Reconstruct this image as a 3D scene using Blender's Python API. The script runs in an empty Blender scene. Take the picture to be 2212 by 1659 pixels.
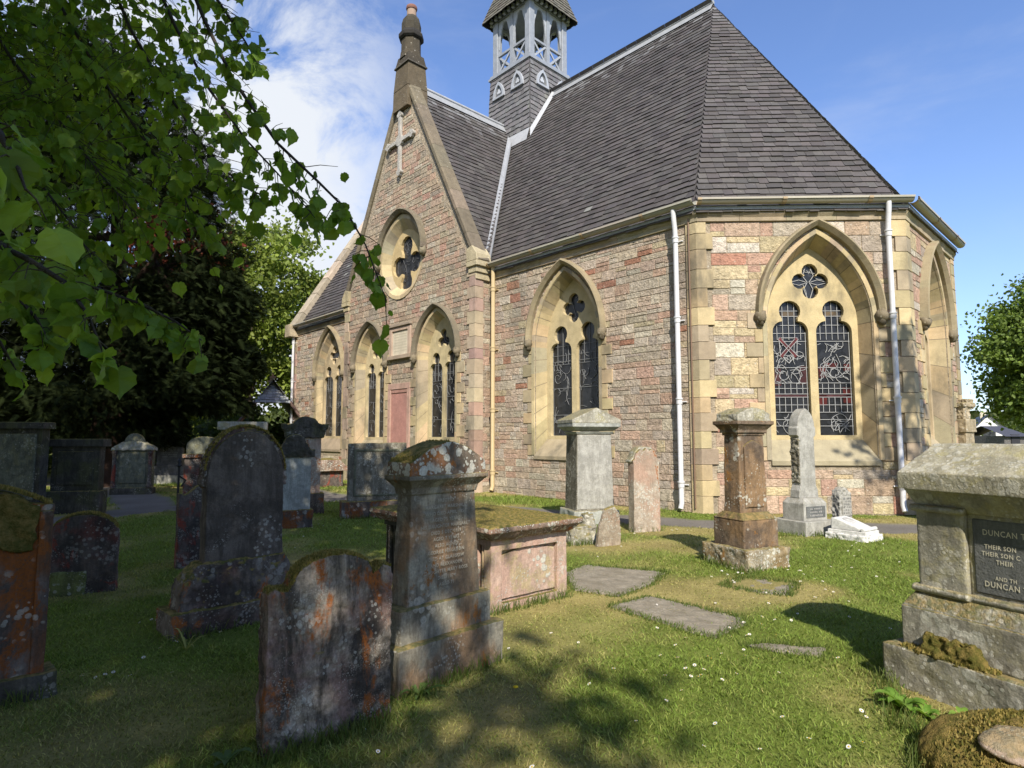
import bpy, math, random
import numpy as np
from mathutils import Vector, Matrix
from mathutils.geometry import tessellate_polygon

scene = bpy.context.scene
COL = scene.collection
R = math.radians

# ------------------------------------------------------------------ camera
FPX, CX, CY, PITCH, EYE = 1310.0, 1106.0, 829.5, R(5.0), 1.6
cam = bpy.data.cameras.new("camera")
cam.sensor_width = 36.0
cam.lens = 36.0 * FPX / 2212.0
cam.clip_start = 0.05
cam.clip_end = 2000.0
camo = bpy.data.objects.new("camera", cam)
camo.location = (0, 0, EYE)
camo.rotation_euler = (R(90) + PITCH, 0, 0)
COL.objects.link(camo)
scene.camera = camo

# ------------------------------------------------------------------ sun and sky
SUN_EL, SUN_H = R(41), Vector((0.10, -0.99)).normalized()
SUN = Vector((SUN_H.x * math.cos(SUN_EL), SUN_H.y * math.cos(SUN_EL), math.sin(SUN_EL)))
sl = bpy.data.lights.new("sun", 'SUN')
sl.energy = 4.6
sl.angle = R(0.55)
sl.color = (1.0, 0.925, 0.80)
so = bpy.data.objects.new("sun", sl)
so.rotation_euler = SUN.to_track_quat('Z', 'Y').to_euler()
COL.objects.link(so)

world = bpy.data.worlds.new("World")
scene.world = world
world.use_nodes = True


class NT:
    """tiny node-tree helper"""
    def __init__(self, tree):
        self.t = tree; self.n = tree.nodes; self.l = tree.links
        self.n.clear()

    def node(self, typ, **kw):
        nd = self.n.new(typ)
        for k, v in kw.items():
            if k.startswith('i_'):
                key = k[2:]
                key = int(key) if key.isdigit() else key.replace('_', ' ')
                self.put(nd.inputs[key], v)
            else:
                setattr(nd, k, v)
        return nd

    def put(self, sock, v):
        if hasattr(v, 'is_linked') or isinstance(v, bpy.types.NodeSocket):
            self.l.new(v, sock)
        elif isinstance(v, bpy.types.Node):
            self.l.new(v.outputs[0], sock)
        else:
            if isinstance(v, tuple) and len(v) == 3 and sock.type == 'RGBA':
                v = v + (1.0,)
            sock.default_value = v

    def math(self, op, a, b=0.0, c=0.0, clamp=False):
        nd = self.n.new('ShaderNodeMath'); nd.operation = op; nd.use_clamp = clamp
        self.put(nd.inputs[0], a); self.put(nd.inputs[1], b); self.put(nd.inputs[2], c)
        return nd.outputs[0]

    def step(self, v, lo, hi):
        nd = self.n.new('ShaderNodeMapRange'); nd.interpolation_type = 'SMOOTHSTEP'
        self.put(nd.inputs['Value'], v)
        nd.inputs['From Min'].default_value = lo; nd.inputs['From Max'].default_value = hi
        return nd.outputs[0]

    def mix(self, f, a, b, blend='MIX'):
        nd = self.n.new('ShaderNodeMix'); nd.data_type = 'RGBA'; nd.blend_type = blend
        self.put(nd.inputs[0], f); self.put(nd.inputs[6], a); self.put(nd.inputs[7], b)
        return nd.outputs[2]

    def noise(self, vec, scale, detail=5.0, rough=0.6, dist=0.0):
        nd = self.n.new('ShaderNodeTexNoise')
        self.put(nd.inputs['Vector'], vec)
        nd.inputs['Scale'].default_value = scale; nd.inputs['Detail'].default_value = detail
        nd.inputs['Roughness'].default_value = rough; nd.inputs['Distortion'].default_value = dist
        return nd.outputs[0]

    def voro(self, vec, scale, feature='F1'):
        nd = self.n.new('ShaderNodeTexVoronoi'); nd.feature = feature
        self.put(nd.inputs['Vector'], vec); nd.inputs['Scale'].default_value = scale
        return nd

    def mapping(self, vec, loc=(0, 0, 0), scale=(1, 1, 1)):
        nd = self.n.new('ShaderNodeMapping')
        self.put(nd.inputs['Vector'], vec)
        nd.inputs['Location'].default_value = loc; nd.inputs['Scale'].default_value = scale
        return nd.outputs[0]


wt = NT(world.node_tree)
sky = wt.node('ShaderNodeTexSky', sky_type='NISHITA', sun_disc=False, sun_elevation=SUN_EL,
              sun_rotation=math.atan2(SUN_H.x, SUN_H.y), altitude=50.0, air_density=1.0, dust_density=0.6, ozone_density=2.2)
gen = wt.node('ShaderNodeTexCoord').outputs['Generated']
cmap = wt.mapping(gen, (0.35, 0.1, 0.0), (1, 1, 1.5))
cn = wt.noise(cmap, 4.6, 11.0, 0.64, 0.5)
sep = wt.node('ShaderNodeSeparateXYZ', i_0=gen)
az = wt.step(wt.math('ADD', sep.outputs['X'], wt.math('MULTIPLY', cn, 0.25)), 0.10, -0.16)
hi_ = wt.step(sep.outputs['Z'], 0.82, 0.48)
bank = wt.math('MULTIPLY', az, hi_)
cl = wt.step(wt.math('ADD', cn, wt.math('MULTIPLY', bank, 0.19)), 0.53, 0.74)
wisp = wt.math('MULTIPLY', wt.step(wt.noise(wt.mapping(gen, (1.3, 0, 0.2), (1, 1, 4)), 2.2, 8.0, 0.6, 0.5), 0.48, 0.8), 0.16)
cl = wt.math('MAXIMUM', wt.math('MULTIPLY', cl, wt.math('ADD', wt.math('MULTIPLY', bank, 0.95), 0.03)), wisp)
hz = wt.math('MULTIPLY', wt.step(sep.outputs['Z'], 0.5, 0.0), 0.16)
skyc = wt.mix(1.0, sky.outputs[0], (0.92, 1.0, 1.22), 'MULTIPLY')
skyc = wt.mix(hz, skyc, (3.4, 4.0, 4.9))
full = wt.mix(cl, skyc, (4.3, 4.5, 4.8))
bg = wt.node('ShaderNodeBackground', i_Color=full, i_Strength=0.135)
wt.l.new(bg.outputs[0], wt.node('ShaderNodeOutputWorld').inputs[0])

scene.view_settings.view_transform = 'Standard'
scene.view_settings.look = 'None'
scene.view_settings.exposure = 0.58
scene.view_settings.gamma = 1.0
try:
    scene.cycles.max_bounces = 6
    scene.cycles.transparent_max_bounces = 6
    scene.cycles.sample_clamp_indirect = 4.0
except Exception:
    pass

# ------------------------------------------------------------------ helpers
def ray(x, y):
    a = (x - CX) / FPX; b = (CY - y) / FPX
    return Vector((a, math.cos(PITCH) - b * math.sin(PITCH), math.sin(PITCH) + b * math.cos(PITCH)))

def G(x, y, z=0.0):
    d = ray(x, y); t = (z - EYE) / d.z
    return (d.x * t, d.y * t)

def at(x, y, Y):
    d = ray(x, y) * (Y / ray(x, y).y)
    return Vector((d.x, d.y, d.z + EYE))

def pjn(P):
    """project an (N,3) array; returns x, y, depth"""
    z = P[:, 2] - EYE
    dep = P[:, 1] * math.cos(PITCH) + z * math.sin(PITCH)
    up = z * math.cos(PITCH) - P[:, 1] * math.sin(PITCH)
    d = np.where(np.abs(dep) < 0.05, 0.05, dep)
    return CX + FPX * P[:, 0] / d, CY - FPX * up / d, dep

def inpoly(x, y, poly):
    r = np.zeros(len(x), bool)
    n = len(poly)
    for i in range(n):
        x1, y1 = poly[i]; x2, y2 = poly[(i + 1) % n]
        c = (y1 > y) != (y2 > y)
        r ^= c & (x < (x2 - x1) * (y - y1) / ((y2 - y1) if y2 != y1 else 1e-9) + x1)
    return r

def tag(o, label=None, cat=None, group=None, kind=None):
    if label: o['label'] = label
    if cat: o['category'] = cat
    if group: o['group'] = group
    if kind: o['kind'] = kind
    return o

def empty(name, loc=(0, 0, 0), yaw=0.0, label=None, cat=None, group=None):
    o = bpy.data.objects.new(name, None)
    o.empty_display_size = 0.2
    o.location = loc; o.rotation_euler = (0, 0, yaw)
    COL.objects.link(o)
    return tag(o, label, cat, group)

class MB:
    def __init__(self):
        self.v = []; self.f = []; self.c = []
        self.sm = []
    def add(self, vs, fs, c=(1, 1, 1), smooth=False):
        b = len(self.v)
        self.v.extend([tuple(p) for p in vs])
        for f in fs:
            self.f.append([b + i for i in f]); self.c.append(c); self.sm.append(smooth)
    def box(self, x0, y0, z0, x1, y1, z1, c=(1, 1, 1), taper=0.0, M=None):
        t = taper
        vs = [(x0, y0, z0), (x1, y0, z0), (x1, y1, z0), (x0, y1, z0), (x0 + t, y0 + t, z1), (x1 - t, y0 + t, z1), (x1 - t, y1 - t, z1), (x0 + t, y1 - t, z1)]
        if M: vs = [M @ Vector(p) for p in vs]
        self.add(vs, [(0, 3, 2, 1), (4, 5, 6, 7), (0, 1, 5, 4), (1, 2, 6, 5), (2, 3, 7, 6), (3, 0, 4, 7)], c)
    def frust(self, b0, b1, c=(1, 1, 1)):
        """b = (x0,y0,x1,y1,z)"""
        x0, y0, x1, y1, z = b0; X0, Y0, X1, Y1, Z = b1
        vs = [(x0, y0, z), (x1, y0, z), (x1, y1, z), (x0, y1, z), (X0, Y0, Z), (X1, Y0, Z), (X1, Y1, Z), (X0, Y1, Z)]
        self.add(vs, [(0, 3, 2, 1), (4, 5, 6, 7), (0, 1, 5, 4), (1, 2, 6, 5), (2, 3, 7, 6), (3, 0, 4, 7)], c)
    def prism(self, poly, y0, y1, c=(1, 1, 1), fr=None):
        """poly in xz, extruded along y; fr maps (u,d,z)->3d"""
        fr = fr or (lambda u, d, z: (u, d, z))
        n = len(poly)
        vs = [fr(x, y0, z) for x, z in poly] + [fr(x, y1, z) for x, z in poly]
        fs = [tuple(range(n)), tuple(reversed(range(n, 2 * n)))]
        fs += [((i + 1) % n, i, n + i, n + (i + 1) % n) for i in range(n)]
        self.add(vs, fs, c)
    def plate(self, loops, d0, d1, fr, c=(1, 1, 1), back=True):
        """2-d polygon with holes, extruded from d0 (front) to d1"""
        tris = tessellate_polygon([[Vector((p[0], p[1], 0)) for p in lp] for lp in loops])
        flat = [p for lp in loops for p in lp]
        self.add([fr(u, d0, z) for u, z in flat], tris, c)
        if back: self.add([fr(u, d1, z) for u, z in flat], tris, c)
        for lp in loops:
            n = len(lp)
            self.add([fr(u, d0, z) for u, z in lp] + [fr(u, d1, z) for u, z in lp], [(i, (i + 1) % n, n + (i + 1) % n, n + i) for i in range(n)], c)
    def tube(self, pts, rad, n=8, c=(1, 1, 1), cap=True, smooth=True):
        pts = [Vector(p) for p in pts]
        rs = rad if isinstance(rad, (list, tuple)) else [rad] * len(pts)
        vs = []
        prev = None
        for i, p in enumerate(pts):
            t = (pts[min(i + 1, len(pts) - 1)] - pts[max(i - 1, 0)]).normalized()
            if prev is None:
                ref = Vector((0, 0, 1)) if abs(t.z) < 0.9 else Vector((1, 0, 0))
                a = t.cross(ref).normalized()
            else:
                a = (prev - t * prev.dot(t)).normalized()
            prev = a
            b = t.cross(a)
            for k in range(n):
                an = 2 * math.pi * k / n
                vs.append(p + (a * math.cos(an) + b * math.sin(an)) * rs[i])
        fs = []
        for i in range(len(pts) - 1):
            for k in range(n):
                fs.append((i * n + k, i * n + (k + 1) % n, (i + 1) * n + (k + 1) % n, (i + 1) * n + k))
        self.add(vs, fs, c, smooth)
        if cap:
            self.add(vs[:n], [tuple(reversed(range(n)))], c); self.add(vs[-n:], [tuple(range(n))], c)
    def lathe(self, prof, n=16, c=(1, 1, 1), center=(0, 0), rot=0.0, smooth=True):
        vs = []; m = len(prof)
        for r, z in prof:
            for k in range(n):
                an = rot + 2 * math.pi * k / n
                vs.append((center[0] + r * math.cos(an), center[1] + r * math.sin(an), z))
        fs = [(i * n + k, i * n + (k + 1) % n, (i + 1) * n + (k + 1) % n, (i + 1) * n + k) for i in range(m - 1) for k in range(n)]
        self.add(vs, fs, c, smooth)
        self.add(vs[:n], [tuple(reversed(range(n)))], c); self.add(vs[-n:], [tuple(range(n))], c)
    def build(self, name, mat, parent=None, loc=(0, 0, 0), yaw=0.0):
        me = bpy.data.meshes.new(name)
        me.from_pydata(self.v, [], self.f)
        me.polygons.foreach_set('use_smooth', self.sm)
        at_ = me.color_attributes.new('col', 'FLOAT_COLOR', 'CORNER')
        cnt = np.array([len(f) for f in self.f])
        cc = np.repeat(np.array(self.c, dtype=np.float32), cnt, axis=0)
        cc = np.concatenate([cc, np.ones((len(cc), 1), np.float32)], 1)
        at_.data.foreach_set('color', cc.ravel())
        me.materials.append(mat)
        o = bpy.data.objects.new(name, me)
        o.location = loc; o.rotation_euler = (0, 0, yaw)
        COL.objects.link(o)
        if parent: o.parent = parent
        return o

def np_mesh(name, V, F, C, mat, parent=None, smooth=False):
    """V (n,3), F (m,k) index array, C (n,3) per-point colours"""
    me = bpy.data.meshes.new(name)
    m, k = F.shape
    me.vertices.add(len(V)); me.vertices.foreach_set('co', V.astype(np.float32).ravel())
    me.loops.add(m * k); me.loops.foreach_set('vertex_index', F.astype(np.int32).ravel())
    me.polygons.add(m)
    me.polygons.foreach_set('loop_start', np.arange(0, m * k, k, dtype=np.int32))
    me.polygons.foreach_set('loop_total', np.full(m, k, dtype=np.int32))
    me.polygons.foreach_set('use_smooth', np.full(m, smooth, dtype=bool))
    me.update(calc_edges=True)
    at_ = me.color_attributes.new('col', 'FLOAT_COLOR', 'POINT')
    cc = np.concatenate([C, np.ones((len(C), 1))], 1).astype(np.float32)
    at_.data.foreach_set('color', cc.ravel())
    me.materials.append(mat)
    me.validate()
    o = bpy.data.objects.new(name, me)
    COL.objects.link(o)
    if parent: o.parent = parent
    return o

def inst(name, tv, tf, Rm, S, P, C, mat, parent=None):
    """many copies of a little template (leaves, sprays) as one mesh"""
    n = len(P); k = len(tv)
    V = np.einsum('nij,kj->nki', Rm, tv) * S[:, None, None] + P[:, None, :]
    F = (tf[None, :, :] + (np.arange(n) * k)[:, None, None]).reshape(-1, tf.shape[1])
    CC = np.repeat(C, k, axis=0)
    return np_mesh(name, V.reshape(-1, 3), F, CC, mat, parent)

def hashn(ix, iy, seed):
    h = (ix * 374761393 + iy * 668265263 + seed * 2147483647) & 0xFFFFFFFF
    h = ((h ^ (h >> 13)) * 1274126177) & 0xFFFFFFFF
    return ((h ^ (h >> 16)) & 0xFFFF) / 65535.0

def vnoise(x, y, s, seed=0):
    x = np.asarray(x, float) / s; y = np.asarray(y, float) / s
    ix = np.floor(x).astype(np.int64); iy = np.floor(y).astype(np.int64)
    fx = x - ix; fy = y - iy
    fx = fx * fx * (3 - 2 * fx); fy = fy * fy * (3 - 2 * fy)
    a = hashn(ix, iy, seed); b = hashn(ix + 1, iy, seed); c = hashn(ix, iy + 1, seed); d = hashn(ix + 1, iy + 1, seed)
    return (a * (1 - fx) + b * fx) * (1 - fy) + (c * (1 - fx) + d * fx) * fy

def fbm(x, y, s, seed=0, o=4):
    t = 0; a = 0.5; n = 0
    for i in range(o):
        t = t + a * vnoise(x, y, s, seed + i * 17); n += a; a *= 0.5; s *= 0.5
    return t / n

def jit(c, rng, a=0.12, hue=0.04):
    k = 1 + rng.uniform(-a, a)
    return tuple(max(0.0, x * k * (1 + rng.uniform(-hue, hue))) for x in c)

# ------------------------------------------------------------------ materials
def new_mat(name):
    m = bpy.data.materials.new(name); m.use_nodes = True
    return m, NT(m.node_tree)

def finish(t, col, rough=0.9, bump=None, bstr=0.4, bdist=0.02, metal=0.0, spec=0.3):
    p = t.node('ShaderNodeBsdfPrincipled', i_Base_Color=col, i_Roughness=rough, i_Metallic=metal)
    try: p.inputs['Specular IOR Level'].default_value = spec
    except Exception: pass
    if bump is not None:
        b = t.node('ShaderNodeBump', i_Strength=bstr, i_Distance=bdist, i_Height=bump)
        t.l.new(b.outputs[0], p.inputs['Normal'])
    t.l.new(p.outputs[0], t.node('ShaderNodeOutputMaterial').inputs[0])
    return p

def attr_mat(name, var=0.35, scale=9.0, rough=0.92, bstr=0.6, bdist=0.02, stain=0.0, lichen=0.0, fine=60.0, streak=False, lg=0.48):
    """colour from the mesh, weathered by 3-d noise"""
    m, t = new_mat(name)
    oc = t.node('ShaderNodeTexCoord').outputs['Object']
    a = t.node('ShaderNodeAttribute', attribute_name='col').outputs['Color']
    n1 = t.noise(oc, scale, 6, 0.65)
    n2 = t.noise(oc, fine, 3, 0.6)
    f = t.math('ADD', t.math('MULTIPLY', t.math('SUBTRACT', n1, 0.5), var * 2.4), t.math('MULTIPLY', t.math('SUBTRACT', n2, 0.5), var * 1.3))
    g = t.math('ADD', f, 1.0)
    comb = t.node('ShaderNodeCombineColor', i_0=g, i_1=g, i_2=g)
    col = t.mix(1.0, a, comb.outputs[0], 'MULTIPLY')
    if stain:
        s1 = t.step(t.noise(t.mapping(oc, (3, 1, 7), (1, 1, 0.45)), 0.9, 6, 0.65), 0.50, 0.72)
        col = t.mix(t.math('MULTIPLY', s1, stain), col, (0.10, 0.092, 0.07))
    if lichen:
        v = t.voro(t.mapping(oc, (0.3, 0.2, 0.1)), 7.0).outputs['Distance']
        l1 = t.math('MULTIPLY', t.step(t.math('ADD', v, t.math('MULTIPLY', n2, 0.35)), 0.34, 0.26), t.step(t.noise(oc, 1.3, 3), lg, lg + 0.12))
        col = t.mix(t.math('MULTIPLY', l1, lichen), col, (0.58, 0.54, 0.45))
    finish(t, col, rough, t.math('ADD', n1, t.math('MULTIPLY', n2, 0.6)), bstr, bdist)
    return m

M_MASON = attr_mat('rubble_masonry', 0.62, 9.0, 0.95, 1.0, 0.05, stain=0.36, lichen=0.6, fine=30.0, lg=0.40)
M_DRESS = attr_mat('dressed_sandstone', 0.34, 3.5, 0.9, 0.6, 0.02, stain=0.75, lichen=0.12)
M_COPE = attr_mat('weathered_coping_stone', 0.45, 5.0, 0.95, 0.8, 0.03, stain=0.5, lichen=0.6)
M_SLATE = attr_mat('slate', 0.26, 8.0, 0.62, 0.25, 0.01, lichen=0.12)
M_LEAD = attr_mat('lead_sheet', 0.3, 5.0, 0.5, 0.3, 0.01)
M_PAINT = attr_mat('painted_iron', 0.12, 7.0, 0.45, 0.1, 0.004)
M_WOOD = attr_mat('weathered_timber', 0.3, 12.0, 0.8, 0.4, 0.01)
M_PATH = attr_mat('gravel_path', 0.35, 3.0, 0.95, 0.7, 0.02, fine=90.0)
M_PLAIN = attr_mat('plain', 0.15, 10.0, 0.85, 0.2, 0.01)
M_CAME = attr_mat('lead_came', 0.2, 20.0, 0.6, 0.2, 0.003)

def glass_mat():
    m, t = new_mat('leaded_glass')
    oc = t.node('ShaderNodeTexCoord').outputs['Object']
    a = t.node('ShaderNodeAttribute', attribute_name='col').outputs['Color']
    v = t.voro(oc, 9.0)
    vv = t.math('ADD', t.math('MULTIPLY', t.node('ShaderNodeSeparateColor', i_0=v.outputs['Color']).outputs[0], 0.9), 0.5)
    col = t.mix(1.0, a, t.node('ShaderNodeCombineColor', i_0=vv, i_1=vv, i_2=vv).outputs[0], 'MULTIPLY')
    finish(t, col, 0.28, t.noise(oc, 14.0, 2), 0.25, 0.01, spec=0.5)
    return m
M_GLASS = glass_mat()

def leaf_mat(name, trans=0.35, rough=0.55, spec=0.25):
    m, t = new_mat(name)
    oc = t.node('ShaderNodeTexCoord').outputs['Object']
    a = t.node('ShaderNodeAttribute', attribute_name='col').outputs['Color']
    n = t.math('ADD', t.math('MULTIPLY', t.noise(oc, 22.0, 3), 0.6), 0.7)
    col = t.mix(1.0, a, t.node('ShaderNodeCombineColor', i_0=n, i_1=n, i_2=n).outputs[0], 'MULTIPLY')
    p = t.node('ShaderNodeBsdfPrincipled', i_Base_Color=col, i_Roughness=rough)
    p.inputs['Specular IOR Level'].default_value = spec
    tr = t.node('ShaderNodeBsdfTranslucent', i_Color=t.mix(1.0, col, (1.25, 1.3, 0.55), 'MULTIPLY'))
    mx = t.node('ShaderNodeMixShader', i_0=trans, i_1=p.outputs[0], i_2=tr.outputs[0])
    t.l.new(mx.outputs[0], t.node('ShaderNodeOutputMaterial').inputs[0])
    return m
M_LIME = leaf_mat('lime_leaf', 0.55, 0.5)
M_LEAF = leaf_mat('broad_leaf', 0.35)
M_YEW = leaf_mat('yew_needle', 0.1, 0.9, 0.06)
M_GRASS = leaf_mat('grass_blade', 0.3, 0.7)
M_BARK = attr_mat('bark', 0.5, 6.0, 0.95, 0.9, 0.03)

def gst(name, base, dark, white=0.5, orange=0.0, moss=0.4, streak=0.4, red=None, wscale=14.0, seed=0.0, ocol=(0.30, 0.10, 0.025), bdist=0.012, grain=0.2, yellow=0.0, wthr=0.5):
    """old grave stone: staining, crusty lichens, moss on ledges"""
    m, t = new_mat(name)
    tc = t.node('ShaderNodeTexCoord')
    oc = t.mapping(tc.outputs['Object'], (seed, seed * 1.7, seed * 0.6))
    geo = t.node('ShaderNodeNewGeometry')
    nz = t.node('ShaderNodeSeparateXYZ', i_0=geo.outputs['Normal']).outputs['Z']
    big = t.noise(oc, 2.6, 7, 0.7, 0.3)
    mid = t.noise(oc, 9.0, 6, 0.7)
    fin = t.noise(oc, 70.0, 4, 0.7)
    vert = t.noise(t.mapping(oc, (0, 0, 0), (1, 1, 0.22)), 7.0, 6, 0.7, 0.4)
    col = t.mix(t.step(mid, 0.38, 0.64), base, tuple(x * 0.72 for x in base))
    if red: col = t.mix(t.step(t.noise(oc, 1.9, 5, 0.6), 0.45, 0.58), col, red)
    col = t.mix(t.math('MULTIPLY', t.step(vert, 0.44, 0.62), streak), col, dark)
    col = t.mix(t.math('MULTIPLY', t.step(big, 0.47, 0.60), min(1.0, streak * 1.1)), col, dark)
    if orange:
        om = t.math('MULTIPLY', t.step(t.noise(t.mapping(oc, (5, 3, 1), (1, 1, 0.5)), 3.2, 6, 0.72, 0.5), 0.60 - 0.16 * orange, 0.66 - 0.12 * orange), t.step(fin, 0.30, 0.5))
        col = t.mix(om, col, ocol)
    if yellow:
        ym = t.math('MULTIPLY', t.step(t.noise(t.mapping(oc, (2, 9, 4)), 5.0, 5, 0.7), 0.5, 0.62), yellow)
        col = t.mix(ym, col, (0.36, 0.32, 0.13))
    wob = t.math('MULTIPLY', t.math('SUBTRACT', mid, 0.5), 0.55)
    low = t.math('MULTIPLY', t.math('SUBTRACT', t.noise(t.mapping(oc, (4, 6, 2)), 4.5, 4), 0.5), 1.1)
    wob = t.math('ADD', wob, t.math('ADD', low, t.math('MULTIPLY', t.math('SUBTRACT', fin, 0.5), 0.35)))
    v1 = t.math('ADD', t.voro(oc, wscale).outputs['Distance'], wob)
    v2 = t.math('ADD', t.voro(t.mapping(oc, (7, 3, 2)), wscale * 2.7).outputs['Distance'], wob)
    w1 = t.math('MULTIPLY', t.step(v1, 0.36, 0.30), t.step(t.noise(oc, 2.2, 3), wthr, wthr + 0.09))
    w2 = t.math('MULTIPLY', t.step(v2, 0.34, 0.27), t.step(t.noise(t.mapping(oc, (1, 1, 4)), 3.5, 3), wthr - 0.02, wthr + 0.08))
    w = t.math('MULTIPLY', t.math('MAXIMUM', w1, w2), white)
    wc = t.mix(fin, (0.34, 0.33, 0.28), (0.64, 0.62, 0.53))
    col = t.mix(w, col, wc)
    scr = t.noise(t.mapping(oc, (0, 0, 0), (1, 1, 0.13)), 48.0, 4, 0.7)
    g = t.math('ADD', t.math('MULTIPLY', t.math('ADD', t.math('MULTIPLY', t.math('SUBTRACT', scr, 0.5), 0.8), t.math('SUBTRACT', fin, 0.5)), grain * 4.5), 1.0)
    col = t.mix(1.0, col, t.node('ShaderNodeCombineColor', i_0=g, i_1=g, i_2=g).outputs[0], 'MULTIPLY')
    mm = t.math('MULTIPLY', t.step(t.math('ADD', nz, t.math('MULTIPLY', t.math('SUBTRACT', mid, 0.5), 1.3)), 0.35, 0.65), moss, clamp=True)
    mossc = t.mix(t.step(t.noise(oc, 24.0, 4), 0.4, 0.6), (0.11, 0.11, 0.025), (0.28, 0.205, 0.065))
    col = t.mix(mm, col, mossc)
    h = t.math('ADD', t.math('ADD', t.math('MULTIPLY', mid, 1.0), t.math('MULTIPLY', fin, 0.45)), t.math('ADD', t.math('MULTIPLY', w, 0.3), t.math('MULTIPLY', mm, t.math('MULTIPLY', t.noise(oc, 90.0, 3), 1.4))))
    finish(t, col, 0.93, h, 0.9, bdist, spec=0.2)
    return m

G_FRONT = gst('lichened_red_slab', (0.33, 0.28, 0.22), (0.05, 0.043, 0.036), 0.5, 0.45, 0.9, 0.9, (0.21, 0.14, 0.115), 34.0, 3.1, (0.26, 0.085, 0.02), wthr=0.53, grain=0.3)
G_PED = gst('grey_brown_pedestal_stone', (0.33, 0.305, 0.235), (0.085, 0.072, 0.055), 0.5, 0.22, 0.8, 0.6, (0.29, 0.19, 0.11), 17.0, 7.7, (0.26, 0.11, 0.03), wthr=0.55)
G_PEDC = gst('spotted_cap_stone', (0.25, 0.20, 0.15), (0.06, 0.05, 0.04), 0.95, 0.4, 1.0, 0.5, (0.24, 0.13, 0.075), 13.0, 1.2, (0.28, 0.11, 0.03), wthr=0.36)
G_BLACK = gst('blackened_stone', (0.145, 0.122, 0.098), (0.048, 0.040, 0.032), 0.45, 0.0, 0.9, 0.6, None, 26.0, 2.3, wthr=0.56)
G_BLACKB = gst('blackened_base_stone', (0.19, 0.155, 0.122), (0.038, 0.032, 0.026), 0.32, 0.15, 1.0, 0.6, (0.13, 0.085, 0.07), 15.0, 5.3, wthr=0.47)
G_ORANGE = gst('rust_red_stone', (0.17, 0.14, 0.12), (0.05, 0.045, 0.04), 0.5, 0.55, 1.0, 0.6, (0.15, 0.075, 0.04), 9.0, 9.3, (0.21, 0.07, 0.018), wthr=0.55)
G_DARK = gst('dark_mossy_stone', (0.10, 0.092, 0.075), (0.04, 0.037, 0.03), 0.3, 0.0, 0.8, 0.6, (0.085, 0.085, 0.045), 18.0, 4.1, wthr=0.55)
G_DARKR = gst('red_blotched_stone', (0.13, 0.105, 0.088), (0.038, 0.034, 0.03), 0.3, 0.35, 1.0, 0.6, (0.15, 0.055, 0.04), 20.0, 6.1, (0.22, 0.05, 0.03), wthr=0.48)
G_GREY = gst('grey_granite', (0.42, 0.43, 0.39), (0.15, 0.15, 0.13), 0.35, 0.0, 0.5, 0.4, None, 20.0, 1.9, grain=0.16, wthr=0.52)
G_GREYL = gst('weathered_grey_sandstone', (0.40, 0.38, 0.31), (0.18, 0.168, 0.128), 0.65, 0.0, 0.55, 0.45, None, 13.0, 8.9, yellow=0.4, wthr=0.47)
G_GREYB = gst('lichened_base_sandstone', (0.37, 0.35, 0.285), (0.15, 0.138, 0.105), 0.85, 0.0, 0.75, 0.5, None, 9.0, 2.9, yellow=0.2, wthr=0.45)
G_PINK = gst('pink_sandstone_tomb', (0.52, 0.375, 0.295), (0.30, 0.215, 0.165), 0.95, 0.0, 0.9, 0.35, (0.49, 0.32, 0.25), 15.0, 3.7, yellow=0.45, wthr=0.52)
G_PINKT = gst('mossy_tomb_slab', (0.34, 0.24, 0.18), (0.11, 0.09, 0.07), 0.9, 0.1, 1.0, 0.5, (0.27, 0.16, 0.11), 17.0, 5.7, wthr=0.44)
G_PALE = gst('pale_pink_stone', (0.48, 0.40, 0.31), (0.24, 0.19, 0.14), 0.7, 0.1, 0.9, 0.45, (0.40, 0.27, 0.2), 24.0, 4.4, wthr=0.48)
G_BROWN = gst('brown_sandstone', (0.215, 0.16, 0.112), (0.08, 0.06, 0.045), 0.8, 0.12, 0.6, 0.65, (0.24, 0.155, 0.085), 11.0, 6.6, (0.28, 0.13, 0.03), wthr=0.54)
G_BROWNB = gst('whitened_base_stone', (0.42, 0.36, 0.25), (0.13, 0.105, 0.07), 0.95, 0.15, 0.7, 0.4, (0.26, 0.18, 0.08), 16.0, 0.6, (0.3, 0.15, 0.04), wthr=0.40)
G_LIGHT = gst('light_grey_granite', (0.405, 0.395, 0.355), (0.21, 0.203, 0.175), 0.4, 0.0, 0.15, 0.35, None, 22.0, 7.1, wthr=0.55)
G_SLATEY = gst('dark_flank_granite', (0.24, 0.22, 0.17), (0.08, 0.07, 0.05), 0.5, 0.0, 0.5, 0.6, None, 16.0, 4.9, wthr=0.46)
G_WHITE = gst('white_marble', (0.74, 0.73, 0.69), (0.42, 0.41, 0.38), 0.0, 0.0, 0.1, 0.25, None, 20.0, 2.0, grain=0.06)
G_FLAT = gst('flat_ground_slab', (0.30, 0.265, 0.21), (0.17, 0.148, 0.11), 0.3, 0.0, 0.12, 0.4, None, 12.0, 1.5, wthr=0.56)
G_ROCK = gst('mossy_boulder_stone', (0.40, 0.31, 0.24), (0.20, 0.15, 0.11), 0.5, 0.0, 0.5, 0.3, None, 14.0, 9.9)
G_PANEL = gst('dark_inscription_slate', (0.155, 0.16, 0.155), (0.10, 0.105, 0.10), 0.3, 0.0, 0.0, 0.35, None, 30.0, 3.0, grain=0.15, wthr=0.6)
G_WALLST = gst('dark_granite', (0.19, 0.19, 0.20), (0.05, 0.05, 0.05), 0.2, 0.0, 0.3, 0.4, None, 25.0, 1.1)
G_GREEN = gst('green_grey_stone', (0.16, 0.165, 0.12), (0.07, 0.07, 0.05), 0.3, 0.0, 0.6, 0.5, None, 18.0, 8.2, yellow=0.2)
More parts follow.
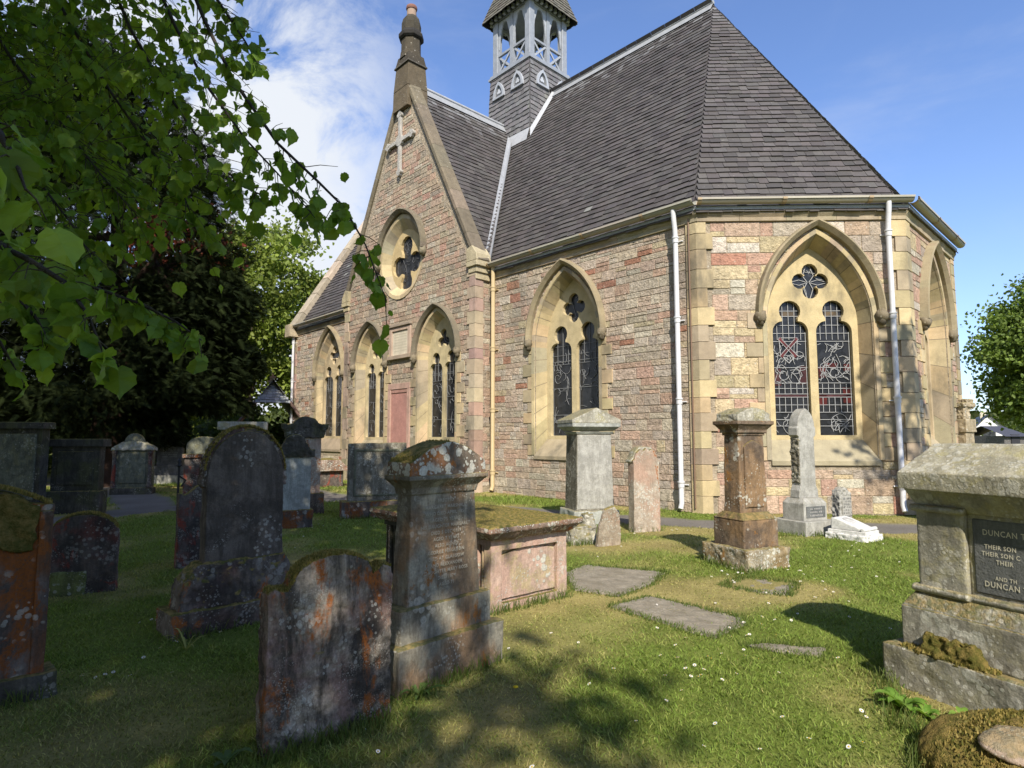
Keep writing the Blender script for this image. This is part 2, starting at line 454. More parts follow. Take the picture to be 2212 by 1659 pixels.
G_RUIN = gst('carved_yellow_stone', (0.40, 0.33, 0.22), (0.15, 0.13, 0.09), 0.6, 0.0, 0.6, 0.5, None, 12.0, 5.1)
G_MONUM = gst('mottled_grey_cap', (0.42, 0.39, 0.29), (0.17, 0.16, 0.115), 0.6, 0.0, 0.12, 0.4, None, 15.0, 6.9, yellow=0.55, wthr=0.40)

def mossy(name, a, b):
    m, t = new_mat(name)
    oc = t.node('ShaderNodeTexCoord').outputs['Object']
    n = t.noise(oc, 26.0, 6, 0.75); n2 = t.noise(oc, 5.0, 4)
    col = t.mix(t.step(t.math('ADD', n, t.math('MULTIPLY', n2, 0.7)), 0.65, 1.05), a, b)
    finish(t, col, 0.98, t.math('ADD', t.noise(oc, 110.0, 3), n), 1.0, 0.02, spec=0.05)
    return m
M_MOSS = mossy('moss', (0.10, 0.10, 0.024), (0.29, 0.21, 0.07))

_tex = {}
def weather(o, voxel=0.012, s1=0.012, sc1=0.18, s2=0.005, sc2=0.04):
    """erode and round a closed stone part"""
    m = o.modifiers.new('remesh', 'REMESH'); m.mode = 'VOXEL'; m.voxel_size = voxel; m.use_smooth_shade = True
    for i, (s, sc) in enumerate(((s1, sc1), (s2, sc2))):
        if s <= 0: continue
        key = round(sc, 3)
        if key not in _tex:
            tx = bpy.data.textures.new('erosion_%d' % len(_tex), 'CLOUDS'); tx.noise_scale = sc; tx.noise_depth = 3
            _tex[key] = tx
        d = o.modifiers.new('erode', 'DISPLACE'); d.texture = _tex[key]; d.strength = s; d.mid_level = 0.5
        d.texture_coords = 'LOCAL'
    return o

def bevel(o, w=0.008, seg=2):
    m = o.modifiers.new('bevel', 'BEVEL'); m.width = w; m.segments = seg; m.limit_method = 'ANGLE'; m.angle_limit = R(35)
    return o

def text_mb(body, size, fr, col=(0.6, 0.6, 0.55), depth=0.0, align='LEFT', mb=None, spacing=1.1, d=-0.004):
    cu = bpy.data.curves.new('lettering', 'FONT')
    cu.body = body; cu.size = size; cu.align_x = align; cu.space_character = spacing; cu.resolution_u = 2
    cu.offset = size * 0.012
    ob = bpy.data.objects.new('lettering', cu); COL.objects.link(ob)
    dg = bpy.context.evaluated_depsgraph_get()
    me = bpy.data.meshes.new_from_object(ob.evaluated_get(dg))
    mb = mb or MB()
    mb.add([fr(v.co.x, d, v.co.y) for v in me.vertices], [tuple(p.vertices) for p in me.polygons], col)
    COL.objects.unlink(ob); bpy.data.objects.remove(ob); bpy.data.curves.remove(cu); bpy.data.meshes.remove(me)
    return mb

def dashes(mb, x0, x1, z0, z1, rows, d, col, rng, lh=0.5, y=None):
    """rows of worn, unreadable lettering as small raised strokes"""
    dz = (z1 - z0) / rows
    for r in range(rows):
        zz = z1 - (r + 0.75) * dz
        m = rng.uniform(0.0, 0.16) * (x1 - x0)
        u = x0 + m
        while u < x1 - m:
            w = rng.uniform(0.3, 0.8) * dz * lh
            h = dz * lh * rng.uniform(0.75, 1.0)
            if rng.random() < 0.86:
                mb.add([(u, d, zz), (u + w * 0.45, d, zz), (u + w * 0.45, d, zz + h), (u, d, zz + h)], [(0, 1, 2, 3)], col)
                if rng.random() < 0.6:
                    q = zz + h * rng.choice([0.0, 0.45, 0.8])
                    mb.add([(u, d, q), (u + w, d, q), (u + w, d, q + h * 0.2), (u, d, q + h * 0.2)], [(0, 1, 2, 3)], col)
            u += w * 1.35
    return mb

# ------------------------------------------------------------------ ground
PATHS = [([(22, 13.2), (12, 11.2), (8.5, 10.9), (5.5, 11.0), (3.2, 11.45), (0.6, 13.0), (-2.2, 15.0), (-4.6, 16.2), (-6.6, 15.4), (-8.2, 13.4), (-8.6, 11.6), (-9.4, 9.6), (-11.5, 7.5)], 0.62),
         ([(-8.0, 13.6), (-10.4, 17.0), (-13.0, 19.2), (-19, 23)], 0.6),
         ([(-4.6, 16.2), (-9.5, 22.0), (-16, 29)], 0.6)]
FLATS = [([(1222, 1240), (1262, 1222), (1442, 1238), (1405, 1262), (1335, 1288), (1240, 1276)], 'flat grave slab in the grass beside the pink table tomb'),
         ([(1318, 1312), (1400, 1290), (1600, 1336), (1612, 1352), (1545, 1382), (1490, 1368)], 'large grey flat grave slab, middle of the sunlit lawn'),
         ([(1560, 1268), (1608, 1250), (1720, 1262), (1705, 1290), (1640, 1284)], 'mossy flat slab in front of the brown pedestal'),
         ([(1606, 1396), (1660, 1392), (1785, 1404), (1772, 1420), (1690, 1412)], 'half buried pale slab edge, nearest the big right monument')]

def seg_dist(X, Y, pts):
    D = np.full(X.shape, 1e9)
    for (x1, y1), (x2, y2) in zip(pts[:-1], pts[1:]):
        dx, dy = x2 - x1, y2 - y1
        t = np.clip(((X - x1) * dx + (Y - y1) * dy) / (dx * dx + dy * dy), 0, 1)
        D = np.minimum(D, np.hypot(X - x1 - t * dx, Y - y1 - t * dy))
    return D

def path_mask(X, Y):
    m = np.zeros(X.shape)
    for pts, w in PATHS:
        d = seg_dist(X, Y, pts) + (fbm(X, Y, 0.9, 5) - 0.5) * 0.55
        m = np.maximum(m, np.clip((w + 0.05 - d) / 0.12, 0, 1))
    return m

def gz(X, Y):
    return (fbm(X, Y, 2.6, 11, 3) - 0.5) * 0.07

def dry(X, Y):
    """0 = lush green, 1 = dry moss and thatch"""
    return np.clip((fbm(X, Y, 1.3, 3, 4) - 0.44) * 4.0, 0, 1)

GREEN = np.array([0.135, 0.168, 0.034]); DRYC = np.array([0.28, 0.235, 0.09]); SOIL = np.array([0.13, 0.095, 0.055])

def build_ground():
    xs = np.concatenate([-np.geomspace(600, 15.5, 26), np.arange(-15, 15.01, 0.14), np.geomspace(15.5, 600, 26)])
    ys = np.concatenate([-np.geomspace(300, 1.5, 16), np.arange(-1.4, 22.0, 0.14), np.geomspace(22.5, 900, 30)])
    X, Y = np.meshgrid(xs, ys)
    near = np.clip((26 - np.hypot(X, Y)) / 6, 0, 1)
    pm = path_mask(X, Y)
    Z = gz(X, Y) * near - pm * 0.015
    d = dry(X, Y)[..., None]
    C = GREEN * (1 - d) + DRYC * d
    C = C * (0.72 + 0.6 * fbm(X, Y, 0.35, 21, 3))[..., None]
    gr = np.array([0.165, 0.15, 0.128]) * (0.8 + 0.45 * fbm(X, Y, 0.5, 31, 3))[..., None]
    C = C * (1 - pm[..., None]) + gr * pm[..., None]
    V = np.stack([X, Y, Z], -1).reshape(-1, 3)
    ny, nx = X.shape
    i = np.arange(nx - 1)[None, :] + (np.arange(ny - 1) * nx)[:, None]
    F = np.stack([i, i + 1, i + 1 + nx, i + nx], -1).reshape(-1, 4)
    m, t = new_mat('turf_ground')
    oc = t.node('ShaderNodeTexCoord').outputs['Object']
    a = t.node('ShaderNodeAttribute', attribute_name='col').outputs['Color']
    n1 = t.noise(oc, 38.0, 5, 0.75)
    g = t.math('ADD', t.math('MULTIPLY', n1, 1.3), 0.35)
    col = t.mix(1.0, a, t.node('ShaderNodeCombineColor', i_0=g, i_1=g, i_2=g).outputs[0], 'MULTIPLY')
    finish(t, col, 0.97, n1, 0.8, 0.02, spec=0.05)
    tag(np_mesh('ground', V, F, C.reshape(-1, 3), m, None, True), kind='structure')

build_ground()

# ------------------------------------------------------------------ church
CH_A = R(-46.8)
CH_P = (4.008, 12.872)
church = empty('stone_church', (CH_P[0], CH_P[1], 0), CH_A,
               'pink and yellow sandstone church with steep slate roofs, cross gable and bell turret', 'church')
EAVE, RIDGE, HW, LEN = 6.62, 15.25, 5.36, 20.6
TX, TH, TR, TOFF = -10.74, 3.90, 14.0, -0.55
P1 = (3.14, 3.14); P2 = (3.14, 7.58)
RN = random.Random(7)

YEL = (0.46, 0.365, 0.215); YEL2 = (0.34, 0.285, 0.19); PINKD = (0.42, 0.29, 0.235)
MORT = (0.35, 0.29, 0.21)
PAL_NAVE = [((0.415, 0.325, 0.245), 6), ((0.41, 0.345, 0.265), 6), ((0.385, 0.33, 0.265), 4), ((0.43, 0.30, 0.22), 3), ((0.345, 0.18, 0.12), 0.8), ((0.46, 0.40, 0.31), 2), ((0.43, 0.355, 0.235), 1)]
PAL_SE = [((0.46, 0.34, 0.245), 5), ((0.47, 0.385, 0.235), 5), ((0.39, 0.335, 0.26), 3), ((0.45, 0.295, 0.215), 4), ((0.38, 0.20, 0.14), 0.9), ((0.50, 0.45, 0.36), 2)]
PAL_GAB = [((0.38, 0.285, 0.205), 5), ((0.39, 0.32, 0.23), 5), ((0.32, 0.27, 0.205), 4), ((0.40, 0.275, 0.20), 4), ((0.36, 0.225, 0.165), 0.7), ((0.42, 0.37, 0.285), 1.5)]

def pick(pal, rng):
    s = sum(w for _, w in pal); r = rng.uniform(0, s)
    for c, w in pal:
        r -= w
        if r <= 0: return c
    return pal[0][0]

def frame(O, T, N):
    O = Vector(O); T = Vector(T); N = Vector(N)
    return lambda u, d, z: tuple(O + T * u + N * d + Vector((0, 0, z)))

def stone_block(mb, fr, u0, u1, z0, z1, d, c, ch=0.010):
    vs = [fr(u0, 0, z0), fr(u1, 0, z0), fr(u1, 0, z1), fr(u0, 0, z1), fr(u0 + ch, d, z0 + ch), fr(u1 - ch, d, z0 + ch), fr(u1 - ch, d, z1 - ch), fr(u0 + ch, d, z1 - ch)]
    mb.add(vs, [(4, 5, 6, 7), (0, 1, 5, 4), (1, 2, 6, 5), (2, 3, 7, 6), (3, 0, 4, 7)], c)

def masonry(mb, fr, span, z0, z1, holes, pal, rng, rowh=(0.13, 0.27), wid=(0.22, 0.62)):
    z = z0
    while z < z1 - 0.04:
        h = min(rng.uniform(*rowh), z1 - z)
        if z1 - z - h < 0.08: h = z1 - z
        a, b = span(z, z + h)
        iv = [(a, b)]
        for hf in holes:
            r = hf(z, z + h)
            if not r: continue
            nv = []
            for p, q in iv:
                if r[1] <= p or r[0] >= q: nv.append((p, q)); continue
                if r[0] - p > 0.05: nv.append((p, r[0]))
                if q - r[1] > 0.05: nv.append((r[1], q))
            iv = nv
        g = 0.006
        for p, q in iv:
            u = p
            while u < q - 0.02:
                w = rng.uniform(*wid)
                if q - u - w < 0.14: w = q - u
                parts = [(z, z + h)]
                if h > 0.19 and w > 0.22 and rng.random() < 0.3:
                    k = z + h * rng.uniform(0.35, 0.65); parts = [(z, k), (k, z + h)]
                for s0, s1 in parts:
                    stone_block(mb, fr, u + g, u + w - g, s0 + g, s1 - g, rng.uniform(0.006, 0.018), jit(pick(pal, rng), rng, 0.15, 0.025), 0.007)
                u += w
        z += h

def arch(w, h, zs, n=14):
    """pointed arch points from left springing over the apex to the right springing"""
    if h < w * 1.02: h = w * 1.02
    c = (h * h - w * w) / (2 * w); Rr = w + c
    a1 = math.atan2(h, c)
    left = [(c - Rr * math.cos(a1 * i / n), zs + Rr * math.sin(a1 * i / n)) for i in range(n + 1)]
    right = [(-u, z) for u, z in reversed(left[:-1])]
    return left + right

def arch_w(w, h, zs, z):
    if z <= zs: return w
    if z >= zs + h: return 0.0
    c = (h * h - w * w) / (2 * w); Rr = w + c
    return math.sqrt(max(0, Rr * Rr - (z - zs) ** 2)) - c

def outline(w, h, zs, zb, n=14, nj=8):
    j = [(-w, zb + (zs - zb) * i / nj) for i in range(nj)]
    return j + arch(w, h, zs, n) + [(-u, z) for u, z in reversed(j)]

def circ(cx, cz, r, n=14, a0=0.0, a1=2 * math.pi):
    return [(cx + r * math.cos(a0 + (a1 - a0) * i / n), cz + r * math.sin(a0 + (a1 - a0) * i / n)) for i in range(n + (0 if abs(a1 - a0 - 2 * math.pi) < 1e-6 else 1))]

def foil(cx, cz, off, r, k=4, a0=0.0, offz=None, n=9):
    """k-lobed opening outline"""
    offz = off if offz is None else offz
    pts = []
    for i in range(k):
        an = a0 + 2 * math.pi * i / k
        lx, lz = cx + off * math.cos(an), cz + offz * math.sin(an)
        sp = math.pi * (0.5 + 0.22)
        for q in range(n + 1):
            b = an - sp + 2 * sp * q / n
            pts.append((lx + r * math.cos(b), lz + r * math.sin(b)))
    return pts

def lancet(cx, w, zb, zsh, rh, zh):
    """light with rounded shoulders and a small round head; w = half width"""
    p = [(cx - w, zb), (cx - w, zsh)]
    neck = rh * 0.72
    rad = w - neck
    for i in range(1, 7):
        a = math.pi / 2 * i / 6
        p.append((cx - w + rad * (1 - math.cos(a)), zsh + rad * 1.1 * math.sin(a)))
    for i in range(0, 13):
        a = math.pi + 0.75 - (math.pi + 1.5) * i / 12
        p.append((cx + rh * math.cos(a), zh + rh * math.sin(a)))
    left = p[:8]
    return p + [(2 * cx - u, z) for u, z in reversed(left)]

def squiggle(mb, fr, rng, u0, u1, z0, z1, d, n, c, wd=0.008):
    for i in range(n):
        u = rng.uniform(u0, u1); z = rng.uniform(z0, z1); a = rng.uniform(0, 6.28); k = rng.uniform(-0.9, 0.9)
        pts = []
        for s in range(rng.randint(4, 8)):
            pts.append((u, z)); u += 0.075 * math.cos(a); z += 0.075 * math.sin(a); a += k + rng.uniform(-0.35, 0.35)
            if not (u0 < u < u1 and z0 < z < z1): break
        ribbon(mb, fr, pts, d, wd, c)

def ribbon(mb, fr, pts, d, wd, c):
    for (ua, za), (ub, zb) in zip(pts[:-1], pts[1:]):
        l = math.hypot(ub - ua, zb - za)
        if l < 1e-5: continue
        nx, nz = -(zb - za) / l * wd / 2, (ub - ua) / l * wd / 2
        ex, ez = (ub - ua) / l * wd * 0.3, (zb - za) / l * wd * 0.3
        q = [(ua - ex + nx, za - ez + nz), (ua - ex - nx, za - ez - nz), (ub + ex - nx, zb + ez - nz), (ub + ex + nx, zb + ez + nz)]
        vs = [fr(a, d, b) for a, b in q] + [fr(a, d - 0.012, b) for a, b in q]
        mb.add(vs, [(0, 1, 2, 3), (0, 1, 5, 4), (1, 2, 6, 5), (2, 3, 7, 6), (3, 0, 4, 7)], c)

def carved_lump(mb, p, r, rng, c, n=10, m=7):
    vs = []
    for i in range(m + 1):
        for k in range(n):
            th = math.pi * i / m; ph = 2 * math.pi * k / n
            rr = r * (1 + (rng.uniform(-0.22, 0.22) if 0 < i < m else 0))
            vs.append((p[0] + rr * math.sin(th) * math.cos(ph), p[1] + rr * math.sin(th) * math.sin(ph), p[2] + rr * 1.15 * math.cos(th)))
    mb.add(vs, [(i * n + k, i * n + (k + 1) % n, (i + 1) * n + (k + 1) % n, (i + 1) * n + k) for i in range(m) for k in range(n)], c, True)

def hood(path, fr, c, rng, th=0.11, proj=0.19, n0=0):
    mb = MB()
    prof = [(-th * 0.55, 0.0), (-th * 0.5, proj * 0.55), (-0.01, proj * 0.8), (th * 0.25, proj), (th * 0.6, proj * 0.9), (th * 0.75, proj * 0.1), (th * 0.75, 0.0)]
    rings = []
    for i, (u, z) in enumerate(path):
        a = path[max(0, i - 1)]; b = path[min(len(path) - 1, i + 1)]
        tx, tz = b[0] - a[0], b[1] - a[1]; l = math.hypot(tx, tz)
        rx, rz = -tz / l, tx / l
        s = 1.0
        if 0 < i < len(path) - 1:
            e1 = (path[i][0] - a[0], path[i][1] - a[1]); e2 = (b[0] - path[i][0], b[1] - path[i][1])
            cs = (e1[0] * e2[0] + e1[1] * e2[1]) / (math.hypot(*e1) * math.hypot(*e2))
            s = 1 / max(0.5, math.sqrt((1 + cs) / 2))
        rings.append([fr(u + rx * r * s, d, z + rz * r * s) for r, d in prof])
    k = len(prof)
    for i in range(len(rings) - 1):
        mb.add(rings[i] + rings[i + 1], [(q, q + 1, k + q + 1, k + q) for q in range(k - 1)], jit(c, rng, 0.1) if i % 4 == 0 else c)
    for rg in (rings[0], rings[-1]): mb.add(rg, [tuple(range(k))], c)
    return mb

def window(fr, sp, rng, label=None):
    """tracery window; the dressed surround is the part, the rest hangs below it"""
    W1, H1, W2, H2, zs, zb, rec = sp['W1'], sp['H1'], sp['W2'], sp['H2'], sp['zs'], sp['zb'], sp['rec']
    zsb = sp['zsill']
    S = MB()
    o1 = outline(W1, H1, zs, zsb + 0.02); o2 = outline(W2, H2, zs, zb)
    o0 = outline(W1 + 0.09, H1 + 0.10, zs, zsb + 0.02)
    # splayed reveal
    cc = jit(YEL, rng, 0.1)
    n = len(o1)
    for i in range(n - 1):
        if i % 2 == 0 or 8 < i < n - 9 and i % 3 == 0: cc = jit(YEL if rng.random() < 0.7 else YEL2, rng, 0.13)
        S.add([fr(*q) for q in ((o1[i][0], 0.03, o1[i][1]), (o1[i + 1][0], 0.03, o1[i + 1][1]), (o2[i + 1][0], -rec, o2[i + 1][1]), (o2[i][0], -rec, o2[i][1]))], [(0, 1, 2, 3)], cc)
        S.add([fr(*q) for q in ((o0[i][0], 0.036, o0[i][1]), (o0[i + 1][0], 0.036, o0[i + 1][1]), (o1[i + 1][0], 0.03, o1[i + 1][1]), (o1[i][0], 0.03, o1[i][1]))], [(0, 1, 2, 3)], cc)
        S.add([fr(*q) for q in ((o0[i][0], 0.036, o0[i][1]), (o0[i + 1][0], 0.036, o0[i + 1][1]), (o0[i + 1][0], -0.02, o0[i + 1][1]), (o0[i][0], -0.02, o0[i][1]))], [(0, 1, 2, 3)], cc)
    # mortar joints across the reveal
    for i in list(range(1, 9, 2)) + list(range(10, n - 10, 3)) + list(range(n - 9, n - 1, 2)):
        (ua, za), (ub, zb_) = o1[i], o2[i]
        if i < 10 or i > n - 11: dv = (0, 0.009)
        else:
            tx, tz = o1[i + 1][0] - o1[i - 1][0], o1[i + 1][1] - o1[i - 1][1]; l = math.hypot(tx, tz); dv = (tx / l * 0.009, tz / l * 0.009)
        e = 0.003
        S.add([fr(*q) for q in ((ua - dv[0], 0.031 + e, za - dv[1]), (ua + dv[0], 0.031 + e, za + dv[1]), (ub + dv[0], -rec + e, zb_ + dv[1]), (ub - dv[0], -rec + e, zb_ - dv[1]))], [(0, 1, 2, 3)], (0.21, 0.17, 0.11))
    # long-and-short jamb blocks
    z = zsb
    k = 0
    while z < zs + 0.05:
        h = rng.uniform(0.26, 0.36)
        for sgn in (-1, 1):
            w = (0.16, 0.34)[(k + (sgn > 0)) % 2] + rng.uniform(-0.03, 0.03)
            u0, u1 = sorted((sgn * (W1 + 0.085), sgn * (W1 + 0.085 + w)))
            stone_block(S, fr, u0 + 0.004, u1 - 0.004, z + 0.005, z + h - 0.005, 0.034, jit(YEL if rng.random() < 0.75 else YEL2, rng, 0.15), 0.008)
        z += h; k += 1
    # sloping sill
    sc = jit(YEL2, rng, 0.1)
    S.add([fr(-W1, 0.05, zsb), fr(W1, 0.05, zsb), fr(W2, -rec + 0.02, zb + 0.02), fr(-W2, -rec + 0.02, zb + 0.02), fr(-W1, 0.05, zsb - 0.09), fr(W1, 0.05, zsb - 0.09), fr(-W1, 0.0, zsb - 0.09), fr(W1, 0, zsb - 0.09)],
          [(0, 1, 2, 3), (0, 4, 5, 1), (4, 6, 7, 5)], sc)
    S.add([fr(-W1, 0.05, zsb), fr(-W1, 0.05, zsb - 0.09), fr(-W1, -0.1, zsb - 0.09), fr(-W1, -0.1, zsb)], [(0, 1, 2, 3)], sc)
    S.add([fr(W1, 0.05, zsb), fr(W1, 0.05, zsb - 0.09), fr(W1, -0.1, zsb - 0.09), fr(W1, -0.1, zsb)], [(0, 1, 2, 3)], sc)
    win = S.build('window', M_DRESS, church)
    if label: win['label'] = label
    # tracery plate
    holes = []
    mw, lw = sp['mull'], sp['lw']
    for s in (-1, 1):
        holes.append(lancet(s * (mw / 2 + lw / 2), lw / 2, zb + sp.get('lz', 0.12), sp['zsh'], sp['rh'], sp['zh']))
    holes.append(foil(0, sp['fz'], sp['fo'], sp['fr'], sp.get('fk', 4), R(90)))
    T = MB()
    T.plate([outline(W2 + 0.02, H2 + 0.02, zs, zb - 0.05)] + holes, -rec + 0.012, -rec - 0.11, fr, jit((0.49, 0.395, 0.235), rng, 0.04), back=False)
    bevel(T.build('tracery', M_DRESS, win), 0.012, 1)
    Gm = MB()
    dg = -rec - 0.10
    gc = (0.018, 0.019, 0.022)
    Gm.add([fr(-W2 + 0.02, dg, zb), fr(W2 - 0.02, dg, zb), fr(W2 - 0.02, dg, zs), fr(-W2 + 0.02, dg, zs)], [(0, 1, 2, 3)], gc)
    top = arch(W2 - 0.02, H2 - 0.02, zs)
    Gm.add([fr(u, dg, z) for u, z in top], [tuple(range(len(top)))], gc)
    L = MB()
    dl = dg + 0.022
    lc = sp.get('lc', (0.21, 0.215, 0.22))
    for s in (-1, 1):
        c0 = s * (mw / 2 + lw / 2); a, b = c0 - lw / 2, c0 + lw / 2
        z0 = zb + 0.12; z1 = sp['zh'] + sp['rh']
        L = MB()
        if sp.get('rich'):
            for i in range(1, 6):
                u = a + (b - a) * i / 6
                for q0, q1 in ((z0 + 0.9, z0 + 1.12), (z0 + 0.5, z0 + 0.83), (sp['zsh'] - 0.16, z1)):
                    ribbon(L, fr, [(u, q0), (u, q1)], dl, 0.011, lc)
            for zz in (z0 + 0.2, z0 + 0.34, z0 + 0.5, z0 + 0.66, z0 + 0.83, z0 + 0.9, z0 + 1.02, z0 + 1.14, 3.12, sp['zsh'] - 0.2, sp['zsh'] - 0.02, sp['zsh'] + 0.16, sp['zsh'] + 0.36, sp['zsh'] + 0.48):
                ribbon(L, fr, [(a, zz), (b, zz)], dl, 0.011, lc)
            squiggle(L, fr, rng, a + 0.02, b - 0.02, z0 + 1.12, sp['zsh'] - 0.22, dl, 44, lc, 0.0095)
            squiggle(L, fr, rng, a + 0.02, b - 0.02, z0 + 0.02, z0 + 0.5, dl, 12, lc, 0.009)
            ribbon(L, fr, [(a + 0.03, z0), (a + 0.03, sp['zsh'])], dl, 0.012, lc); ribbon(L, fr, [(b - 0.03, z0), (b - 0.03, sp['zsh'])], dl, 0.012, lc)
            rd = (0.075, 0.014, 0.012)
            e = dg + 0.008
            def pane(u0, z0_, u1, z1_, c):
                Gm.add([fr(u0, e, z0_), fr(u1, e, z0_), fr(u1, e, z1_), fr(u0, e, z1_)], [(0, 1, 2, 3)], c)
            pane(a, z0 + 0.83, b, z0 + 0.9, (0.06, 0.022, 0.024))
            pane(c0 - 0.15, sp['zsh'] + 0.37, c0 + 0.15, sp['zsh'] + 0.47, (0.10, 0.07, 0.035))
            if s < 0:   # shield with a red saltire
                ua, ub, za, zc = c0 - 0.22, c0 + 0.18, 3.30, 3.78
                ribbon(L, fr, [(ua, zc), (ub, zc), (ub - 0.02, za + 0.12), ((ua + ub) / 2, za - 0.08), (ua + 0.02, za + 0.12), (ua, zc)], dl + 0.003, 0.014, lc)
                for p, q in (((ua + 0.02, zc - 0.03), (ub - 0.05, za + 0.08)), ((ub - 0.02, zc - 0.03), (ua + 0.05, za + 0.08))):
                    ribbon(Gm, fr, [p, q], dl + 0.004, 0.075, (0.10, 0.02, 0.018))
                    for o in (-0.042, 0.042): ribbon(L, fr, [(p[0] + o, p[1]), (q[0] + o, q[1])], dl + 0.006, 0.010, lc)
                pane(a + 0.03, 2.72, c0 - 0.2, 3.1, (0.05, 0.018, 0.018)); pane(c0 + 0.2, 2.75, b - 0.03, 3.15, (0.05, 0.018, 0.018))
            else:
                for q in ((a + 0.06, 2.9, a + 0.24, 3.14), (a + 0.05, 2.3, a + 0.22, 2.55), (b - 0.2, 2.34, b - 0.03, 2.68), (b - 0.16, 3.05, b - 0.03, 3.2), (a + 0.18, 3.12, b - 0.3, 3.22)): pane(*q, rd)
        else:
            for zz in np.arange(z0 + 0.55, sp['zsh'], 0.72): ribbon(L, fr, [(a, zz), (b, zz)], dl, 0.012, lc)
            squiggle(L, fr, rng, a + 0.02, b - 0.02, z0 + 0.04, sp['zsh'], dl, sp.get('nsq', 34), lc, sp.get('lwid', 0.009))
            ribbon(L, fr, [(a + 0.03, z0), (a + 0.03, sp['zsh'])], dl, 0.010, lc); ribbon(L, fr, [(b - 0.03, z0), (b - 0.03, sp['zsh'])], dl, 0.010, lc)
            for i in (1, 2, 3): ribbon(L, fr, [(a + (b - a) * i / 4, sp['zsh'] - 0.35), (a + (b - a) * i / 4, z1)], dl, 0.009, lc)
            for zz in (sp['zsh'] - 0.35, sp['zsh'] - 0.1, sp['zsh'] + 0.15): ribbon(L, fr, [(a, zz), (b, zz)], dl, 0.009, lc)
        L.build('lead_came', M_CAME, win)
    L = MB()
    q = sp['fo'] + sp['fr']
    if sp.get('rich'):
        z = sp['fz']
        for s in (-1, 1):
            ribbon(L, fr, [(0.02 * s, z - q), (s * 0.1, z - 0.16), (s * 0.02, z), (s * 0.12, z + 0.14), (s * 0.03, z + q)], dl, 0.013, lc)
            ribbon(L, fr, [(s * 0.05, z), (s * 0.2, z + 0.05), (s * q, z)], dl, 0.011, lc); ribbon(L, fr, [(s * 0.05, z - 0.02), (s * 0.2, z - 0.07), (s * q, z - 0.02)], dl, 0.011, lc)
    squiggle(L, fr, rng, -q, q, sp['fz'] - q, sp['fz'] + q, dl, 10, lc, 0.009)
    Gm.build('glazing', M_GLASS, win); L.build('lead_came', M_CAME, win)
    # hood mould with carved stops
    HWD, HH, zh = sp['HW'], sp['HH'], sp['hzs']
    pth = arch(HWD, HH, zh)
    hood(pth, fr, sp.get('hc', (0.29, 0.24, 0.15)), rng).build('hood_mould', M_DRESS, win)
    for s in (-1, 1):
        b = MB(); carved_lump(b, (0, 0, 0), 0.125, rng, (0.20, 0.165, 0.11))
        carved_lump(b, (0, 0.0, -0.11), 0.08, rng, (0.13, 0.11, 0.075))
        o = b.build('label_stop', M_COPE, win); o.location = fr(s * HWD, 0.09, zh - 0.06)
    return win

SP_NAVE = dict(W1=1.12, H1=1.93, W2=0.92, H2=1.66, zs=4.05, zb=1.52, zsill=1.10, rec=0.36, mull=0.17, lw=0.70, zsh=3.90, rh=0.22, zh=4.36, fz=5.03, fo=0.22, fr=0.175, HW=1.27, HH=1.98, hzs=4.22)
SP_NAVE.update(lw=0.77, W2=0.98, H2=1.72, rh=0.235)
SP_SE = dict(SP_NAVE, rich=True, lc=(0.34, 0.345, 0.345))
SP_GAB = dict(W1=0.98, H1=1.48, W2=0.82, H2=1.28, zs=4.10, zb=1.48, zsill=0.95, rec=0.28, mull=0.11, lw=0.67, zsh=3.74, rh=0.20, zh=4.10, fz=4.70, fo=0.18, fr=0.15, fk=3, hc=(0.17, 0.145, 0.10), HW=1.14, HH=1.52, hzs=4.22, nsq=22, lwid=0.007, lc=(0.2, 0.205, 0.21))
SP_N5 = dict(SP_NAVE, rec=0.2, mull=0.13, lw=0.80, nsq=18, lwid=0.007, lc=(0.2, 0.205, 0.21))

def hole_of(cu, sp, m=0.05):
    def f(z0, z1):
        if z1 < sp['zsill'] - 0.09 or z0 > sp['zs'] + sp['H1'] + 0.1: return None
        w = arch_w(sp['W1'] + m, sp['H1'] + m, sp['zs'], max(z0, sp['zsill']))
        return (cu - w, cu + w) if w > 0 else None
    return f

def hole_loop(cu, sp):
    return [(cu + u, z) for u, z in outline(sp['W1'] - 0.02, sp['H1'] - 0.02, sp['zs'], sp['zsill'])]

# wall frames in church-local coordinates
FR_S = frame((0, 0, 0), (1, 0, 0), (0, -1, 0))
s2 = math.sqrt(0.5)
FR_SE = frame((0, 0, 0), (s2, s2, 0), (s2, -s2, 0))
FR_E = frame((P1[0], P1[1], 0), (0, 1, 0), (1, 0, 0))
FR_G = frame((TX, TOFF, 0), (1, 0, 0), (0, -1, 0))
WT = EAVE - 0.36

def shift(fr, du): return lambda u, d, z: fr(u + du, d, z)

def wall(fr, u0, u1, wins, pal, q0=0.0, q1=0.0, rng=None, big=False):
    mb = MB()
    mb.plate([[(u0, -0.2), (u1, -0.2), (u1, EAVE), (u0, EAVE)]] + [hole_loop(c, s) for c, s in wins], 0.0, -0.12, fr, MORT, back=False)
    masonry(mb, fr, lambda a, b: (u0 + q0, u1 - q1), 0.0, WT, [hole_of(c, s) for c, s in wins], pal, rng, *(((0.14, 0.40), (0.26, 0.80)) if big else ((0.13, 0.27), (0.22, 0.6))))
    return mb.build('wall', M_MASON, church)

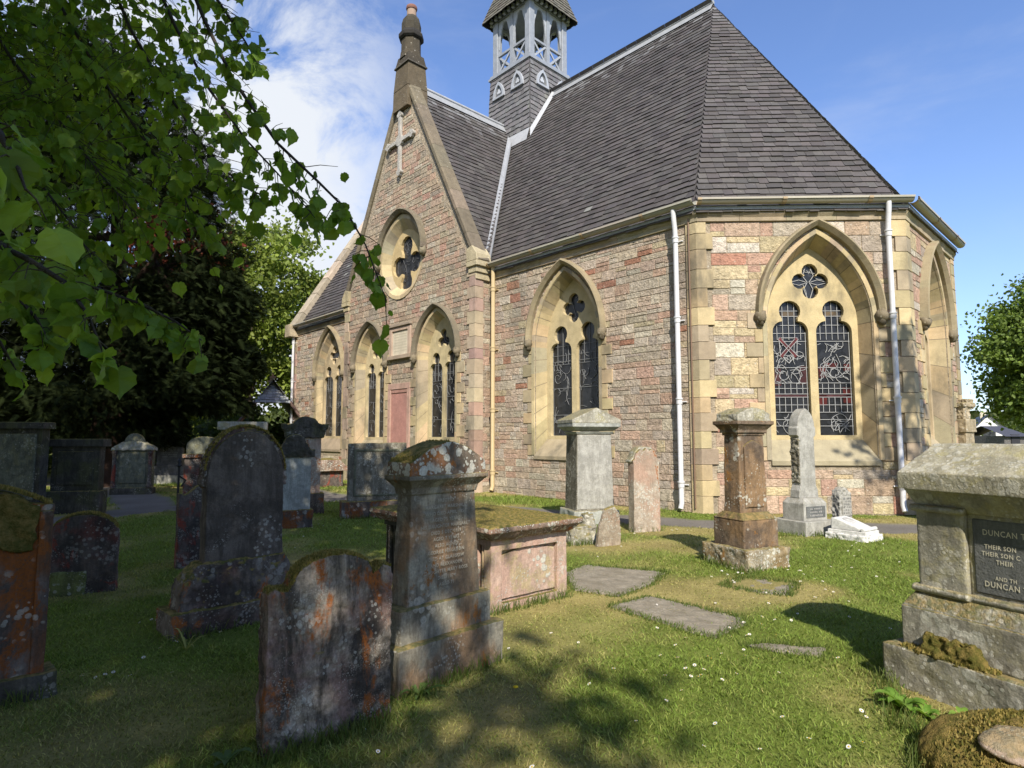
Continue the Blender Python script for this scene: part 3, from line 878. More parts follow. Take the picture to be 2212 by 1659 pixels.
def cornice(fr, u0, u1, rng):
    mb = MB()
    u = u0
    while u < u1 - 0.01:
        w = min(rng.uniform(0.7, 1.1), u1 - u)
        c = jit(YEL2, rng, 0.15)
        for prof in ([(0.0, WT), (0.055, WT + 0.01), (0.055, WT + 0.09), (0.10, WT + 0.16), (0.10, WT + 0.24), (0.0, WT + 0.24)],):
            n = len(prof)
            vs = [fr(u + 0.003, d, z) for d, z in prof] + [fr(u + w - 0.003, d, z) for d, z in prof]
            mb.add(vs, [(i, (i + 1) % n, n + (i + 1) % n, n + i) for i in range(n)] + [tuple(range(n)), tuple(range(n, 2 * n))], c)
        u += w
    return mb.build('cornice', M_DRESS, church)

def fascia(fr, u0, u1):
    mb = MB()
    def bx(d0, d1, z0, z1, c):
        vs = [fr(u0, d0, z0), fr(u1, d0, z0), fr(u1, d1, z0), fr(u0, d1, z0), fr(u0, d0, z1), fr(u1, d0, z1), fr(u1, d1, z1), fr(u0, d1, z1)]
        mb.add(vs, [(0, 3, 2, 1), (4, 5, 6, 7), (0, 1, 5, 4), (1, 2, 6, 5), (2, 3, 7, 6), (3, 0, 4, 7)], c)
    bx(0.0, 0.125, WT + 0.243, WT + 0.315, (0.40, 0.41, 0.42))
    return mb.build('lead_flashing', M_LEAD, church)

def gutter(fr, u0, u1, rng):
    mb = MB()
    prof = [(0.11 + 0.10 * math.cos(a) + 0.09, WT + 0.41 + 0.085 * math.sin(a)) for a in np.linspace(math.pi, 2 * math.pi, 8)]
    prof = [(prof[0][0], WT + 0.44)] + prof + [(prof[-1][0], WT + 0.44), (prof[-1][0] + 0.02, WT + 0.445), (prof[-1][0] + 0.02, WT + 0.40)]
    n = len(prof); u = u0
    while u < u1 - 0.01:
        w = min(1.8, u1 - u)
        c = jit((0.36, 0.335, 0.27), rng, 0.12)
        vs = [fr(u, d, z) for d, z in prof] + [fr(u + w, d, z) for d, z in prof]
        mb.add(vs, [(i, i + 1, n + i + 1, n + i) for i in range(n - 1)], c)
        e = min(0.09, w)
        vs = [fr(u, d + 0.012 * (0.5 if d < 0.15 else 1), z - 0.012) for d, z in prof] + [fr(u + e, d + 0.012, z - 0.012) for d, z in prof]
        mb.add(vs, [(i, i + 1, n + i + 1, n + i) for i in range(n - 1)], (0.36, 0.27, 0.16))
        u += w
    return mb.build('gutter', M_PAINT, church)

def quoins(fa, ua, fb, ub, sa, sb, z1, rng, wa=(0.26, 0.26), wb=(0.26, 0.26), pal=(YEL, YEL2), z0=0.0):
    """dressed corner stones; fa/fb the two wall frames, ua/ub the corner coordinate, sa/sb the side the block lies on"""
    mb = MB(); z = z0; k = 0
    while z < z1 - 0.02:
        h = min(rng.uniform(0.30, 0.46), z1 - z)
        c = jit(pal[0] if rng.random() < 0.6 else pal[1], rng, 0.16)
        pa = fa(ua + sa * wa[k % 2], 0.042, 0); d = 0.042
        A = Vector(fa(ua + sa * wa[k % 2], d, 0)); A0 = Vector(fa(ua + sa * wa[k % 2], 0, 0))
        B = Vector(fb(ub + sb * wb[k % 2], d, 0)); B0 = Vector(fb(ub + sb * wb[k % 2], 0, 0))
        ea = Vector(fa(ua, d, 0)); da = (ea - A)
        eb = Vector(fb(ub, d, 0)); db = (eb - B)
        den = da.x * db.y - da.y * db.x
        t = ((B.x - A.x) * db.y - (B.y - A.y) * db.x) / den
        K = A + da * t
        g = 0.006
        ring = [A0, A, K, B, B0]
        vs = [(p.x, p.y, z + g) for p in ring] + [(p.x, p.y, z + h - g) for p in ring]
        mb.add(vs, [(i, i + 1, 5 + i + 1, 5 + i) for i in range(4)] + [(0, 1, 2, 3, 4), (5, 6, 7, 8, 9)], c)
        z += h; k += 1
    return bevel(mb.build('quoin', M_DRESS, church), 0.006, 1)

r1 = random.Random(11)
W1U, W5U = -3.83, -17.0
SEU = 2.56
wall(FR_S, -6.72, 0.0, [(W1U, SP_NAVE)], PAL_NAVE, 0.05, 0.27, r1)
wall(FR_S, -LEN, -14.75, [(W5U, SP_N5)], PAL_NAVE, 0.3, 0.05, r1)
SEL = 4.44
wall(FR_SE, 0.0, SEL, [(SEU, SP_SE)], PAL_SE, 0.30, 0.30, r1, True)
wall(FR_E, 0.0, SEL, [(SEL / 2, SP_NAVE)], PAL_SE, 0.30, 0.30, r1, True)
window(shift(FR_S, W1U), SP_NAVE, random.Random(3), 'nave window with quatrefoil behind the tall grey monument')
window(shift(FR_S, W5U), SP_N5, random.Random(4), 'leftmost pointed window of the nave')
window(shift(FR_SE, SEU), SP_SE, random.Random(5), 'stained glass window with a red saltire shield')
window(shift(FR_E, SEL / 2), SP_NAVE, random.Random(6), 'window on the receding right-hand apse wall')
for fr, a, b in ((FR_S, -6.65, 0.06), (FR_S, -LEN, -14.8), (FR_SE, -0.03, SEL + 0.03), (FR_E, -0.03, SEL + 0.05)):
    cornice(fr, a, b, r1); fascia(fr, a + 0.02, b + 0.02); gutter(fr, a, b + (0.06 if fr is not FR_S or b < 0 else 0.03), r1)
quoins(FR_S, 0, FR_SE, 0, -1, 1, WT, r1, (0.24, 0.24), (0.20, 0.34))
quoins(FR_SE, SEL, FR_E, 0, -1, 1, WT, r1, (0.34, 0.22), (0.3, 0.3))
# end and north walls (never in full view, they close the building)
FR_NE = frame((P2[0], P2[1], 0), (-s2, s2, 0), (s2, s2, 0))
FR_N = frame((0, 2 * HW, 0), (-1, 0, 0), (0, 1, 0))
FR_W = frame((-LEN, 2 * HW, 0), (0, -1, 0), (-1, 0, 0))
wall(FR_NE, 0, SEL, [], PAL_SE, 0, 0, r1, True)
quoins(FR_E, SEL, FR_NE, 0, -1, 1, WT, r1, (0.3, 0.3), (0.3, 0.3))
wall(FR_N, 0, LEN, [], PAL_NAVE, 0, 0, r1, True)
mb = MB(); mb.plate([[(0, -0.2), (2 * HW, -0.2), (2 * HW, EAVE), (HW, RIDGE - 0.1), (0, EAVE)]], 0, -0.3, FR_W, MORT)
mb.build('wall', M_MASON, church)
quoins(FR_W, 2 * HW, FR_S, -LEN, -1, 1, WT, r1, (0.3, 0.3), (0.3, 0.36), (YEL2, PINKD))

# ---- transept gable
def gable():
    rng = random.Random(21)
    slope = (TR - 0.25 - EAVE) / TH
    top = TR - 0.2
    gx = (-2.0, 2.02)
    wins = [(gx[0], SP_GAB), (gx[1], SP_GAB)]
    rose_o = [(u, z) for u, z in arch(1.22, 1.36, 7.75)]
    low = [(1.22 * math.cos(a), 7.75 - 1.33 * math.sin(a)) for a in np.linspace(0, math.pi, 17)][1:-1]
    rose = rose_o + low
    ros_c = -0.08
    def ins(k, dz=0.0): return [(u * k, 7.7 + (z - 7.7) * k + dz) for u, z in rose]
    dl = [(-0.58, -0.1), (0.58, -0.1), (0.58, 3.28), (-0.58, 3.28)]
    mb = MB()
    loops = [[(-TH, -0.2), (TH, -0.2), (TH, EAVE), (0.3, top), (-0.3, top), (-TH, EAVE)]] + [hole_loop(c, s) for c, s in wins] + [[(u * 0.98 + ros_c, z) for u, z in rose]]
    mb.plate(loops, 0.0, -0.12, FR_G, MORT, back=False)
    def span(z0, z1):
        w = TH - 0.26 if z1 < EAVE else max(0.05, TH - (z1 - EAVE) / slope - 0.10)
        return (-w, w)
    def rose_hole(z0, z1):
        if z1 < 6.4 or z0 > 9.2: return None
        zz = max(z0, 7.75) if z1 > 7.75 and z0 < 7.75 else (z0 if z0 > 7.75 else z1)
        w = arch_w(1.25, 1.42, 7.75, zz) if zz >= 7.75 else 1.25 * math.sqrt(max(0, 1 - ((7.75 - zz) / 1.36) ** 2))
        return (ros_c - w, ros_c + w)
    box_ = lambda u0, u1, za, zb: (lambda z0, z1: (u0, u1) if z1 > za and z0 < zb else None)
    masonry(mb, FR_G, span, 0.0, top - 0.1, [hole_of(c, s) for c, s in wins] + [rose_hole, box_(-0.72, 0.62, -1, 3.4), box_(-0.66, 0.62, 4.3, 5.35)], PAL_GAB, rng, (0.12, 0.25), (0.22, 0.56))
    # return walls of the projection
    for sx, x in ((1, TX + TH), (-1, TX - TH)):
        fr = frame((x, TOFF if sx > 0 else 0.4, 0), (0, sx, 0), (sx, 0, 0))
        mb.plate([[(0, -0.2), (0.95, -0.2), (0.95, EAVE), (0, EAVE)]], 0, -0.1, fr, MORT, back=False)
        masonry(mb, fr, lambda a, b: (0.0, 0.95), 0, WT, [], PAL_GAB, rng, (0.14, 0.28), (0.2, 0.4))
    mb.build('wall', M_MASON, church, )['label'] = 'tall cross gable wall'
    FRR = frame((TX + TH, TOFF, 0), (0, 1, 0), (1, 0, 0)); FRL = frame((TX - TH, 0.4, 0), (0, -1, 0), (-1, 0, 0))
    quoins(FR_G, TH, FRR, 0, -1, 1, WT + 0.2, rng, (0.24, 0.34), (0.28, 0.28), ((0.40, 0.27, 0.22), (0.43, 0.35, 0.25)))
    quoins(FRL, 0.95, FR_G, -TH, -1, 1, WT + 0.2, rng, (0.28, 0.28), (0.24, 0.34), ((0.40, 0.30, 0.23), YEL2))
    window(shift(FR_G, gx[0]), SP_GAB, random.Random(8), 'narrow gable window left of the blocked door')
    window(shift(FR_G, gx[1]), SP_GAB, random.Random(9), 'narrow gable window right of the blocked door')
    # rose: splayed pointed-oval surround, quatrefoil plate
    fr = shift(FR_G, ros_c)
    S = MB(); n = len(rose)
    r0, rr1, r2 = ins(1.10), rose, ins(0.78, -0.02)
    cc = YEL
    for i in range(n):
        j = (i + 1) % n
        if i % 3 == 0: cc = jit(YEL if rng.random() < 0.5 else YEL2, rng, 0.16)
        S.add([fr(*q) for q in ((rr1[i][0], 0.03, rr1[i][1]), (rr1[j][0], 0.03, rr1[j][1]), (r2[j][0], -0.22, r2[j][1]), (r2[i][0], -0.22, r2[i][1]))], [(0, 1, 2, 3)], cc)
        S.add([fr(*q) for q in ((r0[i][0], 0.038, r0[i][1]), (r0[j][0], 0.038, r0[j][1]), (rr1[j][0], 0.03, rr1[j][1]), (rr1[i][0], 0.03, rr1[i][1]))], [(0, 1, 2, 3)], cc)
        S.add([fr(*q) for q in ((r0[i][0], 0.038, r0[i][1]), (r0[j][0], 0.038, r0[j][1]), (r0[j][0], 0.0, r0[j][1]), (r0[i][0], 0.0, r0[i][1]))], [(0, 1, 2, 3)], cc)
    win = S.build('window', M_DRESS, church); win['label'] = 'large pointed oval window with stretched quatrefoil'
    T = MB()
    T.plate([ins(0.80, -0.02), foil(0, 7.55, 0.50, 0.36, 4, R(90), 0.64)], -0.21, -0.32, fr, (0.50, 0.385, 0.20), back=False)
    bevel(T.build('tracery', M_DRESS, win), 0.02, 1)
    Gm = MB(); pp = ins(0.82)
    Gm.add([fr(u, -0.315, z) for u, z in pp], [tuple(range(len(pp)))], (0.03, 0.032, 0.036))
    Gm.build('glazing', M_GLASS, win)
    L = MB(); squiggle(L, fr, rng, -0.8, 0.8, 6.6, 8.6, -0.295, 60, (0.12, 0.123, 0.13), 0.010)
    L.build('lead_came', M_CAME, win)
    pth = [(-1.40, 7.55)] + arch(1.40, 1.62, 7.75) + [(1.40, 7.75)]
    hood(pth[:-1], fr, (0.17, 0.145, 0.10), rng, 0.13, 0.22).build('hood_mould', M_COPE, win)
    for s in (-1, 1):
        b = MB(); carved_lump(b, (0, 0, 0), 0.13, rng, (0.22, 0.19, 0.13)); o = b.build('label_stop', M_COPE, win); o.location = fr(s * 1.40, 0.09, 7.66)
    # plaque
    mb = MB(); f2 = FR_G
    def bx(mb, u0, u1, z0, z1, d0, d1, c):
        vs = [f2(u0, d0, z0), f2(u1, d0, z0), f2(u1, d1, z0), f2(u0, d1, z0), f2(u0, d0, z1), f2(u1, d0, z1), f2(u1, d1, z1), f2(u0, d1, z1)]
        mb.add(vs, [(0, 3, 2, 1), (4, 5, 6, 7), (0, 1, 5, 4), (1, 2, 6, 5), (2, 3, 7, 6), (3, 0, 4, 7)], c)
    pc = (0.43, 0.32, 0.24)
    bx(mb, -0.66, -0.50, 4.36, 5.33, 0, 0.07, pc); bx(mb, 0.46, 0.62, 4.36, 5.33, 0, 0.07, pc); bx(mb, -0.497, 0.457, 5.19, 5.327, 0, 0.066, pc); bx(mb, -0.70, 0.66, 5.333, 5.43, 0, 0.12, (0.30, 0.24, 0.18)); bx(mb, -0.70, 0.66, 4.22, 4.357, 0, 0.13, (0.33, 0.26, 0.19))
    pl = bevel(mb.build('plaque', M_DRESS, church), 0.012, 1)
    mb = MB(); bx(mb, -0.497, 0.457, 4.36, 5.187, 0, 0.025, (0.56, 0.50, 0.38)); tb = mb.build('tablet', M_DRESS, pl)
    mb = MB()
    for k in range(7):
        u = -0.38
        while u < 0.34:
            w = rng.uniform(0.02, 0.05)
            z = 5.06 - k * 0.095
            mb.add([f2(u, 0.028, z), f2(u + w, 0.028, z), f2(u + w, 0.028, z + 0.035), f2(u, 0.028, z + 0.035)], [(0, 1, 2, 3)], (0.45, 0.395, 0.29)); u += w * 1.5
    mb.build('inscription', M_PLAIN, pl)
    # blocked red door
    mb = MB(); dc = (0.43, 0.28, 0.22)
    bx(mb, -0.72, -0.55, 0, 3.2, 0, 0.055, dc); bx(mb, 0.45, 0.62, 0, 3.2, 0, 0.055, dc); bx(mb, -0.72, 0.62, 3.203, 3.40, 0, 0.052, dc); bx(mb, -0.548, 0.448, 3.08, 3.2, 0, 0.03, (0.36, 0.2, 0.16))
    dr = bevel(mb.build('blocked_door', M_DRESS, church), 0.01, 1)
    mb = MB(); bx(mb, -0.548, 0.448, 0.0, 3.077, -0.1, 0.006, (0.39, 0.20, 0.165)); mb.build('door_infill', M_DRESS, dr)
    # stone cross, trefoil ends
    mb = MB(); cz = 11.92; cu = -0.16
    sc_ = (0.40, 0.38, 0.34)
    def arm(u0, u1, z0, z1): bx(mb, u0, u1, z0, z1, 0.03, 0.13, sc_)
    arm(cu - 0.075, cu + 0.075, cz + 0.08, 12.8); arm(cu - 0.075, cu + 0.075, 10.85, cz - 0.08); bx(mb, cu - 0.68, cu + 0.68, cz - 0.075, cz + 0.075, 0.03, 0.127, sc_)
    for cu_, cz_ in ((cu, 12.86), (cu, 10.78), (cu - 0.74, cz), (cu + 0.74, cz)):
        for k in range(3):
            an = math.atan2(cz_ - cz, cu_ - cu) + (k - 1) * 1.7
            mb.plate([circ(cu_ + 0.07 * math.cos(an), cz_ + 0.07 * math.sin(an), 0.075, 10)], 0.135 + 0.003 * k, 0.02, f2, sc_)
    mb.plate([circ(cu, cz, 0.2, 18)], 0.138, 0.02, f2, sc_)
    bevel(mb.build('wall_cross', M_COPE, church), 0.01, 1)
    # raking copings
    for sx in (1, -1):
        mb = MB()
        a = Vector((TX + sx * (TH + 0.12), 0, EAVE + 0.12)); b = Vector((TX + sx * 0.22, 0, TR - 0.12))
        d = (b - a); L_ = d.length; d.normalize(); nr = Vector((sx * d.z, 0, abs(d.x))).normalized()
        t = 0.0
        while t < L_ - 0.02:
            w = min(rng.uniform(0.8, 1.2), L_ - t)
            c = jit((0.175, 0.145, 0.10), rng, 0.28)
            p, q = a + d * (t + 0.004), a + d * (t + w - 0.004)
            prof = [(-0.10, TOFF + 0.02), (-0.10, TOFF - 0.06), (-0.04, TOFF - 0.10), (0.06, TOFF - 0.10), (0.10, TOFF - 0.05), (0.12, TOFF + 0.36), (-0.30, TOFF + 0.36)]
            vs = [tuple(p + nr * r + Vector((0, y, 0))) for r, y in prof] + [tuple(q + nr * r + Vector((0, y, 0))) for r, y in prof]
            k = len(prof)
            mb.add(vs, [(i, (i + 1) % k, k + (i + 1) % k, k + i) for i in range(k)] + [tuple(range(k)), tuple(range(k, 2 * k))], c)
            t += w
        mb.build('coping', M_COPE, church)
        # kneeler stone
        mb = MB(); x = TX + sx * TH
        c = jit((0.42, 0.345, 0.22), rng, 0.1)
        for (x0, x1, z0, z1, y0, y1) in ((-0.30, 0.20, EAVE - 0.02, EAVE + 0.14, -0.12, 0.5), (-0.26, 0.13, EAVE - 0.2, EAVE - 0.023, -0.07, 0.5), (-0.22, 0.08, EAVE - 0.40, EAVE - 0.203, -0.04, 0.5)):
            lo, hi = sorted((x + sx * x0, x + sx * x1)); mb.box(lo, TOFF + y0, z0, hi, TOFF + y1, z1, c)
        pts = [(x - sx * 0.30, EAVE + 0.143), (x + sx * 0.20, EAVE + 0.143), (x + sx * 0.16, EAVE + 0.36), (x - sx * 0.04, EAVE + 0.62), (x - sx * 0.30, EAVE + 0.55)]
        if sx < 0: pts = pts[::-1]
        mb.prism(pts, TOFF - 0.115, TOFF + 0.45, c)
        bevel(mb.build('kneeler', M_COPE, church), 0.015, 1)
    # stack and finial on the apex
    mb = MB(); cx, cy = TX - 0.06, TOFF + 0.25
    st = (0.22, 0.185, 0.135)
    def fr4(w0, z0, w1, z1, c): mb.frust((cx - w0, cy - w0 * 0.9, cx + w0, cy + w0 * 0.9, z0), (cx - w1, cy - w1 * 0.9, cx + w1, cy + w1 * 0.9, z1), c)
    fr4(0.47, 13.0, 0.46, 13.75, (0.13, 0.102, 0.065)); fr4(0.46, 13.753, 0.40, 14.62, (0.11, 0.087, 0.055)); fr4(0.46, 14.623, 0.445, 14.70, (0.085, 0.076, 0.06)); fr4(0.42, 14.703, 0.35, 15.05, (0.055, 0.046, 0.033))
    mb.lathe([(0.40, 14.95), (0.37, 15.2), (0.355, 15.22), (0.35, 15.68)], 8, (0.07, 0.058, 0.04), (cx, cy), math.pi / 8, False)
    mb.lathe([(0.39, 15.683), (0.455, 15.74), (0.455, 15.86), (0.37, 15.99)], 8, (0.03, 0.027, 0.023), (cx, cy), math.pi / 8, False)
    mb.lathe([(0.355, 15.993), (0.355, 16.28), (0.31, 16.46), (0.24, 16.56), (0.21, 16.60)], 8, (0.055, 0.048, 0.034), (cx, cy), math.pi / 8, False)
    stk = bevel(mb.build('chimney_stack', M_COPE, church), 0.012, 1)
    mb = MB(); mb.lathe([(0.175, 16.603), (0.165, 16.87)], 14, (0.30, 0.215, 0.16), (cx, cy)); mb.lathe([(0.19, 16.873), (0.205, 16.92), (0.19, 17.0), (0.15, 17.003)], 14, (0.20, 0.10, 0.075), (cx, cy))
    mb.build('chimney_pot', M_DRESS, stk)
gable()

# ---- roofs
def slates(mb, O, U, V, poly, rng, expo=0.205, wid=0.27, base=(0.079, 0.071, 0.066), hi=None):
    O = Vector(O); U = Vector(U).normalized(); V = Vector(V).normalized(); N = U.cross(V).normalized()
    if N.z < 0: N = -N
    vmax = max(p[1] for p in poly); n = len(poly)
    i = 0
    while True:
        v0 = i * expo - 0.03; v1 = v0 + expo * 1.12
        if v0 > vmax - 0.02: break
        vm = min(max(v0 + expo * 0.5, 1e-4), vmax - 1e-4)
        xs = []
        for k in range(n):
            (a, b), (c, d) = poly[k], poly[(k + 1) % n]
            if (b > vm) != (d > vm): xs.append(a + (c - a) * (vm - b) / (d - b))
        xs.sort()
        if len(xs) >= 2:
            ua, ub = xs[0], xs[-1]
            u = ua - rng.uniform(0, wid * 0.5) if i % 2 else ua
            while u < ub - 0.01:
                w = wid * rng.uniform(0.7, 1.3)
                p, q = max(u, ua), min(u + w, ub)
                if q - p > 0.015:
                    dz = rng.uniform(0, 0.015); dv = rng.uniform(-0.02, 0.02); tw = rng.uniform(-0.006, 0.006)
                    lo, up = 0.030 + dz, 0.008
                    g = 0.003
                    fv = max(0.0, vm / vmax)
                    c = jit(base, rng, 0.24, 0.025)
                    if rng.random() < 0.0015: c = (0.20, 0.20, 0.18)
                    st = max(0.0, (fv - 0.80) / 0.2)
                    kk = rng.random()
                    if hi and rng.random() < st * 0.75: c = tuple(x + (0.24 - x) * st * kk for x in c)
                    vs = [O + U * (p + g) + V * (v0 + dv - tw) + N * lo, O + U * (q - g) + V * (v0 + dv + tw) + N * lo, O + U * (q - g) + V * v1 + N * up, O + U * (p + g) + V * v1 + N * up,
                          O + U * (p + g) + V * (v0 + dv - tw) + N * (lo - 0.02), O + U * (q - g) + V * (v0 + dv + tw) + N * (lo - 0.02)]
                    mb.add(vs, [(0, 1, 2, 3), (0, 4, 5, 1), (1, 5, 2), (0, 3, 4)], c)
                u += w
        i += 1
    vs = [O + U * a + V * b - N * 0.012 for a, b in poly]
    mb.add(vs, [tuple(range(n))], (0.05, 0.048, 0.05))

def roofs():
    rng = random.Random(31)
    ov = 0.20
    rise = RIDGE - EAVE
    vs_ = Vector((0, HW, rise)); SL = vs_.length; vs_.normalize()
    dn = vs_ * (-ov)
    AX = P1[0] - HW
    k = (SL + ov)
    mb = MB()
    e = ov * 0.0
    ea = ov / SL * (-AX)
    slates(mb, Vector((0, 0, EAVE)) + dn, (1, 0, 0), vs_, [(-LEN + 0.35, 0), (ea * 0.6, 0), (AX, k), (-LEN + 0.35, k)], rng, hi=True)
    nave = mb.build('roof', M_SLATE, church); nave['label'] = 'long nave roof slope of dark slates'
    mb = MB()
    mid = Vector((P1[0] / 2, P1[1] / 2, EAVE)); ap = Vector((AX, HW, RIDGE))
    v = (ap - mid); hl = v.length; v.normalize()
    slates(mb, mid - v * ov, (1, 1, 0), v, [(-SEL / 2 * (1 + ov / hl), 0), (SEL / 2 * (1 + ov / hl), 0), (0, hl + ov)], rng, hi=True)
    mb.build('roof', M_SLATE, church)['label'] = 'triangular hip slope above the stained glass window'
    mb = MB(); mid = Vector((P1[0], HW, EAVE)); v = (ap - mid); hl = v.length; v.normalize()
    slates(mb, mid - v * ov, (0, 1, 0), v, [(-SEL / 2 * (1 + ov / hl), 0), (SEL / 2 * (1 + ov / hl), 0), (0, hl + ov)], rng)
    mb.build('roof', M_SLATE, church)
    mb = MB()
    q = Vector(((P2[0]) / 2, (P2[1] + 2 * HW) / 2, EAVE)); v = (ap - q); hl = v.length; v.normalize()
    slates(mb, q, (-1, 1, 0), v, [(-SEL / 2, 0), (SEL / 2, 0), (0, hl)], rng, 0.4, 0.5)
    slates(mb, (0, 2 * HW, EAVE), (-1, 0, 0), (0, -HW, rise), [(0, 0), (LEN, 0), (LEN, SL), (-AX, SL)], rng, 0.4, 0.5)
    mb.build('roof', M_SLATE, church)
    # transept slopes with valleys
    tr = TR - EAVE; tl = math.hypot(TH, tr)
    yv = tr / rise * HW
    for sx in (1, -1):
        mb = MB()
        O = Vector((TX + sx * TH, 0, EAVE)); V = Vector((-sx * TH, 0, tr)).normalized()
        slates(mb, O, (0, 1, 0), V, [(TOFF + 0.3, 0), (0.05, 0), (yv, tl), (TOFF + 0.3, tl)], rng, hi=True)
        o = mb.build('roof', M_SLATE, church)
        if sx > 0: o['label'] = 'transept roof slope beside the bell turret'
    # lead: valleys, ridges
    mb = MB(); lc = (0.33, 0.34, 0.355)
    n_n = Vector((0, -rise, HW)).normalized()
    for sx in (1, -1):
        n_t = Vector((sx * tr, 0, TH)).normalized()
        a = Vector((TX + sx * (TH - 0.02), -0.12, EAVE - 0.1)); b = Vector((TX, yv, TR))
        d = (b - a).normalized()
        up = (n_n + n_t).normalized()
        dn_ = d.cross(n_n).normalized(); dt_ = d.cross(n_t).normalized()
        if dn_.dot(n_t) < 0: dn_ = -dn_
        if dt_.dot(n_n) < 0: dt_ = -dt_
        off = up * 0.075
        vs = []
        for p in (a, b): vs += [p + dn_ * 0.19 + n_n * 0.09, p + off * 1.0, p + dt_ * 0.19 + n_t * 0.09]
        mb.add([tuple(x) for x in vs], [(0, 1, 4, 3), (1, 2, 5, 4)], lc)
        vs2 = [tuple(Vector(x) - up * 0.08) for x in vs]
        mb.add(vs2, [(0, 1, 4, 3), (1, 2, 5, 4)], lc)
    mb.build('valley_lead', M_LEAD, church)
    mb = MB()
    def ridge(a, b, n1, n2):
        a = Vector(a); b = Vector(b); d = (b - a).normalized()
        s1 = d.cross(n1); s2_ = d.cross(n2)
        if s1.z > 0: s1 = -s1
        if s2_.z > 0: s2_ = -s2_
        up = Vector((0, 0, 1))
        vs = []
        for p in (a, b): vs += [p + s1 * 0.27 + n1 * 0.07, p + up * 0.13, p + s2_ * 0.27 + n2 * 0.07]
        mb.add([tuple(x) for x in vs], [(0, 1, 4, 3), (1, 2, 5, 4)], (0.29, 0.30, 0.31))
        mb.tube([a + up * 0.13, b + up * 0.13], 0.06, 8, (0.34, 0.35, 0.36))
    nb = Vector((0, rise, HW)).normalized()
    ridge((-LEN + 0.3, HW, RIDGE), (AX + 0.02, HW, RIDGE), n_n, nb)
    ridge((TX, TOFF + 0.3, TR), (TX, yv, TR), Vector((tr, 0, TH)).normalized(), Vector((-tr, 0, TH)).normalized())
    mb.build('ridge_lead', M_LEAD, church)
    # west gable coping
    mb = MB()
    for sy in (1, -1):
        a = Vector((-LEN, HW - sy * (HW + 0.2), EAVE - 0.15)); b = Vector((-LEN, HW, RIDGE + 0.05)); d = (b - a); L_ = d.length; d.normalize(); t = 0
        nr = Vector((0, -sy * d.z, abs(d.y)))
        while t < L_ - 0.02:
            w = min(rng.uniform(0.8, 1.2), L_ - t); p, q_ = a + d * (t + 0.004), a + d * (t + w - 0.004)
            vs = [p + nr * r + Vector((x, 0, 0)) for x, r in ((-0.12, -0.2), (0.42, -0.2), (0.42, 0.16), (-0.12, 0.2))] + [q_ + nr * r + Vector((x, 0, 0)) for x, r in ((-0.12, -0.2), (0.42, -0.2), (0.42, 0.16), (-0.12, 0.2))]
            mb.add([tuple(x) for x in vs], [(0, 1, 5, 4), (1, 2, 6, 5), (2, 3, 7, 6), (3, 0, 4, 7), (0, 1, 2, 3), (4, 5, 6, 7)], jit((0.40, 0.34, 0.25), rng, 0.2)); t += w
    mb.box(-LEN - 0.14, -0.42, EAVE - 0.45, -LEN + 0.42, 0.3, EAVE + 0.12, (0.45, 0.37, 0.25))
    bevel(mb.build('coping', M_COPE, church), 0.012, 1)
roofs()

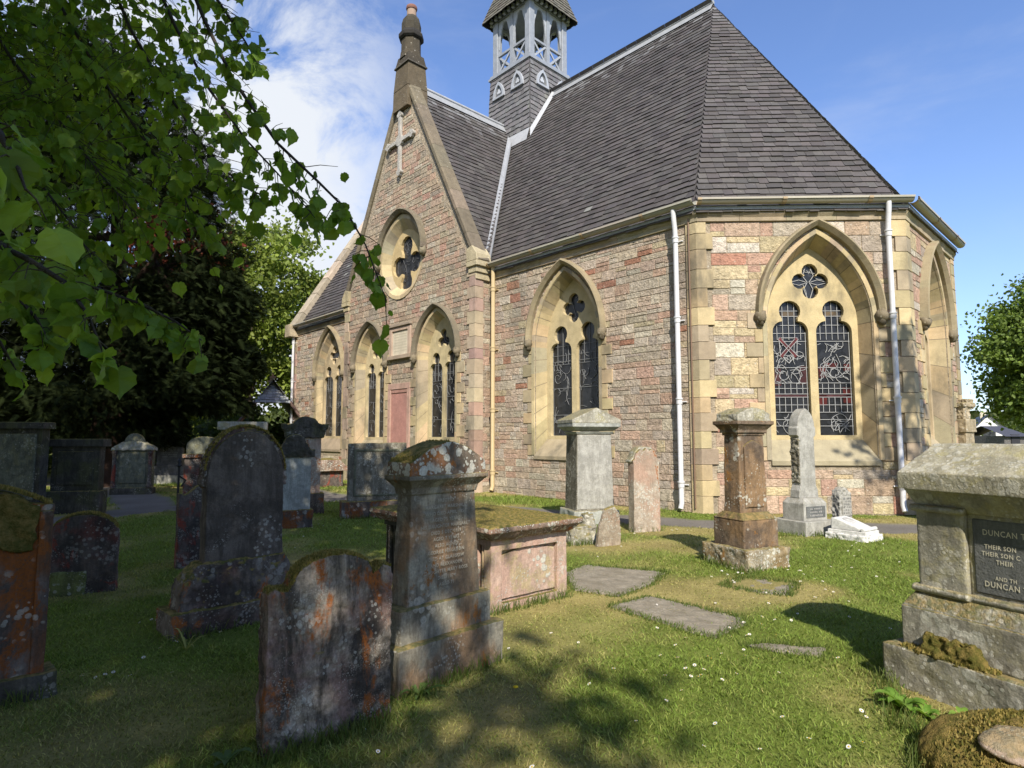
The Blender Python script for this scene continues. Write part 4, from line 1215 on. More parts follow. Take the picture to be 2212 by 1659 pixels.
# ---- bell turret on the crossing
def turret():
    rng = random.Random(41)
    cx, cy = TX + 0.27, HW
    hw = 1.06
    z0, z1, z2 = 12.6, 16.42, 18.95
    mb = MB()
    for k in range(4):
        an = k * math.pi / 2
        nd = Vector((math.cos(an), math.sin(an), 0)); td = Vector((-nd.y, nd.x, 0))
        b0 = hw + 0.22; b1 = hw + 0.10
        O = Vector((cx, cy, z0)) + nd * b0
        v = Vector((0, 0, z1 - z0)) - nd * (b0 - b1)
        slates(mb, O, td, v, [(-b0, 0), (b0, 0), (b1, v.length), (-b1, v.length)], rng, 0.19, 0.21, (0.155, 0.15, 0.15))
    base = mb.build('bell_turret', M_SLATE, church); base['label'] = 'slate hung bell turret base with open belfry'
    wc = (0.265, 0.285, 0.315)
    mb = MB()
    for (w, za, zb) in ((hw + 0.17, z1, z1 + 0.09), (hw + 0.12, z1 + 0.093, z1 + 0.2)):
        mb.box(cx - w, cy - w, za, cx + w, cy + w, zb, wc)
    mb.build('sill_band', M_LEAD, base)
    # arched blind vents on the slate base
    for k in range(4):
        an = k * math.pi / 2
        nd = Vector((math.cos(an), math.sin(an), 0)); td = Vector((-nd.y, nd.x, 0))
        fr = frame(Vector((cx, cy, 0)) + nd * (hw + 0.135), td, nd)
        for c in (-0.55, 0.55):
            mb = MB()
            o = [(c + u, z) for u, z in arch(0.34, 0.70, 15.42, 8)]; i_ = [(c + u * 0.66, 15.42 + (z - 15.42) * 0.7 + 0.07) for u, z in arch(0.34, 0.70, 15.42, 8)]
            mb.plate([o, i_], 0.10, -0.03, fr, (0.36, 0.38, 0.41), back=False)
            mb.plate([i_], 0.03, -0.03, fr, (0.16, 0.165, 0.17), back=False)
            mb.plate([[(c + u, z) for u, z in foil(0, 15.70, 0.06, 0.06, 3, R(90))]], 0.05, 0.0, fr, (0.45, 0.47, 0.5), back=False)
            mb.build('vent', M_LEAD, base)
    # posts, rails, braces
    zb, zt = z1 + 0.203, z2
    for sx in (-1, 1):
        for sy in (-1, 1):
            mb = MB(); px, py = cx + sx * (hw - 0.1), cy + sy * (hw - 0.1)
            mb.box(px - 0.14, py - 0.14, zb, px + 0.14, py + 0.14, zt, wc)
            bevel(mb.build('post', M_LEAD, base), 0.012, 1)
    for k in range(4):
        an = k * math.pi / 2
        nd = Vector((math.cos(an), math.sin(an), 0)); td = Vector((-nd.y, nd.x, 0))
        fr = frame(Vector((cx, cy, 0)) + nd * hw, td, nd)
        mb = MB()
        mb.plate([[(-0.085, zb), (0.085, zb), (0.085, zt), (-0.085, zt)]], 0.01, -0.17, fr, wc)
        mb.build('post', M_LEAD, base)
        for s in (-1, 1):
            u0, u1 = (0.085, 0.81) if s > 0 else (-0.81, -0.085)
            mb = MB()
            mb.plate([[(u0, zb + 0.78), (u1, zb + 0.78), (u1, zb + 0.87), (u0, zb + 0.87)]], -0.02, -0.12, fr, wc)
            mb.plate([[(u0, zb), (u1, zb), (u1, zb + 0.08), (u0, zb + 0.08)]], -0.02, -0.12, fr, wc)
            for a, b in (((u0, zb + 0.08), (u1, zb + 0.78)), ((u0, zb + 0.78), (u1, zb + 0.08))):
                d = Vector((b[0] - a[0], b[1] - a[1])).normalized(); p = Vector((-d.y, d.x)) * 0.04
                mb.plate([[(a[0] + p.x, a[1] + p.y), (b[0] + p.x, b[1] + p.y), (b[0] - p.x, b[1] - p.y), (a[0] - p.x, a[1] - p.y)]], -0.04 - (0.02 if a[1] > b[1] else 0), -0.1, fr, (0.33, 0.35, 0.38))
            mb.build('rail', M_LEAD, base)
            # cusped timber head
            c = (u0 + u1) / 2; w = (u1 - u0) / 2
            top = zt - 0.02
            edge = []
            for q in range(0, 21):
                tt = q / 20; uu = -w + 2 * w * tt
                x = abs(uu) / w
                zz = top - 0.12 - 1.0 * x ** 2.8
                zz -= 0.09 * abs(math.sin(x * math.pi * 2.5)) * (x > 0.3)
                edge.append((c + uu * 0.985, zz))
            mb = MB(); mb.plate([[(c - w, top)] + edge + [(c + w, top)]], -0.03, -0.09, fr, (0.36, 0.38, 0.41))
            mb.build('cusped_head', M_LEAD, base)
    mb = MB()
    mb.box(cx - hw - 0.03, cy - hw - 0.03, z2, cx + hw + 0.03, cy + hw + 0.03, z2 + 0.16, wc)
    for k in range(4):
        an = k * math.pi / 2
        nd = Vector((math.cos(an), math.sin(an), 0)); td = Vector((-nd.y, nd.x, 0))
        for q in np.linspace(-hw, hw, 9):
            p = Vector((cx, cy, z2 + 0.1)) + nd * (hw + 0.15) + td * q
            mb.box(p.x - 0.055, p.y - 0.055, p.z - 0.12, p.x + 0.055, p.y + 0.055, p.z + 0.06, (0.34, 0.36, 0.38))
    mb.build('eaves_bracket', M_LEAD, base)
    mb = MB()
    for k in range(4):
        an = k * math.pi / 2
        nd = Vector((math.cos(an), math.sin(an), 0)); td = Vector((-nd.y, nd.x, 0))
        b0 = hw + 0.36
        O = Vector((cx, cy, z2 + 0.02)) + nd * b0; v = Vector((0, 0, 4.6)) - nd * b0
        slates(mb, O, td, v, [(-b0, 0), (b0, 0), (0, v.length)], rng, 0.17, 0.18, (0.13, 0.12, 0.095))
    mb.build('spire_roof', M_SLATE, base)
    # lead apron where the turret meets the roofs
    mb = MB(); rise = RIDGE - EAVE
    b = hw + 0.24
    zf = lambda y: EAVE + y * rise / HW
    y0 = cy - b
    mb.add([(cx - b, y0 - 0.02, zf(y0) + 0.30), (cx + b, y0 - 0.02, zf(y0) + 0.30), (cx + b, y0 - 0.20, zf(y0 - 0.20) + 0.07), (cx - b, y0 - 0.20, zf(y0 - 0.20) + 0.07)], [(0, 1, 2, 3)], (0.37, 0.38, 0.39))
    mb.add([(cx + b + 0.01, y0, zf(y0) + 0.28), (cx + b + 0.01, cy, zf(cy) + 0.24), (cx + b + 0.16, cy, zf(cy) + 0.08), (cx + b + 0.16, y0 - 0.15, zf(y0 - 0.15) + 0.08)], [(0, 1, 2, 3)], (0.38, 0.39, 0.4))
    mb.build('lead_apron', M_LEAD, base)
turret()

# ---- rainwater pipes
def downpipe(fr, u, c, z_top=WT + 0.34, neck=True, r=0.055, d=0.15, label=None, zb=0.08):
    mb = MB()
    pts = []
    if neck:
        for t in np.linspace(0, 1, 9):
            e = t * t * (3 - 2 * t); pts.append(fr(u + 0.0, 0.22 - (0.22 - d) * e, z_top - 0.62 * t))
    else: pts.append(fr(u, d, z_top))
    pts.append(fr(u, d, zb + 0.12)); pts.append(fr(u, d + 0.05, zb))
    mb.tube(pts, r, 12, c)
    pipe = mb.build('downpipe', M_PAINT, church)
    if label: pipe['label'] = label
    zz = z_top - 0.68; k = 0
    while zz > 0.3:
        mb = MB()
        mb.tube([fr(u, d, zz - 0.05), fr(u, d, zz + 0.05)], r * 1.22, 12, c)
        mb.tube([fr(u, d, zz + 0.05), fr(u, d, zz + 0.08)], r * 1.45, 12, c)
        a, b = Vector(fr(u - 0.11, 0.03, zz)), Vector(fr(u + 0.11, 0.03, zz))
        mb.tube([a, b], 0.018, 6, c); mb.tube([fr(u, 0.0, zz), fr(u, d, zz)], 0.02, 6, c)
        mb.build('pipe_collar', M_PAINT, pipe)
        zz -= 1.78
WHITE = (0.60, 0.60, 0.61)
downpipe(FR_S, -0.42, WHITE, label='white downpipe on the nave corner')
downpipe(FR_SE, SEL - 0.42, WHITE, label='white downpipe at the right end of the apse wall')
downpipe(FR_S, -6.52, (0.50, 0.39, 0.22), neck=False, r=0.062, d=0.14, label='ochre painted downpipe beside the gable')
downpipe(FR_S, -LEN + 0.22, WHITE, label='white downpipe at the far left corner of the nave')
mb = MB(); mb.tube([FR_S(-0.15, 0.06, 0.1), FR_S(-0.15, 0.06, WT + 0.2)], 0.017, 6, (0.2, 0.13, 0.09)); mb.build('conduit', M_PAINT, church)

# ------------------------------------------------------------------ grave stones
GRP = 'old gravestones in the churchyard'

def stone_thing(name, px, yaw, label, cat='gravestone', group=GRP, lean=0.0, xy=None):
    x, y = xy if xy else G(*px)
    o = empty(name, (x, y, 0), R(yaw), label, cat, group)
    o.rotation_euler = (R(lean), 0, R(yaw))
    return o

def slab_profile(w, h, kind, rise=0.2, n=10):
    """headstone outline in xz, x from 0 to w"""
    c = w / 2
    if kind == 'round':
        return [(0, -0.1), (w, -0.1)] + [(c + c * math.cos(a), h - rise + rise * math.sin(a)) for a in np.linspace(0, math.pi, 2 * n)]
    if kind == 'shoulder':
        k = w * 0.38
        return [(0, -0.1), (w, -0.1), (w, h - rise), (c + k, h - rise)] + [(c + k * math.cos(a), h - rise * 0.9 + rise * 0.9 * math.sin(a)) for a in np.linspace(0.1, math.pi - 0.1, 2 * n)] + [(c - k, h - rise), (0, h - rise)]
    if kind == 'wave':
        pts = [(0, -0.1), (w, -0.1)]
        for t in np.linspace(0, 1, 4 * n):
            u = w * (1 - t); s = abs(2 * t - 1)
            z = h - rise * (0.5 - 0.5 * math.cos(math.pi * min(1, s * 1.25)))
            if s > 0.8: z += rise * 0.25 * math.sin((s - 0.8) / 0.2 * math.pi * 0.5)
            pts.append((u, z))
        return pts
    if kind == 'gable':
        return [(0, -0.1), (w, -0.1), (w, h - rise), (c, h), (0, h - rise)]
    if kind == 'flat':
        return [(0, -0.1), (w, -0.1), (w, h), (0, h)]
    if kind == 'gothic':
        a = arch(w / 2, rise, h - rise, n)
        return [(0, -0.1), (w, -0.1)] + [(c - u, z) for u, z in a]

def part(mb, name, mat, parent, vox=0.012, s1=0.012, sc1=0.18, s2=0.005, sc2=0.04, label=None):
    o = mb.build(name, mat, parent)
    if vox: weather(o, vox, s1, sc1, s2, sc2)
    else: bevel(o, 0.010, 2)
    if label: o['label'] = label
    return o

def prism_part(poly, y0, y1, name, mat, parent, **kw):
    mb = MB(); mb.prism(poly, y0, y1); return part(mb, name, mat, parent, **kw)

def box_part(x0, y0, z0, x1, y1, z1, name, mat, parent, taper=0.0, **kw):
    mb = MB(); mb.box(x0, y0, z0, x1, y1, z1, taper=taper); return part(mb, name, mat, parent, **kw)

def moss_cap(P, n, mat, parent, rng, s=(0.012, 0.03), name='moss'):
    """little upright moss tufts on ledges: P callable giving a surface point"""
    P = np.array([P() for _ in range(n)])
    tv = np.array([(-0.4, 0, 0), (0.4, 0, 0), (0.05, 0.1, 1.0)]); tf = np.array([(0, 1, 2)])
    g = np.random.default_rng(int(rng.random() * 1e6))
    Rm = rand_rot(g, n, up=0.75)
    S = g.uniform(s[0], s[1], n)
    k = g.random((n, 1))
    C = np.array([0.115, 0.12, 0.026]) * (1 - k) + np.array([0.38, 0.285, 0.09]) * k
    return inst(name, tv, tf, Rm, S, P, C, M_GRASS, parent)

def rand_rot(g, n, up=0.0):
    """random frames; z axis biased upwards by up"""
    z = g.normal(size=(n, 3)); z /= np.linalg.norm(z, axis=1, keepdims=True)
    z = z * (1 - up) + np.array([0, 0, up]); z /= np.linalg.norm(z, axis=1, keepdims=True)
    x = g.normal(size=(n, 3)); x -= z * np.sum(x * z, 1, keepdims=True); x /= np.linalg.norm(x, axis=1, keepdims=True)
    y = np.cross(z, x)
    return np.stack([x, y, z], -1)

rg = random.Random(51)

# wide lichened slab, foreground
t = stone_thing('headstone', (568, 1640), 42, 'wide headstone with wavy mossy top, orange and grey lichen, nearest the camera')
prof = [(0, -0.1), (0.73, -0.1), (0.725, 0.55), (0.72, 0.80), (0.715, 0.845), (0.66, 0.862), (0.61, 0.83), (0.585, 0.81)]
prof += [(0.36 + 0.23 * math.cos(a), 0.83 + 0.125 * math.sin(a)) for a in np.linspace(0.12, math.pi - 0.1, 14)]
prof += [(0.115, 0.80), (0.07, 0.805), (0.03, 0.81), (0.0, 0.795)]
prism_part(prof, 0, 0.115, 'slab', G_FRONT, t, vox=0.010, s1=0.03, sc1=0.14, s2=0.016, sc2=0.035)
def _top():
    u = rg.uniform(0.01, 0.71)
    z = 0.80
    for (a, b), (c, d) in zip(prof[2:-1], prof[3:]):
        lo, hi = min(a, c), max(a, c)
        if lo <= u <= hi and hi - lo > 1e-4: z = b + (d - b) * (u - a) / (c - a); break
    return (u, rg.uniform(0.0, 0.115), z - 0.004)
moss_cap(_top, 5200, M_GRASS, t, rg, (0.010, 0.024))

# tall pedestal
t = stone_thing('pedestal_monument', (860, 1512), 47, 'tall pedestal gravestone with spotted gabled cap and worn inscription, centre foreground', 'monument')
box_part(0, 0, -0.1, 0.93, 0.40, 0.285, 'base', G_PED, t, s1=0.03)
box_part(0.05, 0.06, 0.275, 0.86, 0.34, 0.50, 'plinth', G_PED, t, s1=0.02)
mb = MB(); mb.frust((0.135, 0.10, 0.785, 0.28, 0.49), (0.175, 0.12, 0.745, 0.27, 1.28)); part(mb, 'shaft', G_PED, t, 0.008, 0.008, 0.25, 0.003)
mb = MB()
mb.frust((0.165, 0.108, 0.755, 0.285, 1.215), (0.155, 0.10, 0.765, 0.29, 1.262)); mb.frust((0.155, 0.10, 0.765, 0.29, 1.26), (0.105, 0.055, 0.815, 0.325, 1.315)); mb.box(0.10, 0.05, 1.312, 0.82, 0.33, 1.345)
part(mb, 'cornice', G_PED, t, 0.0055, 0.005, 0.2, 0.002)
mb = MB(); mb.prism([(0.115, 1.335), (0.805, 1.335), (0.80, 1.43), (0.63, 1.53), (0.50, 1.57), (0.42, 1.57), (0.29, 1.53), (0.12, 1.43)], 0.06, 0.32)
part(mb, 'cap', G_PEDC, t, 0.0065, 0.010, 0.15, 0.004)
moss_cap(lambda: (lambda u: (u, rg.uniform(0.08, 0.32), 1.43 + 0.14 * (1 - abs(u - 0.46) / 0.34) ** 0.9))(rg.uniform(0.13, 0.79)), 2600, M_GRASS, t, rg, (0.008, 0.02))
mb = MB()
lines = ["ERECTED", "MARGARET MARSHALL", "WHO DIED APRIL 1851", "AGED 75 YEARS", "HIS DAUGHTER MARGARET", "DIED 5 DEC 1859", "AGED 7 YEARS", "ALSO AGNES", "GEORGE FERGUSON", "DIED AT GLASGOW", "AND ALEXANDER", "DAUGHTER MARY ROSS", "DIED 1874", "AGED 71"]
for i, s in enumerate(lines):
    z = 1.155 - i * 0.043
    f = (1.28 - z) / 0.79; yy = 0.115 - 0.02 * f
    text_mb(s, 0.033, (lambda zz, y_: (lambda u, d, v: (0.46 + u, y_ - 0.010, zz + v)))(z, yy), (0.34, 0.32, 0.26), align='CENTER', mb=mb)
o = mb.build('inscription', M_PLAIN, t)

# blackened arched stone
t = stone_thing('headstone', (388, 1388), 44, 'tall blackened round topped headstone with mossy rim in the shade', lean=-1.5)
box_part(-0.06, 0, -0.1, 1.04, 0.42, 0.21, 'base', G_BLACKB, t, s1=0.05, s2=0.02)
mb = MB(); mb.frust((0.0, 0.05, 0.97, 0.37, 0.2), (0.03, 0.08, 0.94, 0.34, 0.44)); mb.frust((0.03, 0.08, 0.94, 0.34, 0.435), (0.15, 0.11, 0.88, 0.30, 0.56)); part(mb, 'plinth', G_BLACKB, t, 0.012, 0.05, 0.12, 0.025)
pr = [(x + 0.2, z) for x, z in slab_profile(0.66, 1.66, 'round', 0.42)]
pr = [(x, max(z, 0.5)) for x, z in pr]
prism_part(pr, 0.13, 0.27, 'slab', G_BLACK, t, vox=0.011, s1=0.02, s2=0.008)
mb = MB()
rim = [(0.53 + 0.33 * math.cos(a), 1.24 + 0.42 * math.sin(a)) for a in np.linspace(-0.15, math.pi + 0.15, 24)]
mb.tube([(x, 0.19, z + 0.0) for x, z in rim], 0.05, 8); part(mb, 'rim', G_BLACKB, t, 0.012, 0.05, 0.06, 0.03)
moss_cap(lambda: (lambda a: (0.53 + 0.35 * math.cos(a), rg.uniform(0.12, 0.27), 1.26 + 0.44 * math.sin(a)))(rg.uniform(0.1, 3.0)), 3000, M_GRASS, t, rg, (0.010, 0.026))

# rust red stone, left edge
x, y = G(93, 1506)
t = stone_thing('headstone', None, 42, 'rust red headstone with thick mossy top at the left edge', xy=(x - 0.74 * 0.78, y - 0.67 * 0.78))
prism_part([(0, -0.1), (0.78, -0.1), (0.79, 0.12), (0.77, 0.2), (0.775, 1.18), (0.66, 1.19), (0.56, 1.26), (0.4, 1.30), (0.2, 1.26), (0.1, 1.19), (0.0, 1.18)], 0, 0.13, 'slab', G_ORANGE, t, s1=0.018)
prism_part([(0.0, 0.95), (0.2, 0.88), (0.45, 0.93), (0.68, 0.9), (0.70, 1.17), (0.56, 1.25), (0.4, 1.29), (0.2, 1.25), (0.0, 1.17)], -0.022, 0.03, 'moss_panel', M_MOSS, t, vox=0.01, s1=0.06, sc1=0.07)
box_part(0.70, -0.016, 0.1, 0.772, 0.05, 1.14, 'border', G_ORANGE, t, vox=0.008)
box_part(-0.1, -0.05, -0.1, 0.83, 0.2, 0.16, 'base', G_DARK, t, s1=0.05)
moss_cap(lambda: (lambda u: (u, rg.uniform(-0.01, 0.13), 1.185 + max(0, 0.115 * math.cos((u - 0.4) * 4.6))))(rg.uniform(0, 0.76)), 4000, M_GRASS, t, rg, (0.012, 0.03))

# small rounded stone behind it
t = stone_thing('headstone', (92, 1288), 26, 'low rounded red blotched headstone behind the rust red one')
prism_part(slab_profile(0.62, 0.80, 'round', 0.24), 0, 0.16, 'slab', G_DARKR, t, s1=0.03, s2=0.012)
box_part(0.05, -0.02, -0.1, 0.36, 0.02, 0.22, 'lichen_patch', gst('yellow_lichen_crust', (0.19, 0.21, 0.07), (0.06, 0.06, 0.03), 0.5, 0, 0, 0.5, None, 20.0, 3.3), t, s1=0.03)
moss_cap(lambda: (lambda a: (0.31 + 0.31 * math.cos(a), rg.uniform(0, 0.16), 0.56 + 0.245 * math.sin(a)))(rg.uniform(0.3, 2.8)), 1800, M_GRASS, t, rg, (0.01, 0.025))

# slab peeping out behind the blackened stone
t = stone_thing('headstone', (380, 1228), 40, 'white and red lichened slab half hidden by the blackened stone')
prism_part(slab_profile(0.5, 1.0, 'wave', 0.12), 0, 0.13, 'slab', G_DARKR, t, s1=0.02)

# table tomb
t = stone_thing('table_tomb', (1060, 1327), 41, 'pink sandstone table tomb with mossy top slab and carved end panel', 'tomb')
mb = MB(); mb.box(0.02, 0.05, -0.1, 0.97, 0.12, 0.66); part(mb, 'end_panel', G_PINK, t, 0.012, 0.01)
mb = MB()
for q in ((0.0, 0.0, -0.1, 0.13, 0.10, 0.66), (0.86, 0.0, -0.1, 0.99, 0.10, 0.66), (0.1, 0.0, 0.55, 0.9, 0.10, 0.66), (0.1, 0.0, -0.1, 0.9, 0.10, 0.07)): mb.box(*q)
part(mb, 'panel_frame', G_PINK, t, 0.010, 0.010)
mb = MB(); mb.prism([(0.14, 0.10), (0.85, 0.10), (0.85, 0.50), (0.70, 0.53), (0.5, 0.56), (0.29, 0.53), (0.14, 0.50)], 0.03, 0.06); part(mb, 'carved_panel', G_PINK, t, 0.010, 0.012)
box_part(0.02, 1.85, -0.1, 0.97, 1.95, 0.66, 'end_panel', G_PINKT, t)
box_part(0.86, 0.12, -0.1, 0.93, 1.86, 0.66, 'side_panel', G_PINK, t)
box_part(0.16, 0.12, -0.1, 0.21, 1.86, 0.66, 'side_panel', G_DARK, t)  # set-back dark panel: shade of the open side put into its colour
for yy in (0.02, 1.64):
    mb = MB()
    for k in range(4):
        p = yy + 0.05 + 0.075 * k
        mb.tube([(0.03, p, -0.02), (0.03, p, 0.16), (0.035, p, 0.64)], [0.024, 0.021, 0.021], 8)
    mb.box(0.0, yy + 0.0, 0.60, 0.10, yy + 0.32, 0.66); mb.box(0.0, yy, -0.1, 0.10, yy + 0.32, 0.05)
    mb.build('reeded_pilaster', G_PINK if yy < 1 else G_DARK, t)
mb = MB(); mb.frust((-0.04, -0.06, 1.03, 2.04, 0.665), (-0.11, -0.12, 1.10, 2.10, 0.735)); mb.box(-0.12, -0.13, 0.733, 1.11, 2.11, 0.79)
mb.box(-0.02, -0.035, 0.65, 1.01, 2.02, 0.668)
part(mb, 'top_slab', G_PINKT, t, 0.012, 0.02, 0.15, 0.012)
moss_cap(lambda: (rg.uniform(-0.1, 1.09), rg.uniform(-0.1, 2.1), 0.786), 9000, M_GRASS, t, rg, (0.006, 0.013))

# grey gable-topped monument by the nave window
t = stone_thing('pedestal_monument', (1246, 1136), 15, 'tall grey monument with shallow gabled cap in front of the nave window', 'monument')
box_part(-0.07, -0.06, -0.1, 0.82, 0.72, 0.26, 'base', G_GREY, t, s1=0.04, vox=0.016)
mb = MB(); mb.frust((0.0, 0.0, 0.74, 0.62, 0.25), (0.03, 0.03, 0.71, 0.59, 1.66)); part(mb, 'shaft', G_SLATEY, t, 0)  # darker than the front: staining, plus the flank's shade put into the colour
mb = MB(); mb.frust((0.02, 0.02, 0.72, 0.60, 1.65), (-0.01, -0.01, 0.75, 0.63, 1.70)); mb.frust((-0.01, -0.01, 0.75, 0.63, 1.715), (-0.10, -0.10, 0.84, 0.72, 1.79)); mb.box(-0.105, -0.105, 1.785, 0.845, 0.725, 1.86); part(mb, 'cornice', G_GREY, t, 0)
mb = MB(); mb.prism([(-0.11, 1.855), (0.85, 1.855), (0.85, 1.92), (0.37, 2.14), (-0.11, 1.92)], -0.11, 0.73); part(mb, 'cap', G_GREYL, t, 0)
mb = MB(); mb.frust((0.012, -0.004, 0.728, 0.05, 0.29), (0.038, 0.022, 0.702, 0.08, 1.64)); part(mb, 'front_face', G_LIGHT, t, 0)

t = stone_thing('broken_slab', (1290, 1182), 20, 'pale broken slab leaning at the foot of the grey monument', 'slab fragment', lean=16)
prism_part([(0, -0.05), (0.40, -0.05), (0.37, 0.2), (0.30, 0.50), (0.2, 0.62), (0.05, 0.56), (0.0, 0.3)], 0, 0.07, 'slab', G_PALE, t, s1=0.02)
t = stone_thing('rubble_stone', (1232, 1178), 15, 'mossy lump of rubble beside the leaning broken slab', 'stone')
mb = MB(); mb.frust((0, 0, 0.38, 0.35, -0.05), (0.05, 0.05, 0.30, 0.28, 0.27)); mb.frust((0.25, 0.1, 0.5, 0.4, -0.05), (0.3, 0.15, 0.42, 0.35, 0.42)); part(mb, 'lump', G_GREYB, t, 0.014, 0.1, 0.12, 0.03)

# small pale scalloped stone
t = stone_thing('headstone', (1371, 1153), 18, 'small pale headstone with scalloped top against the nave wall')
prism_part([(x, z) for x, z in [(0, -0.1), (0.50, -0.1), (0.50, 1.16), (0.515, 1.20), (0.47, 1.24), (0.44, 1.33), (0.36, 1.40), (0.30, 1.37), (0.25, 1.42), (0.20, 1.37), (0.14, 1.40), (0.06, 1.33), (0.03, 1.24), (-0.015, 1.20), (0.0, 1.16)]], 0, 0.20, 'slab', G_PALE, t, s1=0.015)
prism_part([(-0.02, 1.17), (0.52, 1.17), (0.52, 1.21), (0.48, 1.26), (0.44, 1.36), (0.36, 1.43), (0.25, 1.44), (0.14, 1.43), (0.06, 1.36), (0.02, 1.26), (-0.02, 1.21)], 0.05, 0.24, 'top_moulding', G_GREYL, t, s1=0.015)

# brown pedestal
t = stone_thing('pedestal_monument', (1620, 1241), 25, 'narrow brown sandstone pedestal on a whitened base block', 'monument')
box_part(-0.02, 0, -0.1, 0.66, 0.76, 0.27, 'base', G_BROWNB, t, s1=0.05, s2=0.02, vox=0.014)
box_part(0.03, 0.10, 0.26, 0.60, 0.60, 0.60, 'plinth', G_BROWN, t, s1=0.02)
mb = MB(); mb.frust((0.02, 0.09, 0.61, 0.61, 0.595), (0.08, 0.19, 0.55, 0.49, 0.68)); part(mb, 'moulding', G_BROWN, t, 0.01, 0.01)
mb = MB(); mb.frust((0.085, 0.20, 0.545, 0.47, 0.67), (0.105, 0.215, 0.52, 0.455, 1.63)); part(mb, 'shaft', G_BROWN, t, 0.010, 0.02)
mb = MB(); mb.prism([(0.17, 0.74), (0.47, 0.74), (0.46, 1.48), (0.41, 1.52), (0.315, 1.56), (0.22, 1.52), (0.17, 1.48)], 0.185, 0.25); part(mb, 'panel', G_BROWN, t, 0.010, 0.03)
mb = MB()
for q in ((0.09, 0.20, 0.535, 0.47, 1.62, 1.66), (0.07, 0.18, 0.555, 0.49, 1.655, 1.70)): mb.box(q[0], q[1], q[4], q[2], q[3], q[5])
mb.frust((0.07, 0.18, 0.555, 0.49, 1.69), (0.02, 0.13, 0.605, 0.54, 1.755)); mb.box(0.01, 0.12, 1.755, 0.615, 0.55, 1.80); part(mb, 'cornice', G_BROWN, t, 0.006, 0.008)
mb = MB(); mb.prism([(0.045, 1.79), (0.58, 1.79), (0.58, 1.89), (0.47, 1.94), (0.31, 1.97), (0.16, 1.94), (0.045, 1.89)], 0.15, 0.52); part(mb, 'cap', G_GREYL, t, 0.011, 0.04, 0.1, 0.015)

# light granite gothic stone
t = stone_thing('headstone', (1742, 1162), 25, 'light grey gothic headstone with rough flanks on a stepped granite base')
box_part(0, 0, -0.1, 0.72, 0.66, 0.24, 'base', G_LIGHT, t, vox=0)
mb = MB(); mb.box(0.09, 0.10, 0.235, 0.63, 0.52, 0.52); mb.frust((0.09, 0.10, 0.63, 0.52, 0.515), (0.15, 0.15, 0.57, 0.47, 0.60)); part(mb, 'plinth', G_LIGHT, t, 0)
mb = MB(); mb.box(0.14, 0.092, 0.29, 0.58, 0.11, 0.47); mb.build('name_panel', G_PANEL, t)
mb = MB(); dashes(mb, 0.17, 0.56, 0.30, 0.46, 3, 0.089, (0.48, 0.46, 0.42), rg); mb.build('inscription', M_PLAIN, t)
pr = [(0.14, 0.595), (0.60, 0.595), (0.59, 0.72), (0.55, 0.80), (0.545, 1.60), (0.59, 1.63), (0.59, 1.75)]
pr += [(0.37 - u, z) for u, z in arch(0.20, 0.30, 1.78, 10)] + [(0.15, 1.75), (0.15, 1.63), (0.195, 1.60), (0.19, 0.80), (0.15, 0.72)]
prism_part(pr, 0.22, 0.40, 'slab', G_LIGHT, t, vox=0)
mb = MB(); mb.box(0.178, 0.23, 0.85, 0.205, 0.39, 1.58); part(mb, 'rough_flank', G_SLATEY, t, 0.01, 0.06, 0.07, 0.03)

# small grey marker with rows of dark lettering
t = stone_thing('grave_marker', (1812, 1118), 20, 'small light grey marker with rock edged sides behind the white tablet')
t.location = (at(1812, 1050, 10.4).x, 10.4, 0)
prism_part([(0, -0.1), (0.27, -0.1), (0.27, 0.62), (0.2, 0.72), (0.12, 0.75), (0.04, 0.70), (0, 0.62)], 0, 0.16, 'slab', G_LIGHT, t, vox=0.010, s1=0.05, sc1=0.06, s2=0.02)
box_part(0.05, -0.012, 0.02, 0.26, 0.05, 0.60, 'front_panel', G_LIGHT, t, vox=0)
mb = MB(); dashes(mb, 0.06, 0.25, 0.05, 0.58, 11, -0.016, (0.10, 0.10, 0.105), rg, 0.7); mb.build('inscription', M_PLAIN, t)

# white tablet
t = stone_thing('memorial_tablet', (1872, 1174), 36, 'low white marble tablet sloping on a two step base', 'memorial')
mb = MB(); mb.box(-0.02, -0.02, -0.08, 0.50, 0.62, 0.10); part(mb, 'base', G_WHITE, t, 0.012, 0.05, 0.1, 0.02)
box_part(0.01, 0.02, 0.095, 0.47, 0.58, 0.155, 'step', G_WHITE, t, vox=0.010, s1=0.006)
mb = MB()
tp = [(0.05, 0.155), (0.05, 0.185), (0.12, 0.20), (0.24, 0.245), (0.38, 0.30), (0.50, 0.33), (0.54, 0.325), (0.54, 0.155)]
mb.add([(0.04, y, z) for y, z in tp] + [(0.44, y, z) for y, z in tp], [tuple(range(8)), tuple(reversed(range(8, 16)))] + [(i, (i + 1) % 8, 8 + (i + 1) % 8, 8 + i) for i in range(8)])
part(mb, 'tablet', G_WHITE, t, 0.009, 0.006)
mb = MB(); mb.tube([(0.02, 0.06, 0.18), (0.46, 0.06, 0.18)], 0.032, 10); part(mb, 'scroll', G_WHITE, t, 0.008, 0.004)
mb = MB()
for k in range(18):
    a, b = 2 * math.pi * k / 18, 2 * math.pi * (k + 1) / 18
    P_ = lambda an, r: (0.24 + r * math.cos(an), 0.33 + r * 0.93 * math.sin(an), 0.284 + r * 0.93 * math.sin(an) * 0.44)
    mb.add([P_(a, 0.09), P_(b, 0.09), P_(b, 0.115), P_(a, 0.115)], [(0, 1, 2, 3)], (0.42, 0.41, 0.38))
